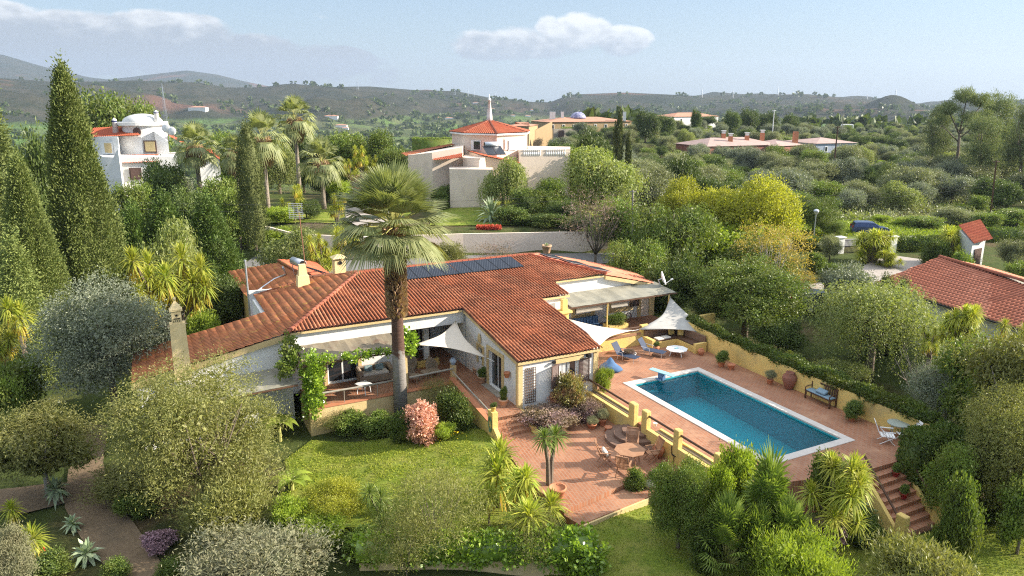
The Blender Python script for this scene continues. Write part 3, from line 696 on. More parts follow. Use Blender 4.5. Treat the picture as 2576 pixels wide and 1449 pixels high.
# verandah canopies of fibreglass sheet on poles
def canopy(p, q, b_hi, z_hi, b_lo, z_lo, m, wob=.0, zq=None):
    mb = MB(); n = 18; k = 10; idx = []
    for i in range(n + 1):
        a = p + (q - p) * i / n; row = []
        for j in range(k + 1):
            f = j / k; b = b_hi + (b_lo - b_hi) * f; z = z_hi + (z_lo - z_hi) * f + (0 if zq is None else (zq - z_hi) * i / n) - .05 * math.sin(math.pi * f) * (i % 3 != 0) + wob * math.sin(i * 2.1 + j)
            mb.v.append((a, b, z)); row.append(len(mb.v) - 1)
        idx.append(row)
    for i in range(n):
        for j in range(k): mb.f.append((idx[i][j], idx[i + 1][j], idx[i + 1][j + 1], idx[i][j + 1]))
    o = mb.build('canopy', m, villa); s = o.modifiers.new('thick', 'SOLIDIFY'); s.thickness = .02
    fr = MB(); fr.tube([(p - .1, b_lo, z_lo - .07), (q + .1, b_lo, z_lo - .07 + (0 if zq is None else zq - z_hi))], .05, 6)
    for i in range(0, n + 1, 3):
        a = p + (q - p) * i / n; dz = 0 if zq is None else (zq - z_hi) * i / n; fr.tube([(a, b_hi, z_hi - .06 + dz), (a, b_lo, z_lo - .1 + dz)], .035, 6)
    fr.build('canopy_frame', M['darkwood'], villa)
canopy(6.7, 11.9, 38.6, 2.72, 36.35, 2.42, M['plastic'], .01)
canopy(.6, 6.2, 38.5, 1.55, 36.3, 1.30, M['plastic2'], .01, zq=1.75)
canopy(23.9, 32.2, 40.9, 2.95, 38.5, 2.72, M['plastic2'], .01)
for (a, b) in ((26.6, 38.5), (31.6, 38.5)): pp = MB(); pp.tube([(a, b, .5), (a, b, 2.68)], .05, 8); pp.build('post', M['yellow'], villa)
bl = MB()     # rolled bamboo blinds under the pergola edge
for (a0, a1) in ((24.3, 26.3), (27.0, 28.3)):
    bl.sheet([(a0, 38.62, 2.66), (a1, 38.62, 2.66), (a1, 38.66, 2.3), (a0, 38.66, 2.3)]); bl.tube([(a0, 38.64, 2.28), (a1, 38.64, 2.28)], .06, 8)
bl.build('blind', M['greywood'], villa)
# chimneys
M['chim'] = mat('chimney_render', (.80, .63, .34), (.72, .55, .28), .85, 2.0, .4)
def chimney(base, w0, w1, h, name='chimney', m='chim', parent=villa, style=0):
    a, b, z = base; mb = MB()
    if style == 0:      # slab with ornamental lantern head
        mb.hexa([(a - w0, b, z), (a + w0, b, z), (a + w0, b + .5, z), (a - w0, b + .5, z), (a - w0 * .86, b, z + h), (a + w0 * .86, b, z + h), (a + w0 * .86, b + .45, z + h), (a - w0 * .86, b + .45, z + h)])
        mb.box(a - .22, a + .22, b + .03, b + .42, z + h, z + h + .62)
        mb.box(a - .29, a + .29, b - .03, b + .48, z + h + .62, z + h + .70)
        k = len(mb.v); c_ = (a, b + .22); q = .26
        mb.add([(c_[0] - q, c_[1] - q, z + h + .7), (c_[0] + q, c_[1] - q, z + h + .7), (c_[0] + q, c_[1] + q, z + h + .7), (c_[0] - q, c_[1] + q, z + h + .7), (c_[0], c_[1], z + h + 1.15)], [(0, 1, 4), (1, 2, 4), (2, 3, 4), (3, 0, 4)])
        mb.lathe([(.03, 0), (.07, .06), (.07, .12), (.02, .2)], (c_[0], c_[1], z + h + 1.1), 8)
    elif style == 1:    # stepped, tapering
        mb.hexa([(a - w0, b - w0 * .8, z), (a + w0, b - w0 * .8, z), (a + w0, b + w0 * .8, z), (a - w0, b + w0 * .8, z), (a - w1, b - w1 * .8, z + h * .6), (a + w1, b - w1 * .8, z + h * .6), (a + w1, b + w1 * .8, z + h * .6), (a - w1, b + w1 * .8, z + h * .6)])
        q = w1 * .8; mb.hexa([(a - q, b - q * .8, z + h * .6), (a + q, b - q * .8, z + h * .6), (a + q, b + q * .8, z + h * .6), (a - q, b + q * .8, z + h * .6), (a - q * .75, b - q * .6, z + h), (a + q * .75, b - q * .6, z + h), (a + q * .75, b + q * .6, z + h), (a - q * .75, b + q * .6, z + h)])
    else:               # square with a flat cap
        mb.box(a - w0, a + w0, b - w0, b + w0, z, z + h * .84)
        for dx in (-.8, .8):
            for dy in (-.8, .8): mb.box(a + dx * w0 - .04, a + dx * w0 + .04, b + dy * w0 - .04, b + dy * w0 + .04, z + h * .84, z + h * .93)
        mb.hexa([(a - w0 * 1.35, b - w0 * 1.35, z + h * .93), (a + w0 * 1.35, b - w0 * 1.35, z + h * .93), (a + w0 * 1.35, b + w0 * 1.35, z + h * .93), (a - w0 * 1.35, b + w0 * 1.35, z + h * .93), (a - .1, b - .1, z + h * 1.06), (a + .1, b - .1, z + h * 1.06), (a + .1, b + .1, z + h * 1.06), (a - .1, b + .1, z + h * 1.06)])
    o = mb.build(name, M[m], parent); return o
ch = chimney((1.12, 38.0, 2.0), .40, .3, 2.95, style=0)
hl = MB()           # pierced openings of the lantern head
hl.box(.98, 1.26, 37.985, 38.025, 5.18, 5.22)
for i in range(4):
    t_ = math.pi * i / 4; c_, s_2 = math.cos(t_) * .12, math.sin(t_) * .12; hl.add([(1.12 - c_, 38.02, 5.36 - s_2), (1.12 - s_2 * .15, 38.02, 5.36 + c_ * .15), (1.12 + c_, 38.02, 5.36 + s_2), (1.12 + s_2 * .15, 38.02, 5.36 - c_ * .15)], [(0, 1, 2, 3)])
for i in range(4): hl.box(.96 + i * .09, .99 + i * .09, 38.02, 38.025, 5.02, 5.12)
hl.build('chimney_opening', M['black'], ch)
chimney((8.85, 46.5, 3.7), .42, .34, 1.75, style=1)
c3 = chimney((11.45, 47.6, 3.9), .36, .3, 1.65, style=2)
hb = MB(); hb.tube([(11.45, 47.2, 5.15), (11.45, 47.6, 5.15)], .13, 10); hb.build('chimney_opening', M['black'], c3)
# ------------------------------------------------------------------ annexe roof behind the left wing
an = thing('annexe', 'low red tiled annexe behind the left wing carrying the water heater', 'outbuilding', W(8.5, 54, 0))
R0, R1 = (9.35, 58.3), (10.1, 51.6)
tile_roof([R0, (5.9, 61.3), (6.0, 53.4), (6.3, 50.4), R1], lambda a, b: 3.3 - .28 * (9.8 - a), (-1, 0), 'roof', M['terr2'], an, pitch=.24, course=.46, h=.05, step=.035)
tile_roof([R0, (12.6, 60.5), (12.6, 50.6), R1], lambda a, b: 3.3 - .28 * (a - 9.8), (1, 0), 'roof', M['terr4'], an, pitch=.24, course=.45)
ridge_caps((R0[0], R0[1], 3.4), (R1[0], R1[1], 3.4), 'ridge_cap', M['terr2'], an)
w = MB(); wall_panel(w, (6.2, 60.8), (6.2, 50.9), -1, 2.1); wall_panel(w, (6.2, 51), (12.4, 51), -1, 2.2); w.build('wall', M['ochre'], an)
bx_ = thing('pump_housing', 'low concrete housing with a reddish slab between annexe and left wing', 'housing', W(6.2, 51, -.2))
w = MB(); w.box(5.3, 6.9, 49.7, 50.7, -1, .95); w.build('body', M['bluewhite'], bx_); w = MB(); w.box(5.15, 7.0, 49.55, 50.85, .95, 1.07); w.build('slab', M['terr3'] if False else M['pot'], bx_)
fl = thing('flue_pipe', 'tall thin grey flue pipe standing beside the annexe roof', 'pipe', W(5.9, 51.2, -.2))
p0 = onB(626, 760, 50.6); p1 = onB(616.5, 658, 50.6)
f = MB(); f.tube([(p0[0], p0[1], 1.0), p1], .07, 8); f.build('pipe', M['metal'], fl); f = MB(); f.tube([(p1[0], p1[1], p1[2] - .02), (p1[0], p1[1], p1[2] + .1)], .09, 8); f.build('cap', M['metal'], fl)
# solar water heater
def heater(name, label, c, a_, s, group=None, tilt=0):
    r = thing(name, label, 'water heater', c, a_, group)
    q = MB(); q.tube([(-.75 * s, 0, .95 * s), (.75 * s, 0, .95 * s)], .29 * s, 20); tk = q.build('tank', M['metal'], r, 'l', True)
    e = MB(); e.tube([(-.78 * s, 0, .95 * s), (-.75 * s, 0, .95 * s)], .25 * s, 20); e.build('end_cap', M['black'], r, 'l')
    f = MB()
    for x in (-.5 * s, .5 * s): f.tube([(x, .2 * s, .7 * s), (x, .1 * s, 0)], .03, 6); f.tube([(x, -.2 * s, .7 * s), (x, -1.7 * s, -.05)], .03, 6); f.tube([(x, .1 * s, 0), (x, -1.7 * s, -.05)], .03, 6)
    f.build('stand', M['metal'], r, 'l')
    pn = MB()
    for x in (-.52 * s, .52 * s): pn.cbox((x, -.95 * s, .38 * s), (1.0 * s, 1.9 * s, .07), 0, ('X', math.atan2(.75, 1.7)))
    pn.build('collector', M['solar'], r, 'l'); return r
hp = at(718, 668, AB(0, 0)[0] + 0 or 52.5)
ph = W(9.75, 52.6, 3.35)
heater('solar_water_heater', 'cylindrical solar water heater with black end on the annexe roof', ph, HA + math.radians(105), 1.0)
du = thing('insulated_duct', 'silver insulated pipe curving down over the annexe roof', 'pipe', W(8, 51, 2.5))
pts = [onZ(711, 672, 3.9), onZ(720, 690, 3.25), onZ(690, 702, 2.9), onZ(660, 723, 2.65), onZ(637, 742, 2.4), onZ(629, 752, 2.1), onZ(637, 760, 1.6)]
q = MB(); q.tube(pts, .07, 8); q.build('pipe', M['metal'], du, smooth=True)
# television aerial on a tall mast
ae = thing('tv_aerial', 'rusty mast with a gridded television aerial above the annexe', 'aerial', W(10.2, 50.5, 3))
m0 = onB(768, 672, 49.5); m1 = onB(753, 540, 49.5); q = MB(); q.tube([m0, m1], .035, 6); q.build('mast', mat('rust', (.25, .12, .07), None, .8), ae)
q = MB(); c_ = onB(747, 530, 49.5)
for k in range(9): q.tube([(c_[0] - .55, c_[1], c_[2] - .45 + k * .12), (c_[0] + .35, c_[1] - .2, c_[2] - .5 + k * .12)], .012, 4)
for k in range(4): q.tube([(c_[0] - .5 + k * .26, c_[1] - .06 * k, c_[2] - .5), (c_[0] - .5 + k * .26, c_[1] - .06 * k, c_[2] + .5)], .012, 4)
q.tube([(c_[0] - .1, c_[1], c_[2]), (c_[0] + .3, c_[1] - .7, c_[2] - .1)], .015, 4); q.build('grid', M['metal'], ae)
# photovoltaic panels on the ridge slope: nine side by side
wpan = (23.05 - 14.5) / 9
for i in range(9):      # nine side by side on the ridge slope
    a0_, a1_ = 14.5 + wpan * i + .012, 14.5 + wpan * (i + 1) - .012; zz = lambda a, b, d: zP1(a, b) + .14 + d
    def slab(x0, x1, y0, y1, z0, z1, nm, m, par):
        q = MB(); q.hexa([(x0, y0, zz(x0, y0, z0)), (x1, y0, zz(x1, y0, z0)), (x1, y1, zz(x1, y1, z0)), (x0, y1, zz(x0, y1, z0)), (x0, y0, zz(x0, y0, z1)), (x1, y0, zz(x1, y0, z1)), (x1, y1, zz(x1, y1, z1)), (x0, y1, zz(x0, y1, z1))]); return q.build(nm, m, par)
    pf = slab(a0_, a1_, 43.42, 45.45, 0, .04, 'solar_panel', M['black'], villa); slab(a0_ + .025, a1_ - .025, 43.45, 45.42, .041, .046, 'cells', M['solar'], pf)
for i in range(3):
    zz = lambda a, b, d: zP2(a, b) + .17 + d; b_ = 47.2 - i * 1.62; a_ = 26.2 + i * .95
    pf = slab(a_, a_ + 1.5, b_ - 1.55, b_, 0, .04, 'solar_panel', M['metal'], villa); slab(a_ + .03, a_ + 1.47, b_ - 1.52, b_ - .03, .041, .046, 'cells', M['solar'], pf)
# satellite dish
sd = thing('satellite_dish', 'large white satellite dish at the right end of the pergola roof', 'satellite dish', W(32.3, 40, 2.8), 0)
q = MB(); dc = Vector(onB(1665, 701, 39.9)); dirv = Vector((.72, -.6, .35)).normalized(); u = dirv.cross(Vector((0, 0, 1))).normalized(); vv = u.cross(dirv); k = 0
n = 20
for i in range(7):
    r_ = .46 * i / 6; dpt = .16 * (i / 6) ** 2
    for j in range(n):
        t_ = 2 * math.pi * j / n; q.v.append(tuple(dc + u * math.cos(t_) * r_ * 1.0 + vv * math.sin(t_) * r_ * 1.1 + dirv * dpt))
for i in range(6):
    for j in range(n): q.f.append((i * n + j, i * n + (j + 1) % n, (i + 1) * n + (j + 1) % n, (i + 1) * n + j))
dsh = q.build('dish', M['whitepaint'], sd, smooth=True); s = dsh.modifiers.new('t', 'SOLIDIFY'); s.thickness = .015
q = MB(); q.tube([dc - vv * .45, dc + dirv * .62 - vv * .25], .02, 6); q.tube([dc + dirv * .56 - vv * .25, dc + dirv * .72 - vv * .25], .06, 8); q.build('receiver_arm', M['whitepaint'], sd)
q = MB(); q.tube([dc, dc - dirv * .25, (dc.x, dc.y, 2.7)], .04, 6); q.build('bracket', M['metal'], sd)
# ------------------------------------------------------------------ terraces, walls, steps, pool
def struct(name, mb, m, fr='h'): return tag(mb.build(name, m, None, fr), kind='structure')
t = MB(); t.box(6.9, 15.0, 36.42, 42.6, -.3, 0.0); t.box(15.0, 16.5, 31.0, 42.6, -.3, -.004 + .0); struct('terrace_floor', t, M['floor'])
t = MB(); t.box(14.75, 16.5, 31.0, 36.4, -1.2, -.01); struct('walkway_floor', t, M['floor'])
tw = thing('terrace_wall', 'ochre retaining wall of the verandah with a tiled edge', 'wall', W(11, 36.3, -1))
t = MB(); t.box(6.75, 15.1, 36.17, 36.41, -1.9, .0); t.box(6.75, 7.0, 36.42, 38.5, -1.9, .0); t.build('wall', M['ochre'], tw)
t = MB(); t.box(6.72, 15.12, 36.14, 36.5, .002, .05); t.build('coping', M['pot'], tw)
t = MB()
t.tube([(6.8, 36.3, .78), (9.4, 36.3, .76), (12.0, 36.3, .80)], .055, 8); t.tube([(12.2, 36.3, .80), (14.8, 36.3, .88)], .055, 8)
for a in (8.6, 10.4): t.tube([(a, 36.3, .05), (a, 36.3, .76)], .02, 5)
t.build('rail', M['greywood'], tw)
sw = thing('garden_step_wall', 'sloping ochre wall running down beside the walkway to the steps', 'wall', W(14.7, 33, -1))
t = MB(); t.hexa([(14.48, 31.0, -1.4), (14.74, 31.0, -1.4), (14.74, 36.14, -1.4), (14.48, 36.14, -1.4), (14.48, 31.0, -.15), (14.74, 31.0, -.15), (14.74, 36.14, .42), (14.48, 36.14, .42)])
t.box(14.44, 14.74, 30.45, 31.0, -1.4, .55); t.hexa([(14.48, 29.8, -1.4), (14.7, 29.8, -1.4), (14.7, 30.45, -1.4), (14.48, 30.45, -1.4), (14.48, 29.8, -.7), (14.7, 29.8, -.7), (14.7, 30.45, -.25), (14.48, 30.45, -.25)])
t.build('wall', M['yellow'], sw)
t = MB(); t.hexa([(14.45, 31.02, -.148), (14.77, 31.02, -.148), (14.77, 36.13, .422), (14.45, 36.13, .422), (14.45, 31.02, -.11), (14.77, 31.02, -.11), (14.77, 36.13, .46), (14.45, 36.13, .46)]); t.build('coping', M['pot'], sw)
t = MB(); t.tube([(14.6, 31.05, .35), (14.6, 35.9, .86)], .04, 6); t.build('rail', M['greywood'], sw)
t = MB()
for k in range(4): t.box(14.75, 16.35, 29.9, 31.0 - k * .28 + 0 * k, -1.2, -.70 + .0 - .0 + (0)) if False else t.box(14.75, 16.4, 30.98 - (k + 1) * .3, 30.98 - k * .3, -1.3, -.17 * (k + 1) + 0.0)
struct('garden_steps', t, M['floor'])
pw = thing('planting_wall', 'low curved yellow wall at the right of the garden steps', 'wall', W(16.6, 30.5, -.7))
t = MB()
for k in range(5):
    t.box(16.42, 16.62, 31.55 - .42 * (k + 1), 31.55 - .42 * k, -1.3, -.05 - .11 * k)
t.build('wall', M['yellow'], pw)
# patio
t = MB(); t.prism([(14.6, 29.75), (20.78, 31.55), (20.78, 22.9), (17.9, 23.7), (14.1, 23.0), (13.9, 26)], -1.6, -.70); t.prism([(16.42, 30.0), (20.78, 31.5), (16.6, 31.6)], -1.6, -.706)
struct('patio', t, M['floor'])
t = MB(); t.prism([(14.3, 22.1), (18.8, 22.7), (19.3, 23.5), (17.95, 23.68), (14.1, 22.98)], -1.9, -.90); struct('patio_step', t, M['floor'])
t = MB(); t.prism([(14.25, 22.0), (18.85, 22.62), (19.36, 23.5), (19.32, 23.5), (18.8, 22.70), (14.25, 22.09)], -1.9, -.94); struct('step_edge', t, M['ochre'])
# deck round the pool
t = MB(); D0 = -2.0
t.prism([(20.9, 31.6), (20.9, 20.2), (23.3, 19.6), (23.3, 32.0), (21.35, 32.0), (21.35, 31.6)], D0, 0)
t.prism([(21.35, 32.0), (31.2, 32.0), (31.5, 37.0), (21.35, 37.0)], D0, 0)
t.prism([(28.8, 32.0), (28.8, 18.8), (31.25, 18.8), (31.2, 32.0)], D0, 0)
t.prism([(23.3, 21.05), (23.3, 19.6), (25.9, 18.9), (28.8, 18.8), (28.8, 21.05)], D0, 0)
struct('pool_deck', t, M['floor'])
pool = thing('swimming_pool', 'rectangular turquoise swimming pool with pale stone coping', 'swimming pool', W(26, 26.5, 0))
A0, A1, B0, B1 = 23.3, 28.8, 21.05, 32.0; c_ = .42
t = MB()
t.box(A0, A1, B0, B0 + c_, -.06, .035); t.box(A0, A1, B1 - c_, B1, -.06, .035); t.box(A0, A0 + c_, B0 + c_, B1 - c_, -.06, .035); t.box(A1 - c_, A1, B0 + c_, B1 - c_, -.06, .035)
bevel(t.build('coping', M['coping'], pool), .015)
m_, nt, bs, out = new_mat('pool_tiles'); v = coords(nt, 'Object'); mp = nt.nodes.new('ShaderNodeMapping'); mp.inputs['Rotation'].default_value = (0, 0, -HA); nt.links.new(v, mp.inputs[0])
ck = nt.nodes.new('ShaderNodeTexBrick'); ck.offset = 0; nt.links.new(mp.outputs[0], ck.inputs[0]); ck.inputs['Scale'].default_value = 1; ck.inputs['Brick Width'].default_value = .3; ck.inputs['Row Height'].default_value = .3; ck.inputs['Mortar Size'].default_value = .01
ck.inputs['Color1'].default_value = rgb((.028, .37, .44)); ck.inputs['Color2'].default_value = rgb((.03, .39, .45)); ck.inputs['Mortar'].default_value = rgb((.035, .39, .45))
nt.links.new(ck.outputs[0], bs.inputs['Base Color']); bs.inputs['Roughness'].default_value = .4
t = MB(); x0, x1, y0, y1 = A0 + c_, A1 - c_, B0 + c_, B1 - c_
t.sheet([(x0, y0, -1.75), (x1, y0, -1.75), (x1, y1, -1.55), (x0, y1, -1.55)])
t.sheet([(x0, y0, -1.8), (x0, y1, -1.8), (x0, y1, -.06), (x0, y0, -.06)]); t.sheet([(x1, y1, -1.8), (x1, y0, -1.8), (x1, y0, -.06), (x1, y1, -.06)])
t.sheet([(x1, y0, -1.8), (x0, y0, -1.8), (x0, y0, -.06), (x1, y0, -.06)]); t.sheet([(x0, y1, -1.8), (x1, y1, -1.8), (x1, y1, -.06), (x0, y1, -.06)])
t.box(x0 + .005, x0 + 1.5, y1 - .35, y1 - .005, -1.7, -.55); t.box(x0 + .005, x0 + 1.5, y1 - .70, y1 - .352, -1.7, -.9)
t.build('basin', m_, pool)
m_, nt, bs, out = new_mat('pool_water'); v = coords(nt, 'World')
gl = nt.nodes.new('ShaderNodeBsdfGlossy'); gl.inputs['Roughness'].default_value = .02; tp = nt.nodes.new('ShaderNodeBsdfTransparent'); tp.inputs[0].default_value = rgb((.40, .84, .88))
fr_ = nt.nodes.new('ShaderNodeFresnel'); fr_.inputs[0].default_value = 1.33; bp = nt.nodes.new('ShaderNodeBump'); bp.inputs['Strength'].default_value = .12; bp.inputs['Distance'].default_value = .04
nt.links.new(nz(nt, v, 5, 3, .5), bp.inputs['Height']); nt.links.new(bp.outputs[0], gl.inputs['Normal']); nt.links.new(bp.outputs[0], fr_.inputs['Normal'])
mx = nt.nodes.new('ShaderNodeMixShader'); nt.links.new(fr_.outputs[0], mx.inputs[0]); nt.links.new(tp.outputs[0], mx.inputs[1]); nt.links.new(gl.outputs[0], mx.inputs[2]); nt.links.new(mx.outputs[0], out.inputs[0])
t = MB(); t.sheet([(x0, y0, -.13), (x1, y0, -.13), (x1, y1, -.13), (x0, y1, -.13)]); wt = t.build('water', m_, pool)
# springboard
sb = thing('diving_board', 'pale blue springboard reaching over the near left pool corner', 'diving board', W(25.2, 32.3, 0))
t = MB(); p0 = Vector(onZ(1637, 926, .5)); p1 = Vector(onZ(1697, 945, .45)); u = (p1 - p0).normalized(); sd_ = Vector((-u.y, u.x, 0)) * .2; P = []
for dz in (-.05, 0):
    for p in (p0 - sd_, p1 - sd_, p1 + sd_, p0 + sd_): P.append((p.x, p.y, p.z + dz))
t.hexa(P); bevel(t.build('board', M['boardb'], sb), .02)
t = MB(); q = p0 + u * .75; t.cbox((q.x, q.y, .22), (.32, .3, .44), math.atan2(u.y, u.x)); t.tube([(q.x - .25, q.y - .2, .06), (q.x - .25, q.y + .2, .06)], .05, 8); t.build('stand', M['blue'], sb)
# wall with rails between deck and patio
ew = thing('deck_wall', 'yellow planted wall with pillars and dark rails between pool deck and patio', 'wall', W(21, 25, -.7))
t = MB(); t.box(20.66, 20.88, 27.75, 31.6, -1.3, .12); t.box(20.66, 20.88, 21.0, 26.3, -1.3, .12)
t.box(21.1, 21.25, 28.0, 31.5, .0, .2); t.box(21.12, 21.27, 21.2, 25.9, .0, .2); t.box(20.88, 21.25, 27.35, 27.55, 0, .2)
t.build('wall', M['yellow'], ew)
for (b0_, b1_) in ((27.3, 27.75), (26.3, 26.7), (23.95, 24.3), (21.3, 21.65)):
    t = MB(); t.box(20.62, 20.92, b0_, b1_, -1.3, 1.0); bevel(t.build('pillar', M['yellow'], ew), .05, 3)
t = MB(); t.tube([(20.8, 27.75, .78), (20.8, 31.6, .78)], .055, 8); t.tube([(20.8, 26.3, .75), (20.8, 24.3, .75)], .055, 8); t.tube([(20.8, 23.95, .75), (20.8, 21.6, .75)], .055, 8); t.build('rail', M['darkwood'], ew)
t = MB(); t.box(20.89, 21.09, 28.0, 31.5, .0, .14); t.box(20.89, 21.1, 21.3, 25.9, .0, .14); t.build('soil', M['gravel'], ew)
# round steps from the deck down to the patio
t = MB()
for k, r_ in enumerate((.75, 1.15, 1.6)):
    pts = [(20.65 - r_ * math.cos(t_), 27.0 + r_ * .95 * math.sin(t_)) for t_ in np.linspace(-math.pi / 2, math.pi / 2, 17)]
    t.prism([(20.655, 27.0 - r_ * .95)] + pts[1:-1] + [(20.655, 27.0 + r_ * .95)], -1.3, -.17 * (k + 1) - .003 * k)
struct('round_steps', t, mat('dark_tiles', (.16, .09, .065), (.22, .14, .10), .8, 6, .3))
# upper terrace with its retaining wall, right boundary wall
t = MB(); t.box(23.75, 32.1, 37.25, 40.95, -1.5, .5); struct('upper_terrace', t, M['floor'])
uw = thing('upper_terrace_wall', 'yellow retaining wall under the pergola terrace facing the pool', 'wall', W(27, 37, 0))
t = MB(); t.box(21.6, 28.3, 37.0, 37.24, -1.5, .86); t.box(28.3, 28.9, 36.98, 37.26, -1.5, 1.3); t.box(28.9, 31.5, 37.0, 37.24, -1.5, .95); t.build('wall', M['yellow'], uw)
t = MB(); t.tube([(26.5, 37.1, 1.25), (28.3, 37.1, 1.2)], .05, 8); t.build('rail', M['darkwood'], uw)
t = MB(); t.box(25.6, 28.2, 36.96, 36.998, .72, .9); t.build('band', M['wood'], uw)
t = MB(); [t.box(28.85, 28.9, 36.6 - .3 * k, 36.9 - .3 * k + .34 * (k == 0), -.5, .375 - .125 * k) for k in range(3)]; struct('terrace_steps', t, M['floor'])
rw = thing('boundary_wall', 'long yellow garden wall along the far side of the pool deck', 'wall', W(32.4, 28, 0))
t = MB(); pr = [(31.5, 37.0), (31.2, 33), (31.2, 26), (31.25, 19.0)]; tz_ = [1.35, 1.22, 1.13, 1.02]
for (p, q, za, zb) in zip(pr, pr[1:], tz_, tz_[1:]): wall_panel(t, q, p, -2, (zb, za), th=-.25) if False else t.hexa([(p[0], p[1], -2), (p[0] + .25, p[1], -2), (q[0] + .25, q[1], -2), (q[0], q[1], -2), (p[0], p[1], za), (p[0] + .25, p[1], za), (q[0] + .25, q[1], zb), (q[0], q[1], zb)])
t.box(31.7, 34.5, 37.0, 37.25, -1.5, 1.3); t.build('wall', M['yellow'], rw)
# stairs at the lower right
t = MB()
for k in range(8):
    z = -.19 * (k + 1); b = 18.8 - .3 * k; a0 = 27.6 - .1 * k; t.hexa([(a0 - .9, b - .3, -2.4), (a0 + 1.2, b - .3, -2.4), (a0 + 1.25, b, -2.4), (a0 - .85, b, -2.4), (a0 - .9, b - .3, z), (a0 + 1.2, b - .3, z), (a0 + 1.25, b, z), (a0 - .85, b, z)])
struct('pool_stairs', t, M['floor'])
for nm, a0, a1, lab in (('stair_wall', 26.45, 25.75, 'left yellow side wall with pillar and dark rail of the pool stairs'), ('stair_wall', 28.85, 28.1, 'right yellow side wall with pillar and dark rail of the pool stairs')):
    r = thing(nm, lab, 'wall', W(a1, 17, -1.6), group='side walls of the pool stairs')
    t = MB(); t.hexa([(a1, 16.5, -2.4), (a1 + .18, 16.5, -2.4), (a0 + .18, 18.9, -2.4), (a0, 18.9, -2.4), (a1, 16.5, -1.35), (a1 + .18, 16.5, -1.35), (a0 + .18, 18.9, .1), (a0, 18.9, .1)]); t.build('wall', M['yellow'], r)
    t = MB(); t.box(a1 - .04, a1 + .26, 16.15, 16.6, -2.4, -.55); bevel(t.build('pillar', M['yellow'], r), .05, 3)
    t = MB(); t.tube([(a1 + .1, 16.55, -.75), (a0 + .1, 18.9, .75)], .05, 8); t.build('rail', M['darkwood'], r)
# ------------------------------------------------------------------ foliage builders
def unit(v): return v / np.maximum(np.linalg.norm(v, axis=-1, keepdims=True), 1e-6)
def leaves(P, D, L, Wd, rng, bend=0.0):
    """diamond leaves: base points P, directions D, lengths L, widths Wd"""
    n = len(P); D = unit(D); R = unit(rng.normal(size=(n, 3))); Sd = unit(np.cross(D, R)); L = np.broadcast_to(L, (n,))[:, None]; Wd = np.broadcast_to(Wd, (n,))[:, None]
    mid = P + D * L * .45; tip = P + D * L
    if bend: tip = tip + np.array([0, 0, -1.0]) * L * bend; mid = mid + np.array([0, 0, -1.0]) * L * bend * .2
    V = np.stack([P, mid - Sd * Wd * .5, tip, mid + Sd * Wd * .5], 1).reshape(-1, 3)
    Fq = np.arange(n * 4).reshape(n, 4); return V, Fq
def merge(parts):
    V = []; Fq = []; k = 0
    for v, f in parts: V.append(v); Fq.append(f + k); k += len(v)
    return np.vstack(V), np.vstack(Fq)
def crown_pts(lobes, tufts, per, tr, rng, shell=(.72, 1.0), low=-.55, squash=.7):
    lobes = np.array(lobes, float); wgt = (lobes[:, 3] * lobes[:, 4] + lobes[:, 5] * (lobes[:, 3] + lobes[:, 4])) ; wgt /= wgt.sum()
    li = rng.choice(len(lobes), tufts * 2, p=wgt); d = unit(rng.normal(size=(tufts * 2, 3)))
    k = d[:, 2] > low; li = li[k][:tufts]; d = d[k][:tufts]; m = len(li)
    r = rng.uniform(*shell, size=(m, 1)); C = lobes[li, :3] + d * lobes[li, 3:6] * r
    # drop tufts lying deep inside another lobe
    ins = np.zeros(m, bool)
    for lb in lobes: ins |= ((((C - lb[:3]) / lb[3:6]) ** 2).sum(1) < .42)
    C, d = C[~ins], d[~ins]
    P = np.repeat(C, per, 0) + rng.normal(size=(len(C) * per, 3)) * tr * np.array([1, 1, squash]); O = np.repeat(d, per, 0)
    return P, O
def rand_lobes(w, h, n, rng, z0=.15, spread=.62, sz=(.28, .45)):
    L = [(0, 0, h * .55, w * .33, w * .33, h * .36)]
    for i in range(n):
        a = rng.uniform(0, 2 * math.pi); t = rng.uniform(min(-.25, -1.15 + z0 * 6), .9); rr = w * .5 * spread * math.sqrt(max(0, 1 - (t * .85) ** 2)) * rng.uniform(.6, 1.05); s = rng.uniform(*sz)
        z = h * (.55 + .36 * t); z = max(z, h * z0 + s * h * .3)
        L.append((math.cos(a) * rr, math.sin(a) * rr, z, w * s * .62, w * s * .62, min(h * s * .6, w * s * .55, max(h - z, .2 * h))))
    return L
def core(lobes, f=.66, rng=None, n=5200, L=.45):
    """larger leaves filling the inside of the crown so that it is not see-through"""
    rng = rng or np.random.default_rng(1); lb = np.array(lobes, float); w = lb[:, 3] * lb[:, 4] * lb[:, 5]; w = w / w.sum(); i = rng.choice(len(lb), n, p=w)
    d = unit(rng.normal(size=(n, 3))); P = lb[i, :3] + d * lb[i, 3:6] * (rng.random((n, 1)) ** .5) * f * 1.15
    return leaves(P, rng.normal(size=P.shape), min(.26, .22 * float(lb[:, 3].max())), min(.15, .13 * float(lb[:, 3].max())), rng)
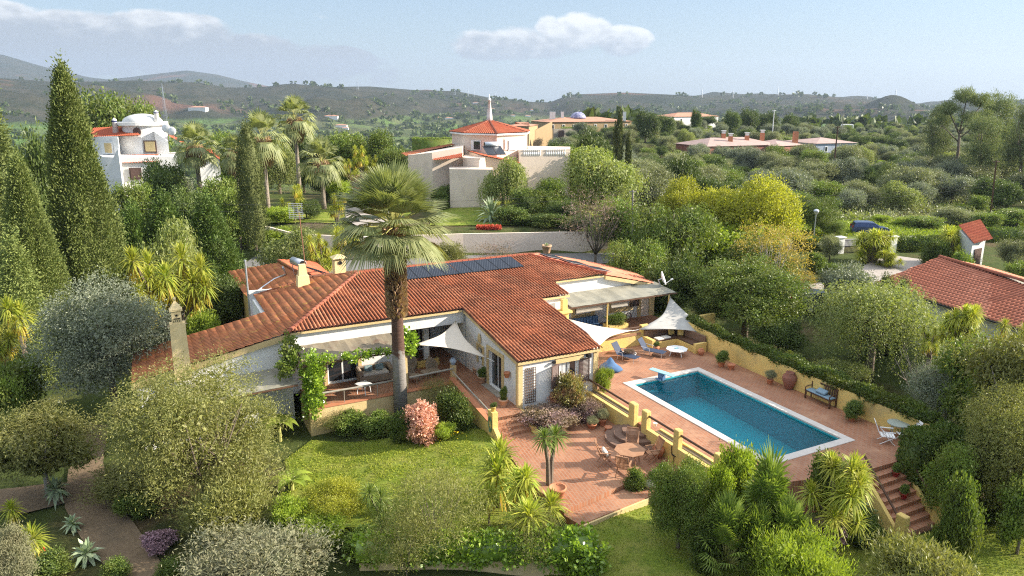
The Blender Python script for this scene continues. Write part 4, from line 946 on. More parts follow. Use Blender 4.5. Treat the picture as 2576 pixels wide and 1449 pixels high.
def trunk_mb(h, r, n=4, spread=.8, lean=0, z0=-.4, seed=0, split=.35):
    rnd = random.Random(seed); mb = MB(); top = (lean * h * .3, 0, h * split)
    mb.tube([(0, 0, z0), (lean * h * .1, 0, h * split * .5), top], [r * 1.3, r, r * .85], 8)
    for i in range(n):
        a = 2 * math.pi * i / n + rnd.uniform(-.4, .4); s = spread * rnd.uniform(.6, 1)
        mid = (top[0] + math.cos(a) * s * .45, math.sin(a) * s * .45, h * (split + .2)); end = (top[0] + math.cos(a) * s, math.sin(a) * s, h * rnd.uniform(.68, .86))
        mb.tube([top, mid, end], [r * .6, r * .4, r * .12], 6)
        for k in range(2):
            e2 = (mid[0] + rnd.uniform(-.5, .5) * spread, mid[1] + rnd.uniform(-.5, .5) * spread, h * rnd.uniform(.6, .8)); mb.tube([mid, e2], [r * .28, r * .08], 5)
    return mb
LM = {}
LM['olive'] = leaf_mat('olive_leaves', (.085, .11, .055), (.20, .23, .14), (.13, .15, .09), .25)
LM['oliveblue'] = leaf_mat('silver_olive_leaves', (.075, .10, .075), (.22, .26, .20), (.12, .15, .12), .22)
LM['dark'] = leaf_mat('dark_leaves', (.035, .065, .018), (.085, .125, .03), (.06, .09, .025), .25)
LM['mid'] = leaf_mat('green_leaves', (.055, .105, .02), (.14, .20, .04), (.10, .13, .035), .3)
LM['pepper'] = leaf_mat('pepper_leaves', (.10, .14, .045), (.21, .26, .10), (.15, .18, .07), .35)
LM['willow'] = leaf_mat('willow_leaves', (.075, .095, .028), (.20, .22, .08), (.125, .135, .045), .3)
LM['yellow'] = leaf_mat('yellow_leaves', (.14, .17, .02), (.30, .32, .045), (.18, .20, .03), .4)
LM['bright'] = leaf_mat('bright_leaves', (.10, .17, .02), (.25, .33, .05), (.16, .22, .03), .4)
LM['rust'] = leaf_mat('ochre_leaves', (.20, .15, .035), (.33, .28, .06), (.16, .15, .05), .35)
LM['cypress'] = leaf_mat('cypress_foliage', (.05, .085, .022), (.15, .19, .055), (.10, .135, .04), .15, .7)
LM['leyland'] = leaf_mat('leyland_foliage', (.04, .085, .018), (.10, .17, .035), (.07, .11, .025), .2, .6)
LM['pine'] = leaf_mat('pine_needles', (.06, .10, .04), (.17, .20, .10), None, .2, .7)
LM['sword'] = leaf_mat('sword_leaves', (.13, .20, .025), (.34, .37, .07), (.22, .24, .04), .35, .5, .3)
LM['swordy'] = leaf_mat('yellowing_sword_leaves', (.28, .25, .03), (.42, .33, .06), None, .35, .4)
LM['palm'] = leaf_mat('palm_leaves', (.09, .125, .055), (.25, .29, .16), (.17, .20, .09), .3, .5, .3)
LM['palmdark'] = leaf_mat('fan_palm_leaves', (.055, .10, .02), (.16, .22, .05), None, .3, .5, .3)
LM['dead'] = leaf_mat('dead_fronds', (.17, .12, .08), (.30, .23, .16), None, .15, .8, .1)
LM['ivy'] = leaf_mat('ivy_leaves', (.06, .13, .015), (.24, .36, .05), (.14, .22, .03), .3, .3, .6)
LM['hedge'] = leaf_mat('hedge_leaves', (.035, .07, .015), (.10, .145, .03), (.075, .10, .02), .25)
LM['grey'] = leaf_mat('grey_leaves', (.09, .11, .06), (.23, .245, .17), (.14, .145, .09), .2, .7)
LM['purple'] = leaf_mat('purple_foliage', (.10, .085, .055), (.19, .155, .11), (.17, .12, .14), .2, .7)
LM['mauve'] = leaf_mat('mauve_heads', (.12, .08, .11), (.30, .21, .27), None, .1, .8)
LM['pink'] = leaf_mat('pink_flowers', (.34, .17, .14), (.56, .38, .33), (.40, .24, .20), .2, .8)
LM['yflower'] = leaf_mat('yellow_flowers', (.70, .50, .02), (.8, .65, .05), None, .2, .8)
LM['redflower'] = leaf_mat('red_flowers', (.45, .03, .02), (.55, .06, .04), None, .2, .8)
LM['white'] = leaf_mat('white_flowers', (.6, .58, .52), (.75, .72, .68), None, .2, .8)
LM['agave'] = leaf_mat('agave_leaves', (.12, .18, .12), (.24, .31, .22), None, .15, .4)
LM['bare'] = leaf_mat('bare_twigs', (.22, .16, .13), (.36, .28, .24), None, 0, .8)
PR = {}
def proto(kind, lf, m, w, h, tr=None, trm='bark', name='tree', hide=True):
    """kind -> leaf mesh, trunk mesh, nominal width and height"""
    V = np.array(lf[0]); r_ = np.percentile(np.hypot(V[:, 0], V[:, 1]), 98.5); zt_ = np.percentile(V[:, 2], 99.97 if 'con' in name or 'cyp' in name else 99.7); k_ = np.array([w / 2 / r_, w / 2 / r_, h / zt_]); V = V * k_
    if tr is not None: tr.v = [(v[0] * k_[0] if v[2] > 0 else v[0], v[1] * k_[1] if v[2] > 0 else v[1], v[2] * (k_[2] if v[2] > 0 else 1)) for v in tr.v]
    me = np_mesh('crown', V, lf[1]); me.materials.append(m)
    tm = None
    if tr is not None:
        tm = bpy.data.meshes.new('trunk'); tm.from_pydata(tr.v, [], tr.f); tm.update(); tm.materials.append(M[trm])
        tm.polygons.foreach_set('use_smooth', [True] * len(tm.polygons))
    PR[kind] = (me, tm, w, h, name)
def mk(kind, w, h, mkey, tufts, per, L, Wd, seed, nl=9, tr=.22, out=.6, up=0.0, low=-.55, z0=.15, shell=(.6, 1.04), trunk=None, coref=.62, bend=0, name='tree', lobes=None, trm='bark', sz=(.28, .45), spread=.62, rnd=.8):
    rng = np.random.default_rng(seed); lb = lobes or rand_lobes(w, h, nl, rng, z0, sz=sz, spread=spread)
    P, O = crown_pts(lb, tufts, per, tr, rng, shell, low)
    D = O * out + rng.normal(size=P.shape) * rnd + np.array([0, 0, up])
    parts = [leaves(P, D, L * rng.uniform(.6, 1.2, len(P)), Wd * rng.uniform(.7, 1.2, len(P)), rng, bend)]
    if coref:
        parts.append(core(lb, coref, rng))
    proto(kind, merge(parts), LM[mkey], w, h, trunk, trm, name)
mk('olive1', 5, 4, 'olive', 620, 22, .20, .075, 1, nl=14, sz=(.16, .48), spread=.8, tr=.24, z0=.06, trunk=trunk_mb(4, .16, seed=1), name='olive_tree')
mk('olive2', 5, 3.6, 'oliveblue', 620, 22, .20, .075, 2, nl=14, sz=(.16, .48), spread=.8, tr=.24, z0=.06, trunk=trunk_mb(3.6, .15, seed=2), name='olive_tree')
mk('oliveN', 6.5, 7.5, 'oliveblue', 1700, 34, .15, .045, 3, nl=18, z0=.06, tr=.26, trunk=trunk_mb(7.5, .2, 5, 1.6, seed=3), coref=.6, name='olive_tree', shell=(.6, 1.2), sz=(.25, .42))
mk('dark1', 5, 4, 'dark', 520, 22, .20, .10, 4, nl=13, sz=(.16, .46), spread=.8, tr=.24, low=-.8, z0=.05, trunk=trunk_mb(4, .15, seed=4), name='carob_tree')
mk('dark2', 4, 3, 'mid', 380, 20, .18, .09, 5, tr=.2, low=-.8, z0=.05, trunk=trunk_mb(3, .1, seed=5), name='shrub')
mk('mid1', 5, 4.5, 'mid', 480, 24, .20, .10, 6, nl=12, tr=.24, z0=.05, trunk=trunk_mb(4.5, .15, seed=6), name='tree')
mk('midN', 7.5, 6.5, 'mid', 1300, 30, .17, .085, 7, nl=20, tr=.24, low=-.8, z0=.05, trunk=trunk_mb(6.5, .2, 5, 1.8, seed=7), coref=.6, sz=(.2, .36), name='tree')
mk('yellow1', 9, 7, 'yellow', 1300, 26, .20, .11, 8, nl=22, tr=.24, trunk=trunk_mb(7, .2, 5, 2, seed=8), sz=(.18, .32), spread=.7, name='tree')
mk('bright1', 4, 3, 'bright', 420, 22, .17, .10, 9, nl=11, tr=.18, low=-.8, z0=.05, trunk=trunk_mb(3, .1, seed=9), name='shrub')
mk('rust1', 6, 6, 'rust', 620, 20, .20, .06, 10, nl=12, tr=.3, coref=0, shell=(.5, 1.05), trunk=trunk_mb(6, .12, 8, 1.6, seed=10, split=.15), name='tree', trm='greybark')
mk('grey1', 4.5, 3.3, 'grey', 1500, 24, .15, .035, 11, nl=12, tr=.2, low=-.5, z0=.1, up=.5, trunk=trunk_mb(3.3, .08, seed=11), coref=.6, name='shrub')
mk('willowN', 7.5, 7.2, 'willow', 1500, 56, .17, .042, 12, nl=26, tr=.30, low=-.9, z0=.03, trunk=trunk_mb(7.2, .15, 11, 3.0, seed=12, split=.2), coref=.6, up=.1, bend=.15, shell=(.6, 1.22), spread=.85, sz=(.16, .46), name='tree')
mk('willow2', 5, 4.2, 'willow', 620, 30, .20, .045, 13, nl=12, tr=.26, low=-.4, z0=.25, trunk=trunk_mb(4.2, .12, 5, 1.2, seed=13), coref=.55, up=.1, bend=.2, name='tree', trm='greybark')
mk('willowS', 4, 2.6, 'bright', 620, 26, .20, .04, 14, nl=11, tr=.2, low=-.6, z0=.1, trunk=trunk_mb(2.6, .08, seed=14), coref=.6, up=1.0, name='shrub')
mk('willowY', 4, 2.6, 'willow', 620, 26, .20, .04, 15, nl=11, tr=.2, low=-.6, z0=.1, trunk=trunk_mb(2.6, .08, seed=15), coref=.6, up=1.0, name='shrub')
mk('ball', 2.2, 1.7, 'hedge', 300, 26, .10, .06, 16, nl=7, tr=.12, low=-.9, z0=0, coref=.72, name='shrub')
mk('ballm', 2.2, 1.7, 'mid', 300, 26, .11, .06, 17, nl=7, tr=.13, low=-.9, z0=0, coref=.72, name='shrub')
LM['reddish'] = leaf_mat('reddish_leaves', (.09, .10, .03), (.20, .19, .06), (.26, .13, .09), .25)
mk('ballr', 2.2, 1.7, 'reddish', 300, 26, .11, .06, 17, nl=7, tr=.13, low=-.9, z0=0, coref=.72, name='shrub')
mk('purple1', 2.4, 1.3, 'purple', 380, 26, .09, .035, 18, nl=8, tr=.13, low=-.9, z0=0, coref=.7, up=.5, name='shrub')
mk('mauve1', 1.8, 1.6, 'mauve', 160, 40, .08, .06, 19, nl=8, tr=.06, low=-.9, z0=0, coref=.78, name='flower_bush')
mk('pink1', 2.0, 1.8, 'pink', 330, 34, .065, .05, 20, nl=12, tr=.06, low=-.9, z0=0, coref=.8, name='flower_bush')
mk('wispy', 5.5, 4.5, 'willow', 1500, 14, .26, .036, 21, nl=12, tr=.36, coref=0, shell=(.25, 1.1), trunk=trunk_mb(4.5, .06, 9, 1.6, seed=21, split=.12), up=.5, name='shrub')
mk('bareP', 5, 4.2, 'purple', 420, 9, .2, .05, 22, nl=10, tr=.3, coref=0, shell=(.55, 1.1), trunk=trunk_mb(4.2, .1, 9, 1.7, seed=22, split=.15), name='tree')
# weeping tree: hanging strands
def weeping(kind, w, h, mkey, nst, per, seed, L=.16, Wd=.05, trunk=None, sl=(.6, 1.6), nl=10):
    rng = np.random.default_rng(seed); lb = rand_lobes(w, h, nl, rng, .1)
    C, O = crown_pts(lb, nst, 1, .1, rng, (.7, 1.05), -.5)
    n = len(C); ln = rng.uniform(*sl, size=n) * h / 5; t = np.tile(np.linspace(0, 1, per), n); i = np.repeat(np.arange(n), per)
    ox = O[i] * np.array([1, 1, 0]) * (t * (1.2 - t))[:, None] * .5
    P = C[i] + ox + np.stack([np.zeros_like(t), np.zeros_like(t), -t ** 1.3 * ln[i]], 1) + rng.normal(size=(n * per, 3)) * .06
    P[:, 2] = np.maximum(P[:, 2], .05 * h)
    D = rng.normal(size=P.shape) * .5 + O[i] * .3 + np.array([0, 0, -.9])
    parts = [leaves(P, D, L * rng.uniform(.7, 1.2, len(P)), Wd, rng), core(lb, .7, rng)]
    proto(kind, merge(parts), LM[mkey], w, h, trunk, 'bark', 'pepper_tree')
weeping('pepper1', 6, 5, 'pepper', 1100, 11, 31, .2, .065, trunk_mb(5, .2, 5, 1.6, seed=31))
weeping('pepperN', 9, 8, 'pepper', 2600, 14, 32, .19, .055, trunk_mb(8, .25, 6, 2.4, seed=32), nl=16)
weeping('pepperG', 6, 6, 'mid', 1300, 12, 33, .18, .06, trunk_mb(6, .2, 5, 1.6, seed=33), nl=12)
# columnar and conical conifers
def column(kind, w, h, mkey, n, seed, prof, L=.28, Wd=.12, clump=14, name='cypress_tree', tr=.12, upw=1.0):
    rng = np.random.default_rng(seed); m = n // clump; t = rng.beta(1.1, 1.25, m); ph = rng.uniform(0, 2 * math.pi, m)
    lump = 1 + .10 * np.sin(ph * 3 + t * 11) + .10 * np.sin(ph * 7 - t * 9 + 1) + .07 * np.sin(ph * 12 + t * 17)
    r = prof(t) * w / 2 * lump * rng.uniform(.88, 1.03, m)
    C = np.stack([np.cos(ph) * r, np.sin(ph) * r, t * h * .98], 1); O = np.stack([np.cos(ph), np.sin(ph), np.zeros(m)], 1)
    P = np.repeat(C, clump, 0); s = rng.uniform(0, 1, (len(P), 1)); Oi = np.repeat(O, clump, 0)
    P = P + rng.normal(size=P.shape) * np.array([tr, tr, tr * 3.2]) + Oi * s * .05
    D = Oi * .7 + np.array([0, 0, upw]) + rng.normal(size=P.shape) * .4
    parts = [leaves(P, D, L * rng.uniform(.6, 1.2, len(P)), Wd * rng.uniform(.7, 1.2, len(P)), rng)]
    th = np.linspace(0.01, .97, 24); pp = np.linspace(0, 2 * math.pi, 14, endpoint=False); T, Q = np.meshgrid(th, pp, indexing='ij'); R = prof(T) * w / 2 * .84
    R = R * (1 + .10 * np.sin(Q * 3 + T * 11) + .09 * np.sin(Q * 5 - T * 23 + 1))
    V = np.stack([np.cos(Q) * R, np.sin(Q) * R, T * h], -1).reshape(-1, 3); q = [(i * 14 + j, i * 14 + (j + 1) % 14, (i + 1) * 14 + (j + 1) % 14, (i + 1) * 14 + j) for i in range(23) for j in range(14)]
    parts.append((V, np.array(q))); tm = MB(); tm.tube([(0, 0, -.5), (0, 0, h * .5)], [.16 * w / 3, .08 * w / 3], 6)
    proto(kind, merge(parts), LM[mkey], w, h, tm, 'bark', name)
column('cypressN', 5.2, 20, 'cypress', 80000, 41, lambda t: np.clip((1 - t) * 1.28, 0, 1) ** .72 * (.80 + .25 * np.clip(t * 4, 0, 1)), L=.24, Wd=.10, tr=.17, upw=.8)
LM['cypd'] = leaf_mat('dark_cypress', (.03, .05, .015), (.09, .11, .035), None, .15, .7)
column('cypressM', 2.4, 9.5, 'cypd', 15000, 42, lambda t: np.clip((1 - t) * 3.2, 0, 1) ** .55 * np.clip(.35 + t * 4, 0, 1) ** .7 * (1 - .15 * t), L=.17, Wd=.07, tr=.11)
column('cypressS', 2.0, 11, 'cypd', 4200, 43, lambda t: np.clip((1 - t) * 2.2, 0, 1) ** .6 * np.clip(.5 + t * 3, 0, 1), L=.4, Wd=.2, tr=.12)
column('leyland', 6.5, 11, 'leyland', 30000, 44, lambda t: np.clip((1 - t) * 1.7, 0, 1) ** .75, L=.42, Wd=.13, tr=.26, name='conifer_tree', upw=.5)
column('conifer', 7, 16, 'cypress', 24000, 45, lambda t: np.clip((1 - t) * 1.3, 0, 1) ** .9, L=.45, Wd=.14, tr=.4, name='conifer_tree', upw=.1)
# pine with separate foliage pads
mk('pine1', 9, 13, 'pine', 420, 30, .34, .06, 51, lobes=[(-2.4, 0, 10, 1.9, 1.9, 1.0), (0, .5, 11.6, 2.0, 1.9, 1.1), (2.4, 0, 11, 1.8, 1.8, 1.0), (3.4, 0, 9.2, 1.3, 1.3, .8), (-3.4, .5, 8.6, 1.3, 1.3, .7), (.8, -.8, 9.0, 1.5, 1.5, .8)], tr=.24, up=.6, coref=.5, low=-.4, trunk=MB().tube([(0, 0, -1), (0, 0, 5), (-.2, 0, 7)], [.3, .25, .2], 8).tube([(-.2, 0, 7), (-2.2, 0, 9.6)], [.14, .07], 6).tube([(-.2, 0, 7), (.2, .3, 11)], [.16, .07], 6).tube([(-.2, 0, 7), (2.5, 0, 10.6)], [.14, .06], 6).tube([(-.2, 0, 6.4), (3.2, 0, 8.8)], [.1, .05], 6).tube([(-.2, 0, 6), (-3.2, .4, 8.2)], [.1, .05], 6), name='pine_tree')
mk('pine2', 7, 10, 'pine', 620, 26, .32, .06, 52, nl=14, z0=.05, tr=.28, up=.5, coref=.55, low=-.3, trunk=trunk_mb(10, .25, 5, 2, seed=52), name='pine_tree')
# fan palms
def fan(c, d, r, rng, nb=18, droop=.35, spread=2.3, wid=.05):
    """one fan leaf: hub c, direction d, blade radius r -> blades of two quads each"""
    d = Vector(d).normalized(); sd = d.cross(Vector((0, 0, 1)));
    if sd.length < .1: sd = Vector((1, 0, 0))
    sd.normalize(); up = sd.cross(d).normalized(); V = []
    for i in range(nb):
        a = (i / (nb - 1) - .5) * spread; dr = d * math.cos(a) + sd * math.sin(a); ln = r * (1 - .22 * abs(a) / (spread / 2)) * rng.uniform(.9, 1.05)
        pr = (sd * math.cos(a) - d * math.sin(a)) * wid * r * 1.0; m_ = c + dr * ln * .55 + up * .06 * r * math.cos(a) ; tp = c + dr * ln + Vector((0, 0, -1)) * droop * ln * rng.uniform(.7, 1.3)
        V += [c, m_ - pr, m_ + pr, c + dr * .02, m_ - pr, tp - pr * .15, tp + pr * .15, m_ + pr]
    return V
def palm_mesh(nf, r, pet, seed, z, el=(-.7, 1.45), nb=18, droop=.35, wid=.05):
    rng = random.Random(seed); V = []; mb = MB()
    for i in range(nf):
        t = (i + .5) / nf; e = el[0] + (el[1] - el[0]) * t ** .9 + rng.uniform(-.1, .1); a = i * 2.39996 + rng.uniform(-.15, .15)
        d = Vector((math.cos(a) * math.cos(e), math.sin(a) * math.cos(e), math.sin(e))); p = pet * rng.uniform(.85, 1.1)
        hub = Vector((0, 0, z)) + d * p - Vector((0, 0, 1)) * p * .12 * math.cos(e); dd = (d - Vector((0, 0, .30 * (1 - .9 * max(0, d.z))))).normalized()
        V += fan(hub, dd, r * rng.uniform(.85, 1.1), rng, nb, droop * (1.25 - .9 * max(0, d.z)), wid=wid)
        mb.tube([(0, 0, z), tuple((Vector((0, 0, z)) + hub) / 2 + Vector((0, 0, .06))), tuple(hub)], [.035, .025, .02], 4)
    V = np.array([tuple(v) for v in V]); return (V, np.arange(len(V)).reshape(-1, 4)), mb
def skirt_mesh(r, h, z, n, seed, L=.9):
    rng = np.random.default_rng(seed); t = rng.uniform(0, 1, n); a = rng.uniform(0, 2 * math.pi, n); rr = r * (.35 + .65 * np.sin(np.clip(t * 1.1 + .1, 0, 1) * math.pi * .8))
    P = np.stack([np.cos(a) * rr, np.sin(a) * rr, z - h * (1 - t) + L * .6], 1); D = np.stack([np.cos(a) * .25, np.sin(a) * .25, -np.ones(n)], 1) + rng.normal(size=(n, 3)) * .18
    return leaves(P, D, L, .09, rng)
def build_palm(name, label, loc, H, R, seed, group=None, skirt=1.0, lm='palm', r=1.35, pet=1.25, nf=34, tr=.22, boots=1.0, rot=0, bark='palmbark', nb=18, wid=.05, el=(-.7, 1.45), droop=.38):
    t = thing(name, label, 'palm tree', loc, 0, group); s = R / (r + pet)
    (V, Fq), pm = palm_mesh(nf, r * s, pet * s, seed, H, nb=nb, droop=droop, wid=wid, el=el)
    me = np_mesh('crown', V, Fq); link('crown', me, LM[lm], t); pm.build('frond_stalk', M['stalk'], t, 'l')
    q = MB(); q.tube([(0, 0, -.6), (0, 0, H * .3), (0, 0, H * .62), (0, 0, H * .9), (0, 0, H)], [tr * 1.18, tr * 1.0, tr * .88, tr * .82, tr * .75], 14); q.build('trunk', M[bark], t, 'l', True)
    if skirt: me = np_mesh('skirt', *skirt_mesh(.55 * s + .25, skirt, H - .1, int(420 * skirt), seed + 5)); link('dead_skirt', me, LM['dead'], t)
    if boots:
        rng = np.random.default_rng(seed); n = 230; n = 1100; a = rng.uniform(0, 2 * math.pi, n); z = H - .1 - boots * rng.uniform(0, 1, n) ** .9; rr = tr * rng.uniform(.9, 1.15, n); P = np.stack([np.cos(a) * rr, np.sin(a) * rr, z], 1); D = np.stack([np.cos(a) * .8, np.sin(a) * .8, np.ones(n)], 1)
        link('leaf_base', np_mesh('boots', *leaves(P, D, .42, .17, rng)), LM['dead'], t)
    return t
m_, nt, bs, out = new_mat('palm_bark'); v = coords(nt, 'Object', (1, 1, 6)); col = mix(nt, nz(nt, v, 2.2, 6, .7), (.20, .15, .11), (.36, .31, .26)); nt.links.new(col, bs.inputs['Base Color']); bs.inputs['Roughness'].default_value = .9; bump(nt, bs, nz(nt, v, 4, 5), .6, .05); M['palmbark'] = m_
m_, nt, bs, out = new_mat('palm_bark_two_tone'); v = coords(nt, 'Object'); sp = nt.nodes.new('ShaderNodeSeparateXYZ'); nt.links.new(v, sp.inputs[0])
ad = nt.nodes.new('ShaderNodeMath'); ad.operation = 'ADD'; nt.links.new(sp.outputs[2], ad.inputs[0]); nt.links.new(nz(nt, coords(nt, 'Object'), 3, 4), ad.inputs[1]); mr = nt.nodes.new('ShaderNodeMapRange'); mr.inputs[1].default_value = 3.9; mr.inputs[2].default_value = 4.15; nt.links.new(ad.outputs[0], mr.inputs[0])
v2 = coords(nt, 'Object', (1, 1, 8)); up_ = mix(nt, nz(nt, v2, 2.5, 6, .7), (.06, .028, .018), (.14, .075, .05)); lo_ = mix(nt, nz(nt, v2, 2, 6, .7), (.20, .18, .16), (.30, .275, .25)); nt.links.new(mix(nt, mr.outputs[0], lo_, up_), bs.inputs['Base Color']); bs.inputs['Roughness'].default_value = .9; bump(nt, bs, nz(nt, v2, 4, 5), .5, .04); M['palmbark2'] = m_
M['stalk'] = mat('frond_stalk', (.30, .33, .10), (.42, .36, .12), .6, 3, kind='Object')
# sword-leaved rosettes (yucca, cordyline)
def rosette(c, r, rng, n=70, el=(-.9, 1.5), w=.06, ax=(0, 0, 1)):
    V = []; ax = Vector(ax).normalized(); q = Vector((0, 0, 1)).rotation_difference(ax)
    for i in range(n):
        e = el[0] + (el[1] - el[0]) * (i + .5) / n; a = i * 2.39996 + rng.uniform(-.2, .2); d = q @ Vector((math.cos(a) * math.cos(e), math.sin(a) * math.cos(e), math.sin(e))); L = r * rng.uniform(.8, 1.1)
        sd = d.cross(Vector((0, 0, 1)));
        if sd.length < .05: sd = Vector((1, 0, 0))
        sd = sd.normalized() * w * r; m_ = c + d * L * .5 + Vector((0, 0, .03 * L)); tp = c + d * L - Vector((0, 0, 1)) * L * (.16 + .1 * math.cos(e)); V += [c, m_ - sd, tp, m_ + sd]
    return V
def yucca_proto(kind, w, h, heads, seed, mkey='sword', n=70, name='yucca', lowdead=True, wl=.05, r=.85):
    rng = random.Random(seed); V = []; DV = []; tm = MB()
    for (x, y, z, s) in heads:
        c = Vector((x, y, z)); V += rosette(c, r * s, rng, n, w=wl)
        if lowdead: DV += rosette(c - Vector((0, 0, .12)), r * s * .95, rng, 18, (-1.4, -.9), w=wl)
        tm.tube([(0, 0, -1.6), (x * .35, y * .35, z * .5), (x, y, z)], [.10, .07, .055], 6)
    V = np.array([tuple(v) for v in V]); me = np_mesh('leaf_rosettes', V, np.arange(len(V)).reshape(-1, 4)); me.materials.append(LM[mkey])
    tmm = bpy.data.meshes.new('trunk'); tmm.from_pydata(tm.v, [], tm.f); tmm.update(); tmm.materials.append(M['bark']); dm = None
    if DV: DV = np.array([tuple(v) for v in DV]); dm = np_mesh('old_leaves', DV, np.arange(len(DV)).reshape(-1, 4)); dm.materials.append(LM['swordy'])
    vx = np.hypot(V[:, 0], V[:, 1]); PR[kind] = (me, tmm, 2 * float(np.percentile(vx, 97)), float(V[:, 2].max()), name, dm)
def heads(n, w, h, seed, s=(.8, 1.1), zmin=.3):
    r = random.Random(seed); return [((a := r.uniform(0, 6.28), q := w * .5 * math.sqrt(r.random()) * .8, (math.cos(a) * q, math.sin(a) * q, h * (zmin + (.92 - zmin) * r.random()), r.uniform(*s)))[2]) for _ in range(n)]
yucca_proto('yuccaC', 4.2, 4.5, heads(17, 4.2, 4.5, 61), 61, n=85)
yucca_proto('yuccaD', 3.0, 3.5, heads(9, 3.0, 3.5, 62), 62, n=85)
yucca_proto('yuccaE', 3.4, 3.4, heads(15, 2.6, 2.6, 63, zmin=.15), 63, n=95, wl=.045, lowdead=False)
yucca_proto('yucca1', 1.7, 1.9, [(0, 0, 1.1, 1.25), (.35, .2, 1.5, 1.0)], 64, n=95)
yucca_proto('yucca2', 1.5, 1.5, [(0, 0, .8, 1.2)], 65, n=110)
yucca_proto('cordy', 1.7, 2.6, [(-.30, 0, 1.95, .68), (.34, .1, 1.75, .76)], 66, n=120, mkey='palmdark', wl=.035, lowdead=False, name='dracaena')
yucca_proto('cordyD', 2.6, 2.2, heads(5, 2.2, 2.2, 67, zmin=.4), 67, n=90, mkey='palmdark', wl=.035, lowdead=False, name='dracaena')
yucca_proto('agave', 1.4, .9, [(0, 0, .1, 1.25)], 68, n=34, mkey='agave', wl=.13, lowdead=False, name='agave')
yucca_proto('agaveL', 2.2, 1.2, [(0, 0, .1, 1.9)], 69, n=60, mkey='agave', wl=.06, lowdead=False, name='agave')
def fanbush(kind, w, h, n, seed, r=.55):
    rng = random.Random(seed); V = []; mb = MB()
    for i in range(n):
        e = rng.uniform(.05, 1.45); a = rng.uniform(0, 6.283); d = Vector((math.cos(a) * math.cos(e), math.sin(a) * math.cos(e), math.sin(e))); q = rng.uniform(.55, .95)
        hub = Vector((d.x * w * .36 * q, d.y * w * .36 * q, .1 + d.z * h * .75 * q)); V += fan(hub, d + Vector((0, 0, .1)), r * rng.uniform(.8, 1.15), rng, 16, .12, 3.4, .045); mb.tube([(0, 0, 0), tuple(hub)], [.02, .012], 4)
    V = np.array([tuple(v) for v in V]); proto(kind, (V, np.arange(len(V)).reshape(-1, 4)), LM['palmdark'], w, h, mb, 'stalk', 'fan_palm')
fanbush('fanbush', 3.0, 2.0, 80, 71, .7); fanbush('fansmall', 2.0, 1.6, 60, 72, .75)
# bare shrub
def bare_mb(h, w, n, seed, r=.03):
    rnd = random.Random(seed); mb = MB()
    for i in range(n):
        a = rnd.uniform(0, 6.28); s = w * .5 * rnd.uniform(.3, 1); p0 = (rnd.uniform(-.15, .15), rnd.uniform(-.15, .15), -.2); p1 = (math.cos(a) * s * .4, math.sin(a) * s * .4, h * .35); p2 = (math.cos(a) * s * .8, math.sin(a) * s * .8, h * rnd.uniform(.6, .85))
        mb.tube([p0, p1, p2], [r, r * .7, r * .5], 5)
        for k in range(5):
            q = Vector(p1).lerp(Vector(p2), rnd.uniform(.2, 1)); e = q + Vector((rnd.uniform(-.4, .4) * w * .4, rnd.uniform(-.4, .4) * w * .4, h * rnd.uniform(.1, .3))); mb.tube([tuple(q), tuple(e)], [r * .45, r * .2], 4)
            for kk in range(2):
                e2 = e + Vector((rnd.uniform(-.3, .3), rnd.uniform(-.3, .3), rnd.uniform(.1, .4))); mb.tube([tuple(e), tuple(e2)], [r * .25, r * .12], 3)
    return mb
bm_ = bare_mb(2.6, 4, 12, 81); me = bpy.data.meshes.new('branches'); me.from_pydata(bm_.v, [], bm_.f); me.update(); me.materials.append(M['barebark'] if 'barebark' in M else mat('bare_bark', (.34, .27, .22), (.26, .2, .17), .8, 5)); PR['bare'] = (me, None, 4, 2.6, 'bare_shrub')
# ------------------------------------------------------------------ planting
def ground_hit(x, ybase):
    r = ray(x, ybase); ts = np.geomspace(15, 900, 900); X = r[0] * ts; Y = r[1] * ts; Z = CAMZ + r[2] * ts; g = terr(X, Y); k = np.argmax(Z < g)
    return X[k], Y[k]
NPL = [0]
def plant(kind, loc, w, h, label, cat, group=None, name=None, rot=None, lean=None):
    me, tm, w0, h0, nm = PR[kind][:5]; NPL[0] += 1; rnd = random.Random(NPL[0] * 7 + 3)
    o = bpy.data.objects.new(name or nm, None); COL.objects.link(o); o.location = loc; o.rotation_euler = (0, 0, rnd.uniform(0, 6.28) if rot is None else rot); o.scale = (w / w0, w / w0, h / h0)
    if len(PR[kind]) > 5 and h / h0 > w / w0 * 1.15: k_ = w / w0 * 1.1; o.scale = (w / w0, w / w0, k_); o.location = (loc[0], loc[1], loc[2] + h - h0 * k_)
    if lean: o.rotation_euler = (lean[0], lean[1], o.rotation_euler[2])
    tag(o, label, cat, group); ORG[o.name] = (0, 0, 0)
    yu = len(PR[kind]) > 5
    link('leaf_rosettes' if yu else ('branches' if kind == 'bare' else 'crown' if cat in ('tree', 'palm tree') else 'foliage'), me, None, o)
    if tm is not None: link('trunk', tm, None, o)
    if yu and PR[kind][5] is not None: link('old_leaves', PR[kind][5], None, o)
    return o
def T(kind, x, ytop, w, label, ybase=None, D=None, cat='tree', group=None, name=None, rot=None, zb=None):
    """plant whose crown spans w picture columns round x, with its top at row ytop, rooted at row ybase or distance D"""
    if D is None:
        X, Y = ground_hit(x, ybase); D = Y
    zt = at(x, ytop, D)[2]; xx = (x - 1288) / F * (D * math.cos(PITCH)); zg = tz(xx, D) if zb is None else zb
    dep = D * math.cos(PITCH) - ((zt + zg) / 2 - CAMZ) * math.sin(PITCH); xx = (x - 1288) / F * dep; zg = tz(xx, D) if zb is None else zb
    h = max(zt - zg, .3); return plant(kind, (xx, D, zg - .05), w * dep / F, h, label, cat, group, name, rot)
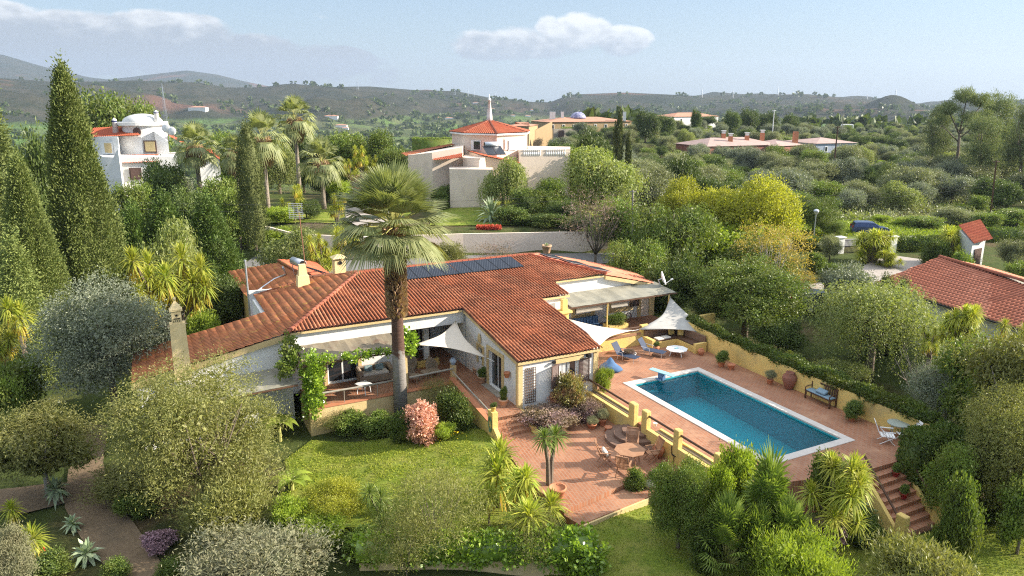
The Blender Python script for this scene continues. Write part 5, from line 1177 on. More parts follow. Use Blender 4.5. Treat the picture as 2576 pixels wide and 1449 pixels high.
# ---- foreground and garden
T('willowN', 500, 925, 440, 'huge olive-green feathery tree filling the lower left beside the gravel path', D=28.5)
T('willow2', 105, 1030, 290, 'feathery yellow-green tree at the lower left edge beyond the gravel path', D=29.5)
T('grey1', 640, 1345, 430, 'grey-leaved shrub across the bottom edge left of the ivy hedge', D=22.5, cat='shrub')
T('grey1', 10, 1330, 150, 'small grey shrub in the bottom left corner', D=23, cat='shrub')
T('oliveN', 270, 700, 330, 'large blue-grey olive tree in front of the tall ornamental chimney', D=37.5)
T('cypressN', 205, 148, 195, 'giant cypress towering over the left of the garden', D=50)
T('cypressN', 85, 385, 170, 'second cypress, shorter and looser, left of the giant one', D=45)
T('conifer', 0, 205, 190, 'dark conifer at the upper left edge behind the cypresses', D=66)
T('conifer', 55, 560, 170, 'low conifer filling the left edge under the second cypress', D=43)
T('dark1', 90, 330, 150, 'dark tree between the left edge conifer and the giant cypress', D=72)
for i, (x, y, w, lb) in enumerate(((345, 500, 130, 'leftmost of the leyland conifers beside the giant cypress'), (425, 470, 150, 'middle leyland conifer in the green clump'), (530, 478, 150, 'rightmost leyland conifer next to the cream lane wall'))):
    T('leyland', x, y, w, lb, D=57 + i, group='leyland conifers in the green clump')
T('pepper1', 440, 560, 210, 'pale weeping shrub in front of the leyland conifers', D=52)
T('yuccaC', 425, 600, 230, 'big many-headed yucca behind the ornamental chimney', D=48, cat='yucca')
T('yuccaD', 360, 700, 120, 'lower yucca cluster at the foot of the giant cypress', D=45, cat='yucca')
T('dark1', 560, 690, 150, 'shaded dark bush between the leyland conifers and the annexe', D=53, cat='shrub', name='shrub')
T('bright1', 520, 785, 100, 'yellow-green bush just behind the left wing roof', D=44.5, cat='shrub')
T('yucca1', 60, 730, 110, 'yucca with a skirt of brown leaves at the left edge', D=41, cat='yucca')
T('yuccaD', 5, 790, 110, 'tall yucca half cut off by the left picture edge', D=39, cat='yucca')
T('dark2', 60, 900, 130, 'dark undergrowth below the left edge yuccas', D=37, cat='shrub')
T('dark2', -10, 950, 120, 'dark shrub at the left edge beyond the small path', D=34, cat='shrub')
T('agave', 60, 1010, 70, 'pale agave in the shade at the far end of the gravel path', ybase=1065, cat='agave')
T('agave', 140, 1195, 75, 'agave under the small feathery tree', ybase=1270, cat='agave')
T('agave', 20, 1000, 60, 'little agave by the left edge', ybase=1045, cat='agave')
T('agave', 180, 1290, 60, 'small agave beside the gravel path', ybase=1340, cat='agave')
T('agave', 215, 1350, 90, 'largest blue agave near the bottom of the path', ybase=1420, cat='agave')
T('yucca2', 80, 1310, 110, 'round spiky yucca in the bottom left bed', ybase=1420, cat='yucca')
T('yucca2', 30, 1250, 70, 'shaded spiky plant beside the small feathery tree trunk', ybase=1330, cat='yucca')
for (x, y, w, k, lb) in ((120, 1400, 120, 'ball', 'dark low shrub at the bottom left'), (290, 1400, 90, 'ball', 'dark low shrub on the left edge of the path'), (350, 1240, 110, 'ball', 'low shrub under the huge feathery tree'), (400, 1330, 90, 'mauve1', 'shaded mauve bush below the huge feathery tree'), (430, 1400, 90, 'ball', 'dark shrub at the foot of the grey one')):
    T(k, x, y, w, lb, ybase=y + 60, cat='shrub')
# front bed, centre
T('yellow1', 830, 1215, 170, 'yellow-green bush on the near edge of the lawn', D=26.5, cat='shrub', name='shrub')
T('bright1', 730, 1255, 120, 'bright leafy bush beside the banana leaves', D=26, cat='shrub')
T('bright1', 800, 1300, 150, 'leafy yellowish bush above the grey-leaved shrub', D=25, cat='shrub')
T('ballm', 900, 1330, 110, 'green bush left of the dark dracaenas', D=25, cat='shrub')
T('cordyD', 965, 1215, 130, 'dark spiky dracaenas on the lawn edge', D=26.5, cat='dracaena')
T('wispy', 1100, 1180, 290, 'thin wispy shrub with see-through branches at the bottom centre', D=25, cat='shrub')
T('wispy', 1020, 1280, 200, 'second wispy shrub, lower, above the ivy hedge', D=23.8, cat='shrub')
T('wispy', 1340, 1270, 190, 'small wispy shrub between the front yucca and the patio step', D=24.5, cat='shrub')
T('yucca1', 1252, 1100, 165, 'tall sunlit yucca left of the brick patio', D=27.8, cat='yucca')
T('yucca1', 1305, 1150, 125, 'yucca squeezed between the two largest front yuccas', D=26.6, cat='yucca')
T('yucca1', 1325, 1225, 170, 'front yucca with yellow lower leaves', D=25.3, cat='yucca')
T('yucca2', 1385, 1225, 110, 'small yucca beside the terracotta pot', D=26.2, cat='yucca')
T('yucca2', 1230, 1210, 80, 'yucca in the shade left of the front ones', D=26.4, cat='yucca')
# leafy hedge over the bottom wall
def ivy_run(name, label, pts, r, n, mk='ivy', cat='hedge', L=.16, Wd=.13, fr='h', seed=1, up=.2, core_=True, flat=1.0):
    """leaves around a run of points (villa axes): (a, b, z) with half width r"""
    rng = np.random.default_rng(seed); pts = np.array([W(*p) for p in pts] if fr == 'h' else pts, float); sg = np.linalg.norm(np.diff(pts, axis=0), axis=1); cs = np.concatenate([[0], np.cumsum(sg)])
    per = 16; m = max(1, n // per); s = rng.uniform(0, cs[-1], m); C = np.stack([np.interp(s, cs, pts[:, k]) for k in range(3)], 1); r = np.interp(s, cs, np.broadcast_to(r, len(pts)) if np.ndim(r) else [r] * len(pts))
    d = unit(rng.normal(size=(m, 3)) + np.array([0, 0, .3])); C = C + d * (r * rng.uniform(.75, 1.1, m))[:, None] * np.array([1, 1, flat])
    P = np.repeat(C, per, 0) + rng.normal(size=(m * per, 3)) * .10; O = np.repeat(d, per, 0); V, Fq = leaves(P, O + rng.normal(size=P.shape) * .6 + np.array([0, 0, up]), L * rng.uniform(.6, 1.2, len(P)), Wd, rng)
    parts = [(V, Fq)]
    if core_:
        q = MB(); k = max(2, int(cs[-1] / .5)); ss = np.linspace(0, cs[-1], k); cp = [tuple(np.interp(x, cs, pts[:, j]) for j in range(3)) for x in ss]
        rr = np.interp(ss, cs, np.broadcast_to(np.mean(r), len(cs))) * .8; q.tube(cp, list(rr * flat), 8, cap=False); parts.append((np.array(q.v), np.array(q.f)))
    V, Fq = merge(parts); o0 = pts[0]; me = np_mesh('foliage', V - o0, Fq)
    o = thing(name, label, cat, tuple(o0)); link('foliage', me, LM[mk], o); return o
bw = thing('front_wall', 'ochre wall under the ivy hedge at the bottom edge', 'wall', W(12, 21.6, -2))
t = MB(); q0 = gz(905, 1440, -1.6); q1 = gz(1490, 1440, -1.6); q0 = AB(*q0[:2]); q1 = AB(*q1[:2]); wall_panel(t, q0, q1, -3.2, -.75, th=.3); t.build('wall', M['ochre'], bw)
ivy_run('ivy_hedge', 'glossy ivy hedge tumbling over the wall at the bottom centre', [(q0[0], q0[1] + .1, -.75), (q0[0] * .6 + q1[0] * .4, q0[1] * .6 + q1[1] * .4 + .1, -.7), (q1[0], q1[1] + .1, -.6)], [.42, .5, .75], 9000, seed=5)
ivy_run('ivy_hedge', 'taller end of the bottom ivy hedge beside the dark lower lawn', [(q1[0] - .8, q1[1] + .6, -.9), (q1[0] + .1, q1[1] + .3, -1.3)], [.6, .65], 4500, seed=6)
# flower bed below the verandah
T('ballm', 870, 1035, 110, 'thin leafy shrub against the verandah wall', ybase=1090, cat='shrub')
T('wispy', 840, 1020, 120, 'spindly shrub at the left end of the verandah wall', ybase=1085, cat='shrub')
T('ballm', 945, 1040, 100, 'leafy shrub left of the tall palm trunk', ybase=1095, cat='shrub')
T('ball', 1010, 1030, 80, 'dark bush between palm trunk and pink flowers', ybase=1115, cat='shrub')
T('pink1', 1066, 1012, 108, 'round bush covered in pink flowers beside the palm trunk', ybase=1112, cat='flower bush')
T('ball', 1150, 985, 100, 'dark green bush above the light-leaved one', ybase=1085, cat='shrub')
T('ballm', 1172, 1025, 46, 'small light-leaved bush by the garden steps', ybase=1075, cat='shrub')
T('wispy', 1105, 950, 120, 'climbing shrub trained on the verandah wall', ybase=1040, cat='shrub')
T('bright1', 1120, 1065, 60, 'low bush mixed with yellow daisies', ybase=1110, cat='shrub')
# house-end planting
T('purple1', 1385, 1020, 160, 'mauve-brown flowering shrub in front of the wing', D=35.0, cat='shrub', zb=-.7)
T('purple1', 1475, 1000, 100, 'second mauve-brown shrub near the deck wall', D=35.9, cat='shrub', zb=-.7)
T('ballr', 1437, 945, 100, 'round bush with reddish flowers beneath the gable window', D=36.0, cat='shrub', zb=-.7)
T('bright1', 1520, 925, 50, 'light green bush at the corner of the wing', D=37.5, cat='shrub', zb=-.1)
T('bareP', 1513, 870, 30, 'climber on the corner of the wing', D=37.9, cat='climber', zb=-.1)
# lower right cluster
T('midN', 1712, 1155, 165, 'broad dark bush at the right edge of the patio', D=25.2, cat='shrub', name='shrub', zb=-1.6)
T('ballm', 1603, 1180, 60, 'small leafy bush on the patio corner', ybase=1248, cat='shrub')
T('ballm', 1660, 1170, 80, 'bush between the small patio one and the broad dark one', ybase=1240, cat='shrub')
T('bright1', 1850, 1122, 110, 'bright large-leaved bush behind the fan palm', D=26.6, cat='shrub')
T('bright1', 1800, 1170, 90, 'bright leafy bush left of the fan palm', D=25.8, cat='shrub')
p = T('fansmall', 1937, 1118, 150, 'fan palm with a short shaggy trunk below the pool corner', D=24.6, cat='palm tree', zb=-.3)
tk = MB(); l0 = p.location; tk.tube([(l0.x, l0.y, -2.4), (l0.x + .05, l0.y, -.2), (l0.x, l0.y, .5)], [.22, .2, .16], 10)
me = bpy.data.meshes.new('shaggy_trunk'); sx = p.scale; R_ = p.rotation_euler.z
vv_ = [((lambda dx, dy: ((math.cos(-R_) * dx - math.sin(-R_) * dy) / sx[0], (math.sin(-R_) * dx + math.cos(-R_) * dy) / sx[1], (v[2] - l0.z) / sx[2]))(v[0] - l0.x, v[1] - l0.y)) for v in tk.v]
me.from_pydata(vv_, [], tk.f); me.update(); link('shaggy_trunk', me, M['palmbark'], p)
for (x, y, w, lb) in ((1835, 1240, 160, 'leftmost low fan palm clump under the trunked fan palm'), (1905, 1265, 130, 'middle low fan palm clump in the lower right bed'), (1985, 1245, 150, 'rightmost low fan palm clump beside the mauve bush')):
    T('fanbush', x, y, w, lb, D=23.8, zb=-1.1, cat='palm', group='low fan palm clumps')
T('yuccaE', 2105, 1140, 170, 'big round yucca below the pool stairs', D=24.9, zb=-.9, cat='yucca')
T('ball', 2085, 1135, 110, 'clipped hedge bush behind the big round yucca', D=26.3, cat='shrub', zb=-.6)
T('mauve1', 2085, 1285, 100, 'bush of mauve-grey flower heads in the lower right bed', ybase=1370, cat='flower bush')
T('ball', 2170, 1290, 120, 'dark shrub with tiny yellow flowers left of the stair pillar', ybase=1370, cat='shrub')
T('agaveL', 2165, 1245, 90, 'blue-grey spiky plant beside the left stair wall', ybase=1310, cat='agave')
T('willowS', 2010, 1345, 270, 'fresh yellow-green bush at the bottom edge right of the shaded lawn', D=22, cat='shrub')
T('willowY', 2290, 1375, 320, 'pale feathery bush at the bottom right edge', D=21.6, cat='shrub')
T('ball', 1780, 1290, 100, 'shaded shrub under the broad dark bush', D=24, cat='shrub')
# right side
hb_ = thing('clipped_hedge', 'clipped dark hedge block at the head of the pool stairs', 'hedge', W(29.3, 18.4, 0))
def hedge_box(parent, pts, n, mk, seed=1, L=.12, Wd=.09):
    """pts: list of (a, b, half width, z0, z1) along a run"""
    rng = np.random.default_rng(seed); parts = []; q = MB(); P = []; O = []
    for p, r in zip(pts, pts[1:]):
        L_ = math.hypot(r[0] - p[0], r[1] - p[1]); u = ((r[0] - p[0]) / L_, (r[1] - p[1]) / L_); nn = (-u[1], u[0]); k = int(n * L_ / sum(math.hypot(b[0] - a[0], b[1] - a[1]) for a, b in zip(pts, pts[1:])))
        s = rng.uniform(0, 1, k); c = rng.integers(0, 5, k); w_ = p[2] + (r[2] - p[2]) * s; z0 = p[3] + (r[3] - p[3]) * s; z1 = p[4] + (r[4] - p[4]) * s
        o = np.where(c == 0, w_, np.where(c == 1, -w_, rng.uniform(-1, 1, k) * w_)); z = np.where(c <= 1, rng.uniform(0, 1, k) * (z1 - z0) + z0, z1)
        s = np.where(c == 4, np.where(rng.random(k) < .5, 0, 1), s); z = np.where(c == 4, rng.uniform(0, 1, k) * (z1 - z0) + z0, z); wob = .06 * np.sin(s * L_ * 3) + rng.normal(size=k) * .05
        a = p[0] + u[0] * L_ * s + nn[0] * (o + wob); b = p[1] + u[1] * L_ * s + nn[1] * (o + wob); P.append(np.stack([a * HC - b * HS, a * HS + b * HC, z + wob], 1))
        od = np.stack([np.where(c <= 1, np.sign(o) * (nn[0] * HC - nn[1] * HS), 0), np.where(c <= 1, np.sign(o) * (nn[0] * HS + nn[1] * HC), 0), np.where(c > 1, 1.0, .2)], 1); O.append(od)
        f = .9; q.hexa([W(*x) for x in ((p[0] - nn[0] * p[2] * f, p[1] - nn[1] * p[2] * f, p[3]), (r[0] - nn[0] * r[2] * f, r[1] - nn[1] * r[2] * f, r[3]), (r[0] + nn[0] * r[2] * f, r[1] + nn[1] * r[2] * f, r[3]), (p[0] + nn[0] * p[2] * f, p[1] + nn[1] * p[2] * f, p[3]),
            (p[0] - nn[0] * p[2] * f, p[1] - nn[1] * p[2] * f, p[4] - .05), (r[0] - nn[0] * r[2] * f, r[1] - nn[1] * r[2] * f, r[4] - .05), (r[0] + nn[0] * r[2] * f, r[1] + nn[1] * r[2] * f, r[4] - .05), (p[0] + nn[0] * p[2] * f, p[1] + nn[1] * p[2] * f, p[4] - .05))])
    P = np.vstack(P); O = np.vstack(O); parts = [leaves(P, O * .8 + rng.normal(size=P.shape) * .5, L * rng.uniform(.6, 1.3, len(P)), Wd, rng), (np.array(q.v), np.array(q.f))]
    V, Fq = merge(parts); me = np_mesh('foliage', V - np.array(ORG[parent.name]), Fq); link('foliage', me, LM[mk], parent)
hedge_box(hb_, [(28.6, 18.3, .5, -1.2, 1.35), (31.0, 17.9, .6, -1.4, 1.5)], 9000, 'hedge', 3)
hw = thing('wall_top_hedge', 'dark ivy hedge growing along the top of the boundary wall', 'hedge', W(32.6, 28, .8))
hedge_box(hw, [(31.8, 36.5, .22, 1.25, 1.6), (31.5, 32, .22, 1.2, 1.44), (31.5, 26, .24, 1.1, 1.38), (31.58, 19.2, .26, 1.0, 1.32)], 15000, 'hedge', 4)
hx_ = thing('back_hedge', 'leafier sunlit hedge strip behind the boundary wall ivy', 'hedge', W(33.6, 26, .5))
hedge_box(hx_, [(32.4, 31, .4, -1, 1.1), (32.5, 26, .5, -1, 1.05), (32.7, 20.5, .5, -1, 1.0)], 9000, 'hedge', 9)
T('mid1', 2390, 1110, 130, 'dark bush sprinkled with white flowers beside the hedge block', D=27.3, cat='shrub', name='shrub', zb=-1.5)
T('oliveN', 2390, 900, 200, 'grey-green tree behind the corner of the boundary wall', D=35.5, zb=-1.5)
T('willow2', 2560, 830, 330, 'big olive-yellow tree at the right picture edge', D=30, zb=-1.6)
T('willowN', 2600, 980, 330, 'shaded feathery tree at the lower right edge', D=27, zb=-1.8)
T('dark1', 2470, 1080, 190, 'dark bush below the right edge trees', D=28.5, cat='shrub', name='shrub', zb=-1.8)
T('ballm', 2420, 1195, 110, 'light green bush right of the pool stairs', D=24.8, cat='shrub', zb=-1.8)
T('ball', 2385, 1260, 80, 'low bush behind the right stair pillar', D=24.6, cat='shrub')
T('agaveL', 2540, 1265, 90, 'blue spiky agave at the far right of the lower lawn', ybase=1320, cat='agave')
T('ball', 2480, 1250, 110, 'dark ground bush at the side path', ybase=1310, cat='shrub')
T('dark2', 2575, 1200, 130, 'dark shrub at the right edge above the agave', D=25.5, cat='shrub')
T('bare', 2345, 880, 240, 'leafless pale-branched shrub behind the boundary wall', D=37, cat='shrub', zb=-.9)
T('pepperN', 2200, 705, 340, 'large weeping pepper tree behind the bench wall', D=43, zb=-1.0)
T('pepper1', 2110, 900, 150, 'drooping lower growth behind the boundary wall', D=42.5, zb=-1.0)
T('midN', 1880, 655, 290, 'broad deep green tree right behind the built-in seat', D=49.5, zb=-.8)
T('dark1', 1960, 800, 150, 'dark bush behind the grey sail', D=46, cat='shrub', name='shrub', zb=-.8)
T('dark1', 1790, 740, 90, 'small dark tree beside the satellite dish', D=51.5, zb=-.5)
T('yuccaD', 1995, 880, 60, 'little yucca in the shade behind the wall', D=44, cat='yucca', zb=-.8)
T('olive2', 2050, 980, 100, 'grey bush behind the terracotta jar', D=43, cat='shrub', name='shrub', zb=-1)
T('yuccaE', 2400, 750, 110, 'big yucca against the right house wall', D=38, cat='yucca')
T('yuccaD', 2520, 790, 110, 'yucca at the corner of the right house', D=35.5, cat='yucca')
T('yuccaD', 2330, 820, 60, 'small yucca among the ivy by the right house', D=37, cat='yucca')
T('mid1', 2440, 845, 190, 'leafy bush below the right house wall', D=34, cat='shrub', name='shrub', zb=-1.2)
T('ballm', 2480, 930, 120, 'low leafy bush beside the leafless shrub', D=32, cat='shrub', zb=-1.2)
T('yucca2', 2480, 900, 50, 'small spiky plant beside the leafless shrub', D=31.5, cat='yucca', zb=-.6)
T('olive2', 2140, 665, 160, 'clipped round grey bush in front of the driveway', D=54, cat='shrub', name='shrub')
T('cypressM', 2220, 680, 70, 'short thick cypress bush by the right house eave', D=47, cat='shrub', name='shrub')
T('cypressM', 2262, 690, 60, 'second short cypress bush by the right house eave', D=46.5, cat='shrub', name='shrub')
T('pepper1', 2170, 720, 120, 'small drooping tree under the round grey bush', D=46)
# behind the villa
T('yellow1', 1880, 440, 260, 'great round yellow-green tree right of centre', D=68)
T('yellow1', 1745, 450, 190, 'smaller yellow-green tree joined to the left of the great one', D=70)
T('bright1', 1830, 560, 260, 'yellow-green growth under the great yellow tree', D=64, name='tree')
T('mid1', 1900, 600, 200, 'green tree below the great yellow one', D=60)
T('pepperG', 1690, 510, 240, 'green weeping tree left of the great yellow one', D=62)
T('pepperG', 1600, 600, 170, 'dark weeping tree behind the red wing roof', D=58)
T('rust1', 1940, 560, 210, 'thin ochre-leaved tree in front of the great yellow one', D=58)
T('dark1', 1700, 640, 170, 'dark bush behind the pergola roof', D=53, cat='shrub', name='shrub')
T('mid1', 1620, 690, 130, 'dark green tree behind the solar panels', D=55)
T('bareP', 1500, 470, 200, 'brownish thin tree at the end of the cream lane wall', D=70)
T('pepper1', 1515, 370, 230, 'round pepper tree behind the cypress pair', D=90)
T('pepper1', 1265, 395, 135, 'pepper tree in front of the cream neighbour house', D=87)
T('dark1', 1490, 330, 120, 'green flowering hedge tree beside the cream house', D=100)
T('bright1', 1480, 372, 120, 'bright yellow hedge bush behind the round pepper tree', D=97, cat='shrub')
T('mid1', 1380, 445, 110, 'green shrub at the foot of the cream house', D=86, cat='shrub', name='shrub')
T('dark1', 1420, 500, 100, 'dark shrub on the slope behind the lane wall', D=81, cat='shrub', name='shrub')
T('dark1', 1330, 480, 80, 'dark round shrub beside the great agave', D=83, cat='shrub', name='shrub')
T('ball', 1300, 520, 100, 'low dark bush above the red flower strip', D=80, cat='shrub')
T('ball', 1370, 535, 110, 'low dark bush right of the red flower strip', D=79, cat='shrub')
T('ball', 1150, 465, 90, 'clipped dark bush at the cream house corner', D=92, cat='shrub')
T('ball', 1110, 475, 60, 'small clipped bush behind the tall palm', D=90, cat='shrub')
T('agaveL', 1235, 490, 110, 'great dark agave on the rockery behind the lane wall', D=82, cat='agave')
T('cypressM', 630, 297, 76, 'neat narrow cypress rising from the lane wall', D=73, zb=1.5)
for (x, y, w, lb) in ((1556, 265, 26, 'taller of the pair of slim cypresses right of the cream house'), (1579, 325, 22, 'shorter of the pair of slim cypresses right of the cream house'), (1546, 300, 18, 'thinnest spire touching the taller slim cypress')):
    T('cypressS', x, y, w, lb, D=112, group='slim cypresses right of the cream house')
T('yuccaD', 815, 580, 90, 'green yucca behind the ridge chimney', D=60, cat='yucca')
T('yuccaC', 850, 560, 120, 'spreading yucca between the chimneys and the tall palm', D=62, cat='yucca')
T('pepper1', 740, 580, 190, 'soft light green bush in front of the lane wall', D=63, cat='shrub', name='shrub')
T('bareP', 1240, 600, 140, 'bare twiggy shrub above the solar panel ridge', D=66, cat='shrub', name='shrub')
T('willow2', 1120, 610, 130, 'pale green shrub behind the roof ridge', D=62, cat='shrub', name='shrub')
T('ball', 1290, 640, 80, 'low green shrub by the lane behind the ridge', D=66, cat='shrub')
T('bright1', 690, 572, 150, 'clipped sunny hedge on the lane wall', D=77, cat='hedge', name='hedge')
T('mid1', 880, 330, 130, 'dense green tree left of the cream house', D=118)
T('mid1', 955, 325, 95, 'round green tree touching the cream house roof', D=116)
T('olive1', 830, 340, 120, 'grey-green tree behind the right-hand fan palm', D=125)
T('mid1', 290, 228, 210, 'large light green tree behind the domed house', D=118)
T('mid1', 370, 250, 130, 'second light green tree behind the domed house', D=120)
T('dark1', 405, 402, 150, 'dark tree in front of the domed house', D=88)
T('mid1', 560, 440, 130, 'green bush between the palms', D=84, cat='shrub', name='shrub')
T('dark1', 470, 470, 130, 'dark bush below the domed house terrace', D=80, cat='shrub', name='shrub')
T('yuccaD', 905, 360, 60, 'slender tall yucca left of the cream house', D=104, cat='yucca')
T('yuccaD', 885, 395, 50, 'bushy yucca beside the golf buggy', D=100, cat='yucca')
T('yuccaD', 935, 385, 40, 'thin yucca at the corner of the cream house', D=103, cat='yucca')
T('bareP', 920, 430, 120, 'reddish shrub left of the cream house wall', D=97, cat='shrub', name='shrub')
T('yuccaD', 735, 460, 70, 'leaning yucca near the garden drive', D=84, cat='yucca')
T('yuccaD', 845, 480, 60, 'yellow yucca by the garden drive', D=83, cat='yucca')
T('dark1', 760, 330, 110, 'grey-green tree behind the tallest far palm', D=128)
for (k, x, y, w_, D, lb, c) in (('mid1', 600, 470, 110, 80, 'green tree between narrow cypress and leyland conifers', 'tree'), ('bright1', 700, 520, 90, 82, 'yellowish shrub at the foot of the far fan palms', 'shrub'), ('dark1', 770, 500, 80, 85, 'dark shrub right of the tallest far fan palm', 'shrub'),
    ('olive1', 650, 340, 120, 120, 'grey-green tree behind the far fan palms', 'tree'), ('mid1', 560, 330, 110, 122, 'tree between domed house and far fan palms', 'tree'), ('pepper1', 700, 370, 110, 112, 'light tree behind the narrow cypress', 'tree'), ('dark1', 820, 430, 80, 97, 'dark bush behind the short far fan palm', 'shrub'), ('bareP', 780, 560, 110, 79, 'brownish flowering shrub on the lane wall', 'shrub'),
    ('bright1', 860, 455, 70, 94, 'yellow-green bush before the golf buggy', 'shrub'), ('mid1', 990, 370, 90, 108, 'green tree at the left end of the cream house', 'tree'), ('mid1', 1010, 430, 70, 92, 'bush at the left foot of the cream house', 'shrub'), ('rust1', 960, 440, 80, 94, 'reddish bush in front of the cream house wing', 'shrub'), ('pepper1', 1410, 400, 90, 100, 'light tree against the cream terrace wall', 'tree'),
    ('mid1', 1340, 470, 120, 84, 'dense shrub between rockery and lane wall', 'shrub'), ('dark1', 1460, 540, 120, 78, 'dark shrub at the end of the lane wall', 'shrub'), ('mid1', 1560, 500, 160, 74, 'green tree around the concrete pole', 'tree'), ('olive1', 1640, 420, 140, 96, 'grey tree left of the great yellow one', 'tree'), ('dark1', 1720, 390, 130, 100, 'dark tree behind the great yellow one', 'tree'),
    ('mid1', 1980, 480, 120, 92, 'green tree right of the great yellow one', 'tree'), ('olive2', 430, 430, 120, 92, 'greyish tree beside the domed house', 'tree'), ('mid1', 330, 455, 120, 80, 'leafy tree below the domed house terrace', 'tree'), ('dark2', 2330, 545, 90, 90, 'shrub on the verge right of the blue hatchback', 'shrub'), ('olive1', 2400, 520, 100, 93, 'grey bush on the verge left of the leaning pole', 'shrub'),
    ('dark2', 2480, 535, 80, 91, 'low bush on the verge under the leaning pole', 'shrub'), ('bright1', 2280, 548, 60, 92, 'small bright bush on the verge', 'shrub'), ('bright1', 2215, 540, 50, 95, 'bright bush just behind the blue hatchback', 'shrub'), ('dark2', 2560, 525, 110, 93, 'bush on the verge at the right edge', 'shrub'), ('willowY', 370, 1160, 260, 30, 'feathery bush at the left flank of the huge tree', 'shrub'),
    ('willowY', 560, 1200, 260, 26.5, 'feathery bush low on the right flank of the huge tree', 'shrub')):
    T(k, x, y, w_, lb, D=D, cat=c, name=None if c == 'tree' else 'shrub')
# fan palms in the neighbouring garden
for (x, yc, w, ht, D, lb, sk) in ((741, 300, 95, 0, 104, 'tallest far fan palm with a shaggy brown skirt', 3.0), (660, 350, 115, 0, 88, 'far fan palm rising behind the narrow cypress', 3.0), (590, 385, 80, 0, 86, 'far fan palm left of the narrow cypress', 2.4), (492, 370, 100, 0, 90, 'far fan palm in front of the domed house', 2.2), (808, 408, 105, 0, 92, 'short far fan palm near the garden drive', 1.4)):
    ptp = at(x, yc, D); g = tz(ptp[0], D); build_palm('fan_palm', lb, (ptp[0], D, g), ptp[2] - g, w * D / F * .70, int(x), 'fan palms in the neighbouring garden', skirt=sk, nf=34, tr=.28, boots=0, nb=16)
ptp = at(990, 572, 37.1); gg = -1.1
build_palm('fan_palm', 'tall foreground fan palm whose bare trunk crosses the villa roof', (ptp[0], 37.1, gg), ptp[2] - gg, 3.6, 7, skirt=0, nf=64, tr=.34, boots=4.7, bark='palmbark2', nb=34, r=1.6, pet=1.35, wid=.026, el=(-.42, 1.52), droop=.15)
# right-hand scrub beyond the road
rs = random.Random(77); kinds = [('olive1', .26), ('olive2', .28), ('dark1', .16), ('dark2', .12), ('mid1', .1), ('pepper1', .04), ('bright1', .04)]
GR = {'olive1': ('grey-green olive tree in the scrub beyond the road', 'tree', 'olive trees in the scrub beyond the road'), 'olive2': ('silvery olive tree in the scrub beyond the road', 'tree', 'silvery trees in the scrub beyond the road'),
      'dark1': ('dark carob tree in the scrub beyond the road', 'tree', 'dark trees in the scrub beyond the road'), 'dark2': ('low green shrub in the scrub beyond the road', 'shrub', 'shrubs in the scrub beyond the road'), 'mid1': ('leafy green tree in the scrub beyond the road', 'tree', 'leafy trees in the scrub beyond the road'),
      'pepper1': ('drooping light tree in the scrub beyond the road', 'tree', 'drooping trees in the scrub beyond the road'), 'bright1': ('yellowish shrub in the scrub beyond the road', 'shrub', 'yellowish shrubs in the scrub beyond the road')}
pts_ = []
def clear_(x, y, hs):
    return all((x - a) ** 2 + (y - b) ** 2 > r * r for a, b, r in hs)
HOLES = []
for (px, py, D, r) in ((1830, 365, 205, 15), (1960, 365, 208, 13), (1895, 365, 208, 14), (2095, 365, 212, 11), (2122, 322, 345, 10), (1420, 335, 262, 17), (1480, 335, 262, 19), (1550, 335, 262, 17), (1740, 300, 330, 18), (1850, 380, 185, 7), (1920, 380, 185, 7)):
    q = at(px, py, D); HOLES.append((q[0], D, r))
for (k, x, y, w_, D, lb) in (('dark2', 1425, 318, 50, 246, 'dark bush in front of the left end of the yellow house'), ('olive1', 1480, 316, 60, 246, 'grey bush in front of the yellow house'), ('dark1', 1535, 318, 60, 247, 'dark bush before the middle of the yellow house'), ('olive1', 1590, 312, 55, 248, 'grey bush in front of the right end of the yellow house')): T(k, x, y, w_, lb, D=D, cat='shrub', name='shrub')
n_ = 0; tries = 0
while n_ < 520 and tries < 30000:
    tries += 1; D = 98 * (430 / 98) ** (rs.random() ** .8); px = rs.uniform(1400, 2720) if D > 120 else rs.uniform(1640, 2720)
    x = (px - 1288) / F * D * .985
    if px < 1640 and D < 128: continue
    if D < 104 and px > 1980 and (D < 98 + (px - 1980) * .01 + 1): continue
    sp_ = 2.7 + D * .010
    if not clear_(x, D, HOLES) or any((x - a) ** 2 + (D - b) ** 2 < sp_ ** 2 for a, b in pts_): continue
    pts_.append((x, D)); r = rs.random(); acc = 0
    for k, wt in kinds:
        acc += wt
        if r <= acc: break
    h = rs.uniform(3.4, 6.0) if k not in ('dark2', 'bright1') else rs.uniform(1.8, 3)
    if D > 170: h *= .85
    lb, cat, grp = GR[k]; plant(k, (x, D, tz(x, D) - .15), h * rs.uniform(1.1, 1.5), h, lb, cat, grp); n_ += 1
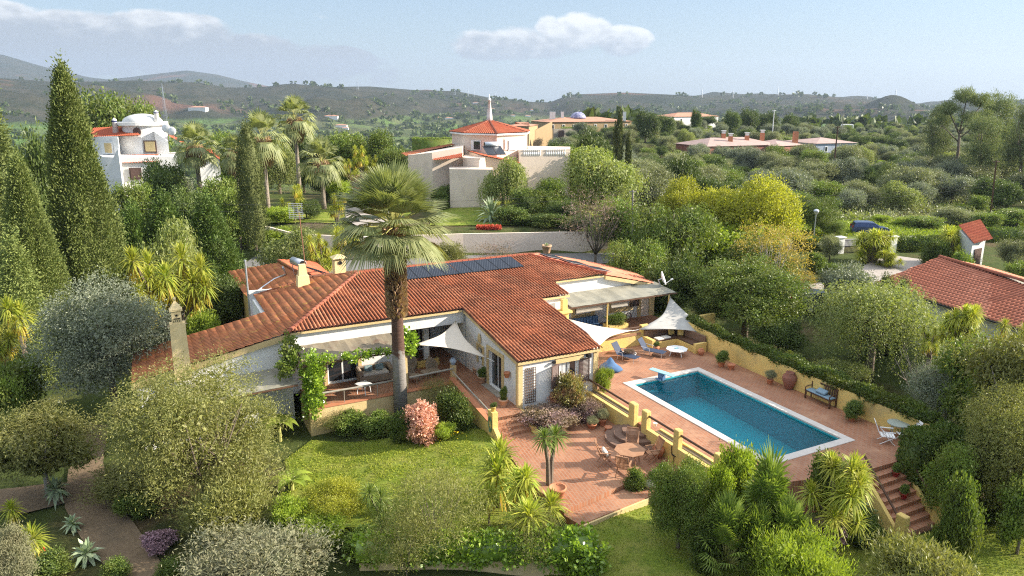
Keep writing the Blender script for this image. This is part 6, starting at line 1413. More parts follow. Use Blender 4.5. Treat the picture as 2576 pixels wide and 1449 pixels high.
# low growth between them as ground cover
def scatter_cover(name, label, n, region, mk, seed, L=(.5, .9), hh=(.3, 1.3), hole=True):
    rng = np.random.default_rng(seed); D = region[0] * (region[1] / region[0]) ** (rng.random(n) ** .9); px = rng.uniform(region[2], region[3], n); x = (px - 1288) / F * D * .985; z = terr(x, D)
    den = fbm(x / 9, D / 9, 3, seed); k = den > .46; x, D, z = x[k], D[k], z[k]; den = den[k]
    ok = np.ones(len(x), bool)
    for a, b, r in (HOLES if hole else []): ok &= (x - a) ** 2 + (D - b) ** 2 > (r * .8) ** 2
    x, D, z, den = x[ok], D[ok], z[ok], den[ok]; hgt = rng.uniform(*hh, len(x)) * np.clip((den - .44) * 9, .15, 1)
    per = 7; P = np.repeat(np.stack([x, D, z], 1), per, 0); P[:, 2] += rng.uniform(0, 1, len(P)) * np.repeat(hgt, per); P[:, :2] += rng.normal(size=(len(P), 2)) * .5; Dr = rng.normal(size=P.shape) + np.array([0, 0, .6])
    ln = rng.uniform(*L, len(P)) * .5; V, Fq = leaves(P, Dr, ln, ln * .5, rng); me = np_mesh(name, V, Fq); o = link(name, me, LM[mk]); tag(o, label, 'ground cover', kind='stuff')
scatter_cover('scrub_cover', 'low olive-green scrub covering the ground beyond the road', 30000, (96, 420, 1640, 2720), 'olive', 5)
scatter_cover('verge_cover', 'tufts of rough grass and weeds on the road verge', 16000, (84.5, 98, 1960, 2720), 'bright', 19, hh=(.08, .45), L=(.3, .5), hole=False)
scatter_cover('heath_cover', 'low yellow-green heath between the scrub trees', 16000, (96, 420, 1640, 2720), 'bright', 9, hh=(.2, .9))

def grass_on(name, label, poly, n, seed):
    rng = np.random.default_rng(seed); P = [W(*p)[:2] for p in poly]; xs = [p[0] for p in P]; ys = [p[1] for p in P]; x = rng.uniform(min(xs), max(xs), n); y = rng.uniform(min(ys), max(ys), n); ins = np.zeros(n, bool)
    for (x0, y0), (x1, y1) in zip(P, P[1:] + P[:1]): c = ((y0 > y) != (y1 > y)) & (x < (x1 - x0) * (y - y0) / ((y1 - y0) or 1e-9) + x0); ins ^= c
    x, y = x[ins], y[ins]; k = fbm(x * 1.3, y * 1.3, 3, seed) + rng.normal(size=len(x)) * .12 > .42; x, y = x[k], y[k]; z = terr(x, y) + .07; P = np.stack([x, y, z], 1)
    V, Fq = leaves(P, rng.normal(size=P.shape) * .7 + np.array([0, 0, 1.0]), rng.uniform(.05, .12, len(x)), .035, rng); o = link(name, np_mesh(name, V, Fq), LM['grassy']); tag(o, label, 'grass', kind='stuff')
LM['grassy'] = leaf_mat('grass_blades', (.10, .15, .02), (.24, .28, .05), None, .3, .8, .1)
grass_on('grass', 'short grass on the sunny lawn', lawn, 60000, 3); grass_on('grass', 'short grass on the shaded lower lawn', low, 60000, 4)
# ------------------------------------------------------------------ furniture and small things
def L2(x, y, z): return W(*onZ(x, y, z)[:2], z)       # picture point on a level -> world
# shade sails
def sail(name, label, c, m, sag=.12, parent_posts=()):
    c = [Vector(p) for p in c]; n = 14; mb = MB(); idx = {}; cen = (c[0] + c[1] + c[2]) / 3
    for i in range(n + 1):
        for j in range(n + 1 - i):
            k = n - i - j; u, v, w_ = i / n, j / n, k / n; p = c[0] * u + c[1] * v + c[2] * w_
            edge = min(u, v, w_); pull = 0
            q = p.copy()
            for (s, t, o) in ((u, v, 2), (v, w_, 0), (w_, u, 1)):     # curved hems
                f = 4 * s * t / max((s + t) ** 2, 1e-6); near = (1 - (u, v, w_)[o] if False else 1 - [w_, u, v][(0, 1, 2)[[2, 0, 1].index(o)]]) if False else max(0, 1 - 3 * (1 - s - t)); q = q + (cen - p) * .30 * f * near * near
            q.z -= sag * 27 * u * v * w_
            idx[(i, j)] = len(mb.v); mb.v.append(tuple(q))
    for i in range(n):
        for j in range(n - i):
            a, b, d = idx[(i, j)], idx[(i + 1, j)], idx[(i, j + 1)]; mb.f.append((a, b, d))
            if i + j < n - 1: mb.f.append((b, idx[(i + 1, j + 1)], d))
    t = thing(name, label, 'shade sail', tuple(cen)); o = mb.build('canvas', m, t, 'w', True); s = o.modifiers.new('t', 'SOLIDIFY'); s.thickness = .012
    q = MB()
    for p in c: d = (p - cen).normalized(); q.tube([tuple(p), tuple(p + d * .45)], .015, 4)
    q.build('cord', M['whitepaint'], t, 'w'); return t
def onBw(x, y, b): return W(*onB(x, y, b))
def onAw(x, y, a): return W(*onA(x, y, a))
sail('shade_sail', 'pale triangular sail shading the verandah corner beside the wing', [onBw(1147, 807, 38.5), onBw(1040, 867, 36.6), onAw(1226, 901, 16.2)], M['canvas'])
sail('shade_sail', 'cream sail stretched behind the wing roof over the pool corner', [onBw(1423, 801, 38.6), onBw(1592, 831, 37.1), onBw(1503, 874, 33.2)], M['canvas'])
sail('shade_sail', 'grey sail hung over the built-in corner seat', [onBw(1686, 748, 38.5), onBw(1606, 829, 36.9), onBw(1832, 848, 34.0)], M['greysail'])
q = MB(); pt = onBw(1686, 748, 38.5); r = thing('sail_pole', 'thin pole holding the top of the grey sail', 'pole', (pt[0], pt[1], .3)); q.tube([(pt[0], pt[1], 0), (pt[0], pt[1], pt[2] + .05)], .04, 6); q.build('pole', M['metal'], r, 'w'); q = MB(); q.lathe([(.07, 0), (.07, .06)], (pt[0], pt[1], .26), 8); q.build('foot', M['metal'], r, 'w')
# sun loungers
def lounger(label, loc, rot):
    t = thing('sun_lounger', label, 'sun lounger', (0, 0, 0), 0, 'navy sun loungers by the pool')
    q = MB(); q.cbox((.25, 0, .33), (1.3, .62, .03)); q.build('seat', M['navy'], t, 'l')
    q = MB(); q.hexa([(-.40, -.31, .33), (-.37, -.31, .31), (-.37, .31, .31), (-.40, .31, .33), (-.85, -.31, .95), (-.82, -.31, .96), (-.82, .31, .96), (-.85, .31, .95)]); q.build('backrest', M['navy'], t, 'l')
    for x in (-.35, .8):
        for y in (-.3, .3): g = MB(); g.tube([(x, y, 0), (x, y, .34)], .018, 6); g.build('leg', M['metal'], t, 'l')
    for y in (-.34, .34): g = MB(); g.tube([(-.55, y, .55), (.0, y, .52), (.05, y, .1)], .018, 6); g.build('armrest', M['metal'], t, 'l')
    t.location = loc; t.rotation_euler = (0, 0, rot); return t
l1 = lounger('navy sun lounger beside the blue bean bag', L2(1572, 905, 0), HA - math.radians(68))
dup(l1, L2(1638, 893, 0), HA - math.radians(62), label='navy sun lounger nearer the built-in corner seat')
# bean bag
t = thing('bean_bag', 'slumped blue bean bag at the wing corner by the pool', 'bean bag', L2(1535, 932, 0)); rng = np.random.default_rng(4)
q = MB(); q.lathe([(.05, 0), (.42, .02), (.52, .14), (.50, .28), (.38, .42), (.22, .56), (.12, .72), (.05, .80)], (0, 0, 0), 20); q.v = [(x * 1.25 + .28 * max(0, .5 - z) * (x > 0), y * (1 + .12 * math.sin(6 * x)), z * (1 - .45 * max(0, x) / .6) + .02 * math.sin(9 * x + 7 * y)) for x, y, z in q.v]; q.build('bag', M['blue'], t, 'l', True)
# octagonal white table and seats
def table(label, loc, r, h, m, name='table', n=8, legs=4, cat='table', lm=None, group=None):
    t = thing(name, label, cat, (0, 0, 0), 0, group); q = MB(); q.lathe([(r - .03, h - .045), (r, h - .03), (r, h)], (0, 0, 0), n); q.build('top', m, t, 'l')
    for i in range(legs):
        a = 2 * math.pi * i / legs + .4; g = MB(); g.tube([(math.cos(a) * r * .75, math.sin(a) * r * .75, 0), (math.cos(a) * r * .6, math.sin(a) * r * .6, h - .04)], .025, 6); g.build('leg', lm or m, t, 'l')
    t.location = loc; return t
table('low white octagonal table in front of the built-in seat', L2(1702, 893, 0), .68, .42, M['whitepaint'])
o = thing('dish', 'small blue bowl on the white octagonal table', 'bowl', L2(1702, 877, .42)); q = MB(); q.lathe([(.05, 0), (.13, .05), (.12, .05), (.04, .02)], (0, 0, 0), 12); q.build('bowl', M['boardb'], o, 'l')
# built-in corner seat
cs = thing('corner_seat', 'built-in yellow corner seat with dark backrests under the grey sail', 'bench', W(30.2, 36.3, 0))
q = MB(); q.box(28.5, 31.2, 35.9, 36.75, -.05, .42); q.box(30.3, 31.13, 34.2, 35.9, -.05, .42); q.box(28.3, 28.55, 35.85, 36.95, -.05, .62); q.box(30.25, 31.14, 34.0, 34.2, -.05, .62); q.build('base', M['yellow'], cs)
q = MB(); q.box(28.56, 31.1, 35.95, 36.7, .42, .5); q.box(30.35, 31.05, 34.25, 35.95, .42, .5); q.build('seat', M['darkwood'], cs)
q = MB(); q.box(28.45, 31.3, 36.8, 36.95, .0, 1.0); q.box(31.06, 31.16, 34.1, 36.8, .0, 1.0); q.build('backrest', mat('brown_back', (.20, .12, .08), (.15, .09, .06), .8, 20), cs)
def cushion(label, loc, size, m, rz=0, tilt=None, group=None):
    t = thing('cushion', label, 'cushion', (0, 0, 0), 0, group); q = MB(); q.cbox((0, 0, 0), size, rz, tilt); o = q.build('pad', m, t, 'l'); bevel(o, min(size) * .4, 3); t.location = loc; return t
cushion('pale seat cushion on the left of the corner seat', W(29.1, 36.2, .55), (.5, .5, .1), M['cushion'], HA); cushion('second pale seat cushion on the corner seat', W(29.7, 36.25, .55), (.5, .5, .1), M['cushion'], HA)
cushion('mustard cushion leaning in the angle of the corner seat', W(30.4, 36.6, .72), (.45, .14, .42), M['yellow'], HA, ('X', -.25)); cushion('mustard cushion right of the first in the corner seat', W(30.85, 36.2, .72), (.4, .14, .42), M['yellow'], HA - .6, ('X', -.25))
# pots and jars
PG = {}
def pot(label, loc, r, h, m='pot', prof=None, plant_=None, pw=1, ph=1, cat='plant pot', name='plant_pot', group=None):
    t = thing(name, label, cat, loc, 0, group); q = MB(); q.lathe([(a * r, b * h) for a, b in (prof or [(.62, 0), (.7, .1), (.92, .78), (1, .8), (1, 1), (.85, 1), (.8, .85)])], (0, 0, 0), 16); q.build('pot', M[m] if isinstance(m, str) else m, t, 'l', True)
    if plant_:
        me = PR[plant_][0]; o = link('foliage', me, None, t); w0, h0 = PR[plant_][2:4]; o.location = (0, 0, h * .8); o.scale = (pw / w0, pw / w0, ph / h0)
    return t
URN = [(.4, 0), (.55, .05), (.9, .45), (1, .62), (.92, .8), (.55, .92), (.62, 1), (.5, 1), (.42, .9)]
pot('tall terracotta jar between the two pots and the bench', L2(1984, 978, 0), .40, .98, mat('dark_terracotta', (.22, .09, .06), (.28, .12, .08), .8, 5), URN, name='terracotta_jar', cat='jar')
pot('bushy plant in a terracotta pot by the boundary wall', L2(1814, 922, 0), .24, .38, 'pot', None, 'ball', .95, .65); pot('empty squat terracotta pot by the boundary wall', L2(1839, 929, 0), .24, .33, 'pot')
pot('silvery plant in a terracotta pot left of the tall jar', L2(1936, 966, 0), .2, .32, 'pot', None, 'grey1', .75, .55); pot('round leafy plant in a pot right of the wooden bench', L2(2142, 1058, 0), .24, .25, 'pot', None, 'ball', 1.15, .8)
pot('dark urn at the right end of the corner seat', L2(1763, 893, 0), .22, .42, 'pot', URN); pot('planted urn at the left end of the corner seat', L2(1650, 884, 0), .22, .42, 'pot', URN, 'ball', .5, .3)
pot('wide white bowl planter between the sun loungers', L2(1581, 901, 0), .48, .34, 'coping', [(.4, 0), (.8, .4), (1, 1), (.93, 1), (.9, .8)], 'purple1', .8, .35)
pot('big pale pot with a green plant below the side door', L2(1266, 1022, -.02), .26, .42, 'potpale', None, 'ballm', .5, .75); pot('pale pot with foliage beside the wing wall', L2(1212, 963, .0), .24, .4, 'potpale', None, 'ballm', .65, .6)
pot('pale empty pot in the shade of the wing wall', L2(1198, 940, 0), .22, .38, 'potpale'); pot('dark urn in the shade behind the wing wall pots', L2(1190, 920, 0), .26, .5, 'pot', URN)
pot('deep brown pot standing beside the front yuccas on the patio', L2(1402, 1252, -.7), .38, .5, 'pot'); pot('brown pot on the patio behind the folding chairs', L2(1655, 1150, -.7), .3, .6, 'pot', URN)
pot('grey-leaved plant in a terracotta pot below the deck wall', L2(1515, 1070, -.7), .22, .36, 'pot', None, 'grey1', .7, .6); pot('white-flowered plant in a low pot below the deck wall', L2(1489, 1077, -.7), .26, .26, 'pot', None, 'grey1', .7, .42)
pot('small dark pot in the patio corner', L2(1530, 1085, -.7), .2, .25, 'pot'); pot('small white pot on the deck wall beside the pillar', L2(1648, 1072, .12), .1, .17, 'whitepaint')
pot('flower pot with orange blooms on the garden step pillar', W(14.6, 30.7, .55), .14, .26, 'yellow', None, 'ball', .42, .22)
pot('blue and white vase on the verandah rail pillar', W(14.87, 36.5, 1.02), .2, .4, mat('blue_white', (.55, .62, .68), (.2, .3, .45), .3, 9), URN, name='vase', cat='vase')
pot('small red pot with a flower on the right side of the pool stairs', W(27.6, 17.6, -.9), .17, .26, mat('red_pot', (.35, .02, .03), None, .4), None, 'ball', .5, .4); pot('red pot with foliage higher up the pool stairs', W(28.1, 18.4, -.4), .17, .26, mat('red_pot2', (.32, .03, .03), None, .4), None, 'ball', .5, .4)
pot('terracotta pot with a plant among the verandah pillars', L2(1048, 912, 0), .17, .3, 'pot', None, 'ballm', .4, .5); pot('tall cream planter standing on the lane wall', (at(1375, 634, 66)[0], 66, at(1375, 634, 66)[2] - .1), .45, .75, 'potpale', None, 'agave', .9, .4)
o = pot('hanging terracotta wall pot beside the side door', W(16.32, 32.62, 1.35), .17, .3, 'pot'); pot('flowering pot on the verandah corner ledge', W(7.1, 37.0, .05), .18, .3, 'pot', None, 'ballm', .6, .4)
# dracaena in the patio
o = plant('cordy', L2(1383, 1218, -.7), 2.15, 2.85, 'two-headed dracaena growing on the brick patio', 'dracaena', rot=HA + .3)
# wooden bench with blue cushion
def bench():
    t = thing('garden_bench', 'dark wooden bench with pale blue seat pad by the boundary wall', 'bench', (0, 0, 0)); m = M['darkwood']
    q = MB(); q.cbox((0, 0, .44), (1.7, .5, .05)); q.build('seat', m, t, 'l'); q = MB()
    for i in range(12): q.cbox((-.77 + i * .14, .27, .72), (.10, .03, .42))
    q.cbox((0, .27, .95), (1.7, .05, .1)); q.build('backrest', m, t, 'l')
    for x in (-.8, .8):
        for y in (-.2, .25): g = MB(); g.cbox((x, y, .22 if y < 0 else .45), (.07, .07, .44 if y < 0 else .9)); g.build('leg', m, t, 'l')
        g = MB(); g.tube([(x, .25, .68), (x, 0, .70), (x, -.26, .64), (x, -.24, .42)], .03, 6); g.build('armrest', m, t, 'l')
    q = MB(); q.cbox((0, 0, .50), (1.58, .46, .07)); bevel(q.build('seat_pad', M['bluec'], t, 'l'), .03, 3); return t
be = bench(); be.location = L2(2062, 1013, 0); be.rotation_euler = (0, 0, HA - math.radians(92)); cushion('pale blue cushion lying on the wooden bench', (be.location[0] + .03, be.location[1] - .05, .66), (.6, .35, .13), M['bluec'], HA - math.radians(92), ('X', .4))
# white reclining chair and round table
def recliner(label, loc, rot):
    t = thing('garden_chair', label, 'garden chair', (0, 0, 0)); m = M['whitepaint']; q = MB()
    for i in range(5): q.cbox((-.24 + i * .12, 0, .38), (.10, .55, .02))
    q.build('seat', m, t, 'l'); q = MB()
    for i in range(6): z0 = .42 + i * .12; q.cbox((.34 + i * .05, 0, z0), (.10, .5, .02), 0, ('Y', -1.15))
    q.build('backrest', m, t, 'l')
    for y in (-.28, .28):
        for (a, b) in (((-.3, .0), (.3, .62)), ((.35, 0), (-.28, .4))): g = MB(); g.tube([(a[0] if isinstance(a, tuple) else a, y, 0), (b[0] if isinstance(b, tuple) else b, y, .6)], .018, 5) if False else g.tube([(a[0], y, a[1]), (b[0], y, b[1])], .018, 5); g.build('leg', m, t, 'l')
        g = MB(); g.cbox((.0, y, .62), (.55, .05, .03)); g.build('armrest', m, t, 'l')
    t.location = loc; t.rotation_euler = (0, 0, rot); return t
table('round grey-green table by the end of the boundary wall', L2(2255, 1098, 0), .48, .7, mat('grey_table', (.3, .34, .3), None, .5), n=24, legs=4)
recliner('white slatted reclining chair beside the round grey-green table', L2(2275, 1112, 0), HA - .5); recliner('white chair mostly hidden by the clipped hedge block', L2(2230, 1113, 0), HA + 2.4)
# patio table with wooden armchairs
pt_ = table('octagonal wooden table on the brick patio', L2(1583, 1168, -.7), .72, .74, M['wood'], n=8, legs=4, lm=M['wood']); 
def folding(label=None):
    t = thing('folding_chair', label, 'garden chair', (0, 0, 0), 0, 'wooden armchairs round the patio table'); m = M['wood']; q = MB()
    for i in range(7): q.cbox((-.21 + i * .07, 0, .44), (.055, .48, .02))
    q.build('seat', m, t, 'l'); q = MB()
    for i in range(9): y = -.22 + i * .055; q.hexa([(.24, y - .017, .46), (.26, y - .017, .46), (.26, y + .017, .46), (.24, y + .017, .46), (.44, y - .017, 1.08), (.46, y - .017, 1.08), (.46, y + .017, 1.08), (.44, y + .017, 1.08)])
    q.cbox((.455, 0, 1.09), (.04, .56, .07)); q.build('backrest', m, t, 'l')
    for y in (-.28, .28):
        g = MB(); g.tube([(-.3, y, 0), (.1, y, .35), (.46, y, 1.1)], .022, 5); g.build('leg', m, t, 'l'); g = MB(); g.tube([(.34, y, 0), (.0, y, .4), (-.22, y, .66)], .022, 5); g.build('leg', m, t, 'l')
        g = MB(); g.cbox((.06, y, .67), (.55, .06, .03)); g.build('armrest', m, t, 'l')
    return t
tc = Vector(L2(1583, 1168, -.7)); f0 = None
for (px, py, lb) in ((1524, 1168, 'wooden armchair with a cushion, left of the patio table'), (1560, 1212, 'wooden armchair nearest the camera at the patio table'), (1592, 1122, 'wooden armchair behind the patio table at the round steps'), (1640, 1160, 'wooden armchair right of the patio table')):
    loc = Vector(L2(px, py, -.7)); d = loc - tc; a = math.atan2(d.y, d.x); loc = tc + d.normalized() * 1.12
    if f0 is None: f0 = folding(lb); f0.location = loc; f0.rotation_euler = (0, 0, a); cushion('cream cushion on the left wooden armchair', (loc.x, loc.y, -.08), (.42, .42, .14), M['cushion'], a, ('Y', -.9)); firstloc = loc
    else: dup(f0, loc, a, label=lb)
t = thing('round_stool', 'dark wrought chair by the deck wall behind the bushes', 'chair', L2(1700, 1165, -.7)); q = MB(); q.lathe([(.22, .42), (.22, .45)], (0, 0, 0), 12); q.build('seat', M['black'], t, 'l'); q = MB()
for i in range(7): a = math.pi * i / 6; q.tube([(math.cos(a) * .22, math.sin(a) * .22, .45), (math.cos(a) * .24, math.sin(a) * .24, .8)], .012, 4)
q.tube([(math.cos(a) * .24, math.sin(a) * .24, .8) for a in np.linspace(0, math.pi, 9)], .015, 4); q.build('backrest', M['black'], t, 'l')
for i in range(4): a = i * math.pi / 2 + .7; g = MB(); g.tube([(math.cos(a) * .2, math.sin(a) * .2, 0), (math.cos(a) * .18, math.sin(a) * .18, .42)], .014, 4); g.build('leg', M['black'], t, 'l')
# verandah furniture
sf = thing('wicker_sofa', 'wicker sofa with a pale seat pad on the verandah', 'sofa', W(11.0, 38.75, 0)); sf.rotation_euler = (0, 0, HA); ORG[sf.name] = (0, 0, 0)
q = MB(); q.cbox((0, 0, .24), (1.7, .72, .40)); bevel(q.build('base', M['rattan'], sf, 'l'), .04); q = MB(); q.cbox((0, -.02, .50), (1.5, .62, .13)); bevel(q.build('seat_pad', M['cushion'], sf, 'l'), .04, 3)
q = MB(); q.cbox((0, .36, .62), (1.7, .1, .5)); bevel(q.build('backrest', M['rattan'], sf, 'l'), .04)
for x in (-.9, .9): q = MB(); q.tube([(x, -.36, .62), (x, .36, .74)], .14, 10); q.cbox((x, 0, .32), (.14, .7, .6)); q.build('armrest', M['rattan'], sf, 'l')
cushion('teal patterned cushion at the left of the wicker sofa', W(10.65, 38.85, .76), (.48, .14, .34), M['teal'], HA, ('X', -.3)); cushion('teal patterned cushion at the right of the wicker sofa', W(11.3, 38.85, .76), (.48, .14, .34), M['teal'], HA, ('X', -.3))
def wicker(label, loc, rot):
    t = thing('wicker_armchair', label, 'armchair', (0, 0, 0), 0, 'wicker armchairs on the verandah'); q = MB(); q.cbox((0, 0, .36), (.62, .6, .14)); bevel(q.build('seat', M['rattan'], t, 'l'), .04, 2); q = MB()
    for i in range(9): a = -1.2 + 2.4 * i / 8; q.hexa([(math.cos(a + math.pi / 2) * .33 - .06, math.sin(a + math.pi / 2) * .33 - .02, .42), (math.cos(a + math.pi / 2) * .33 + .06, math.sin(a + math.pi / 2) * .33 - .02, .42), (math.cos(a + math.pi / 2) * .33 + .06, math.sin(a + math.pi / 2) * .33 + .02, .42), (math.cos(a + math.pi / 2) * .33 - .06, math.sin(a + math.pi / 2) * .33 + .02, .42)] + [(math.cos(a + math.pi / 2) * .36 + s * .06, math.sin(a + math.pi / 2) * .36 + .1 + tt * .02, 1.08 - abs(a) * .3) for s, tt in ((-1, -1), (1, -1), (1, 1), (-1, 1))])
    q.build('backrest', M['rattan'], t, 'l')
    for x in (-.26, .26):
        for y in (-.24, .24): g = MB(); g.tube([(x, y, 0), (x, y, .32)], .03, 6); g.build('leg', M['rattan'], t, 'l')
    t.location = loc; t.rotation_euler = (0, 0, rot); return t
wk = wicker('wicker armchair facing the verandah rail, right of the others', W(14.2, 37.9, 0), HA + .1); dup(wk, W(12.9, 37.5, 0), HA + .9, label='wicker armchair close to the verandah pillar'); dup(wk, W(13.2, 39.0, 0), HA - .4, label='wicker armchair deepest under the porch')
table('small round wicker table between the wicker armchairs', W(13.6, 37.6, 0), .28, .5, M['rattan'], n=14); table('low metal table with a striped runner by the verandah rail', W(9.9, 37.2, 0), .5, .55, M['whitepaint'], n=4)
pl_ = thing('porch_planter', 'yellow trough planter round the foot of the porch pillar', 'planter', W(14.5, 39.7, 0)); q = MB()
q.box(13.8, 15.2, 39.45, 39.53, 0, .42); q.box(13.8, 13.88, 39.53, 39.84, 0, .42); q.box(15.12, 15.2, 39.53, 39.84, 0, .42); q.build('trough', M['yellow'], pl_); q = MB(); q.box(13.88, 15.12, 39.53, 39.84, .0, .36); q.build('soil', M['gravel'], pl_)
# gable end details
tl = thing('trellis', 'brown garden trellis fixed to the white gable wall', 'trellis', W(17.5, 31.6, 0)); q = MB(); xa, xb = onB(1321, 960, 31.6)[0], onB(1347, 960, 31.6)[0]; za, zb_ = onB(1334, 1012, 31.6)[2], onB(1334, 925, 31.6)[2]
for i in range(6): x = xa + (xb - xa) * i / 5; q.box(x - .012, x + .012, 31.575, 31.595, za, zb_)
for i in range(14): z = za + (zb_ - za) * i / 13; q.box(xa - .012, xb + .012, 31.555, 31.573, z - .012, z + .012)
q.build('lattice', M['darkwood'], tl)
wl = thing('wall_lamp', 'small black floodlight under the eave of the gable', 'lamp', W(17.9, 31.55, 2.1)); q = MB(); p_ = onB(1393, 911, 31.55); q.cbox((p_[0], 31.52, p_[2]), (.18, .12, .1)); q.build('head', M['black'], wl)
wl = thing('wall_lamp', 'black outdoor lamp at the top right corner of the gable', 'lamp', W(21, 31.5, 2.2)); q = MB(); p_ = onB(1481, 894, 31.5); q.cbox((p_[0], 31.5, p_[2]), (.2, .25, .2)); q.build('head', M['black'], wl)
bh = thing('wall_ornament', 'small house-shaped ornament on the wing side wall', 'ornament', W(16.4, 35.1, 2.3)); q = MB(); p_ = onA(1205, 852, 16.42); q.prism([(p_[1] - .16, p_[2] - .22), (p_[1] + .16, p_[2] - .22), (p_[1] + .16, p_[2] + .12), (p_[1], p_[2] + .32), (p_[1] - .16, p_[2] + .12)], 16.40, 16.46); q.v = [(z, x, y) for x, y, z in q.v]; q.build('plaque', M['ochre'], bh)
hs_ = thing('garden_hose', 'green hose coiled on the end pillar of the garden steps', 'hose', W(14.6, 30.4, -.2)); q = MB(); q.tube([W(14.40, 30.68 + .16 * math.cos(t_), .0 + .32 * math.sin(t_) - .012 * t_) for t_ in np.linspace(0, 18, 60)], .018, 5); q.build('coil', mat('hose_green', (.08, .2, .13), None, .5), hs_, 'w')
# pergola furniture
bs_ = thing('striped_sofa', 'blue striped sofa under the pergola roof', 'sofa', W(25.8, 39.6, .5)); q = MB(); q.box(24.9, 27.0, 39.4, 40.1, .5, .85); bevel(q.build('seat', M['blue'], bs_), .05, 2); q = MB()
for i in range(9): q.box(24.9 + i * .235, 25.12 + i * .235, 40.1, 40.35, .5, 1.35)
bevel(q.build('backrest', M['blue'], bs_), .05, 2)
pb = thing('terrace_planter', 'yellow planter full of green plants behind the pergola post', 'planter', W(27.6, 39, .5)); q = MB(); q.box(26.9, 28.4, 38.6, 39.4, .5, 1.0); q.build('trough', M['yellow'], pb)
o = link('foliage', PR['ballm'][0], None, pb); o.location = (0, 0, .45); o.scale = (.75, .5, .45)
hr = thing('hose_reel', 'dark red hose coiled on the wall by the pergola door', 'hose', W(29.6, 40.6, 1)); q = MB(); p_ = onB(1582, 800, 40.7); q.tube([W(p_[0] + .25 * math.cos(t_) * (1 - .01 * t_), 40.75, p_[2] + .38 * math.sin(t_)) for t_ in np.linspace(0, 25, 80)], .022, 5); q.build('coil', mat('hose_red', (.13, .03, .03), None, .5), hr, 'w')
# climbing vines on the verandah
ivy_run('climbing_vine', 'vine climbing the verandah corner and canopy edge', [(7.0, 36.45, -.1), (7.05, 36.5, 1.2), (7.1, 36.5, 2.5)], [.42, .40, .5], 4500, seed=21, core_=True)
ivy_run('climbing_vine', 'leafy vine hanging along the front edge of the verandah canopy', [(7.3, 36.3, 2.5), (8.5, 36.25, 2.45), (10.2, 36.25, 2.5), (11.2, 36.3, 2.5)], [.28, .18, .12, .10], 800, seed=22, core_=False)
ivy_run('climbing_vine', 'bright vine leaves on the pillar just right of the palm trunk', [(12.0, 36.3, 2.3), (12.3, 36.5, 3.0)], [.3, .42], 900, seed=23, core_=False, L=.22, Wd=.16)
ivy_run('climbing_vine', 'straggling vine over the left end of the lower canopy', [(6.2, 37.9, 3.3), (6.3, 37.2, 2.6), (5.6, 36.5, 2.0)], [.5, .35, .3], 1300, mk='mid', seed=24, core_=False)
def banana(label, loc, n, r, h, seed):
    rng = random.Random(seed); t = thing('banana_plant', label, 'banana plant', (0, 0, 0)); q = MB(); st = MB()
    for i in range(n):
        a = 2 * math.pi * i / n + rng.uniform(-.3, .3); d = Vector((math.cos(a), math.sin(a), 0)); sd = Vector((-d.y, d.x, 0)); P = []
        for k in range(7):
            f = k / 6; c = d * r * f + Vector((0, 0, h * (.45 + .75 * f - .75 * f * f))); w_ = .24 * math.sin(math.pi * min(1, .08 + f * .95)) + .01; P += [tuple(c - sd * w_ + Vector((0, 0, .05))), tuple(c), tuple(c + sd * w_ + Vector((0, 0, .05)))]
        F_ = []
        for k in range(6):
            for j in (0, 1): F_.append((k * 3 + j, k * 3 + j + 1, k * 3 + j + 4, k * 3 + j + 3))
        q.add(P, F_)
    st.tube([(0, 0, -.3), (0, 0, h * .5)], [.12, .08], 8); q.build('leaves', LM['bright'], t, 'l'); st.build('stem', M['stalk'], t, 'l'); t.location = loc; return t
b_ = gz(705, 1110, -1.5); banana('banana plant between the huge feathery tree and the verandah', b_, 8, 1.1, 1.9, 3); b_ = gz(735, 1235, -1.4); banana('banana leaves poking out at the left edge of the lawn', b_, 7, 1.0, 1.1, 4)
def spikes(label, x, y, n, mk, seed, r=.4, h=.6):
    t = thing('aloe', label, 'aloe', gz(x, y, -1.9)); rng = random.Random(seed); V = []
    V = rosette(Vector((0, 0, .1)), .55, rng, 26, (-.2, 1.4), w=.09); V = np.array([tuple(v) for v in V]); link('leaf_rosette', np_mesh('aloe', V, np.arange(len(V)).reshape(-1, 4)), LM['agave'], t)
    rg = np.random.default_rng(seed)
    for i in range(n):
        c = np.array([rng.uniform(-r, r), rng.uniform(-r, r), 0]); q = MB(); q.tube([(0, 0, .1), (c[0], c[1], h)], .012, 4); q.build('flower_stalk', M['stalk'], t, 'l')
        P = c + np.array([0, 0, h]) + rg.normal(size=(40, 3)) * np.array([.03, .03, .10]); D = rg.normal(size=(40, 3)) * .6 + np.array([0, 0, -.8]); link('flower_spike', np_mesh('spike', *leaves(P, D, .09, .035, rg)), LM['redflower'], t)
spikes('aloe with red flower spikes in the bottom left corner', 85, 1425, 3, 'agave', 1); spikes('small aloe with red spikes at the left edge by the dark undergrowth', 96, 995, 2, 'agave', 2)
yf = thing('yellow_daisies', 'patch of yellow daisies below the pink flower bush', 'flowers', gz(1118, 1108, -1.15)); rg = np.random.default_rng(8); P = rg.normal(size=(260, 3)) * np.array([.35, .25, .16]) + np.array([0, 0, .35]); D = rg.normal(size=(260, 3)) + np.array([0, -.4, .8]); link('flowers', np_mesh('daisies', *leaves(P, D, .09, .075, rg)), LM['yflower'], yf)
rk = thing('garden_rock', 'pale boulder on the patio step edge', 'rock', W(18.6, 23.2, -.9)); q = MB(); q.lathe([(.1, 0), (.25, .05), (.28, .16), (.2, .28), (.05, .32)], (0, 0, 0), 10); q.v = [(x * 1.2, y, z * (1 + .1 * math.sin(5 * x))) for x, y, z in q.v]; q.build('stone', M['stone'], rk, 'l', True)
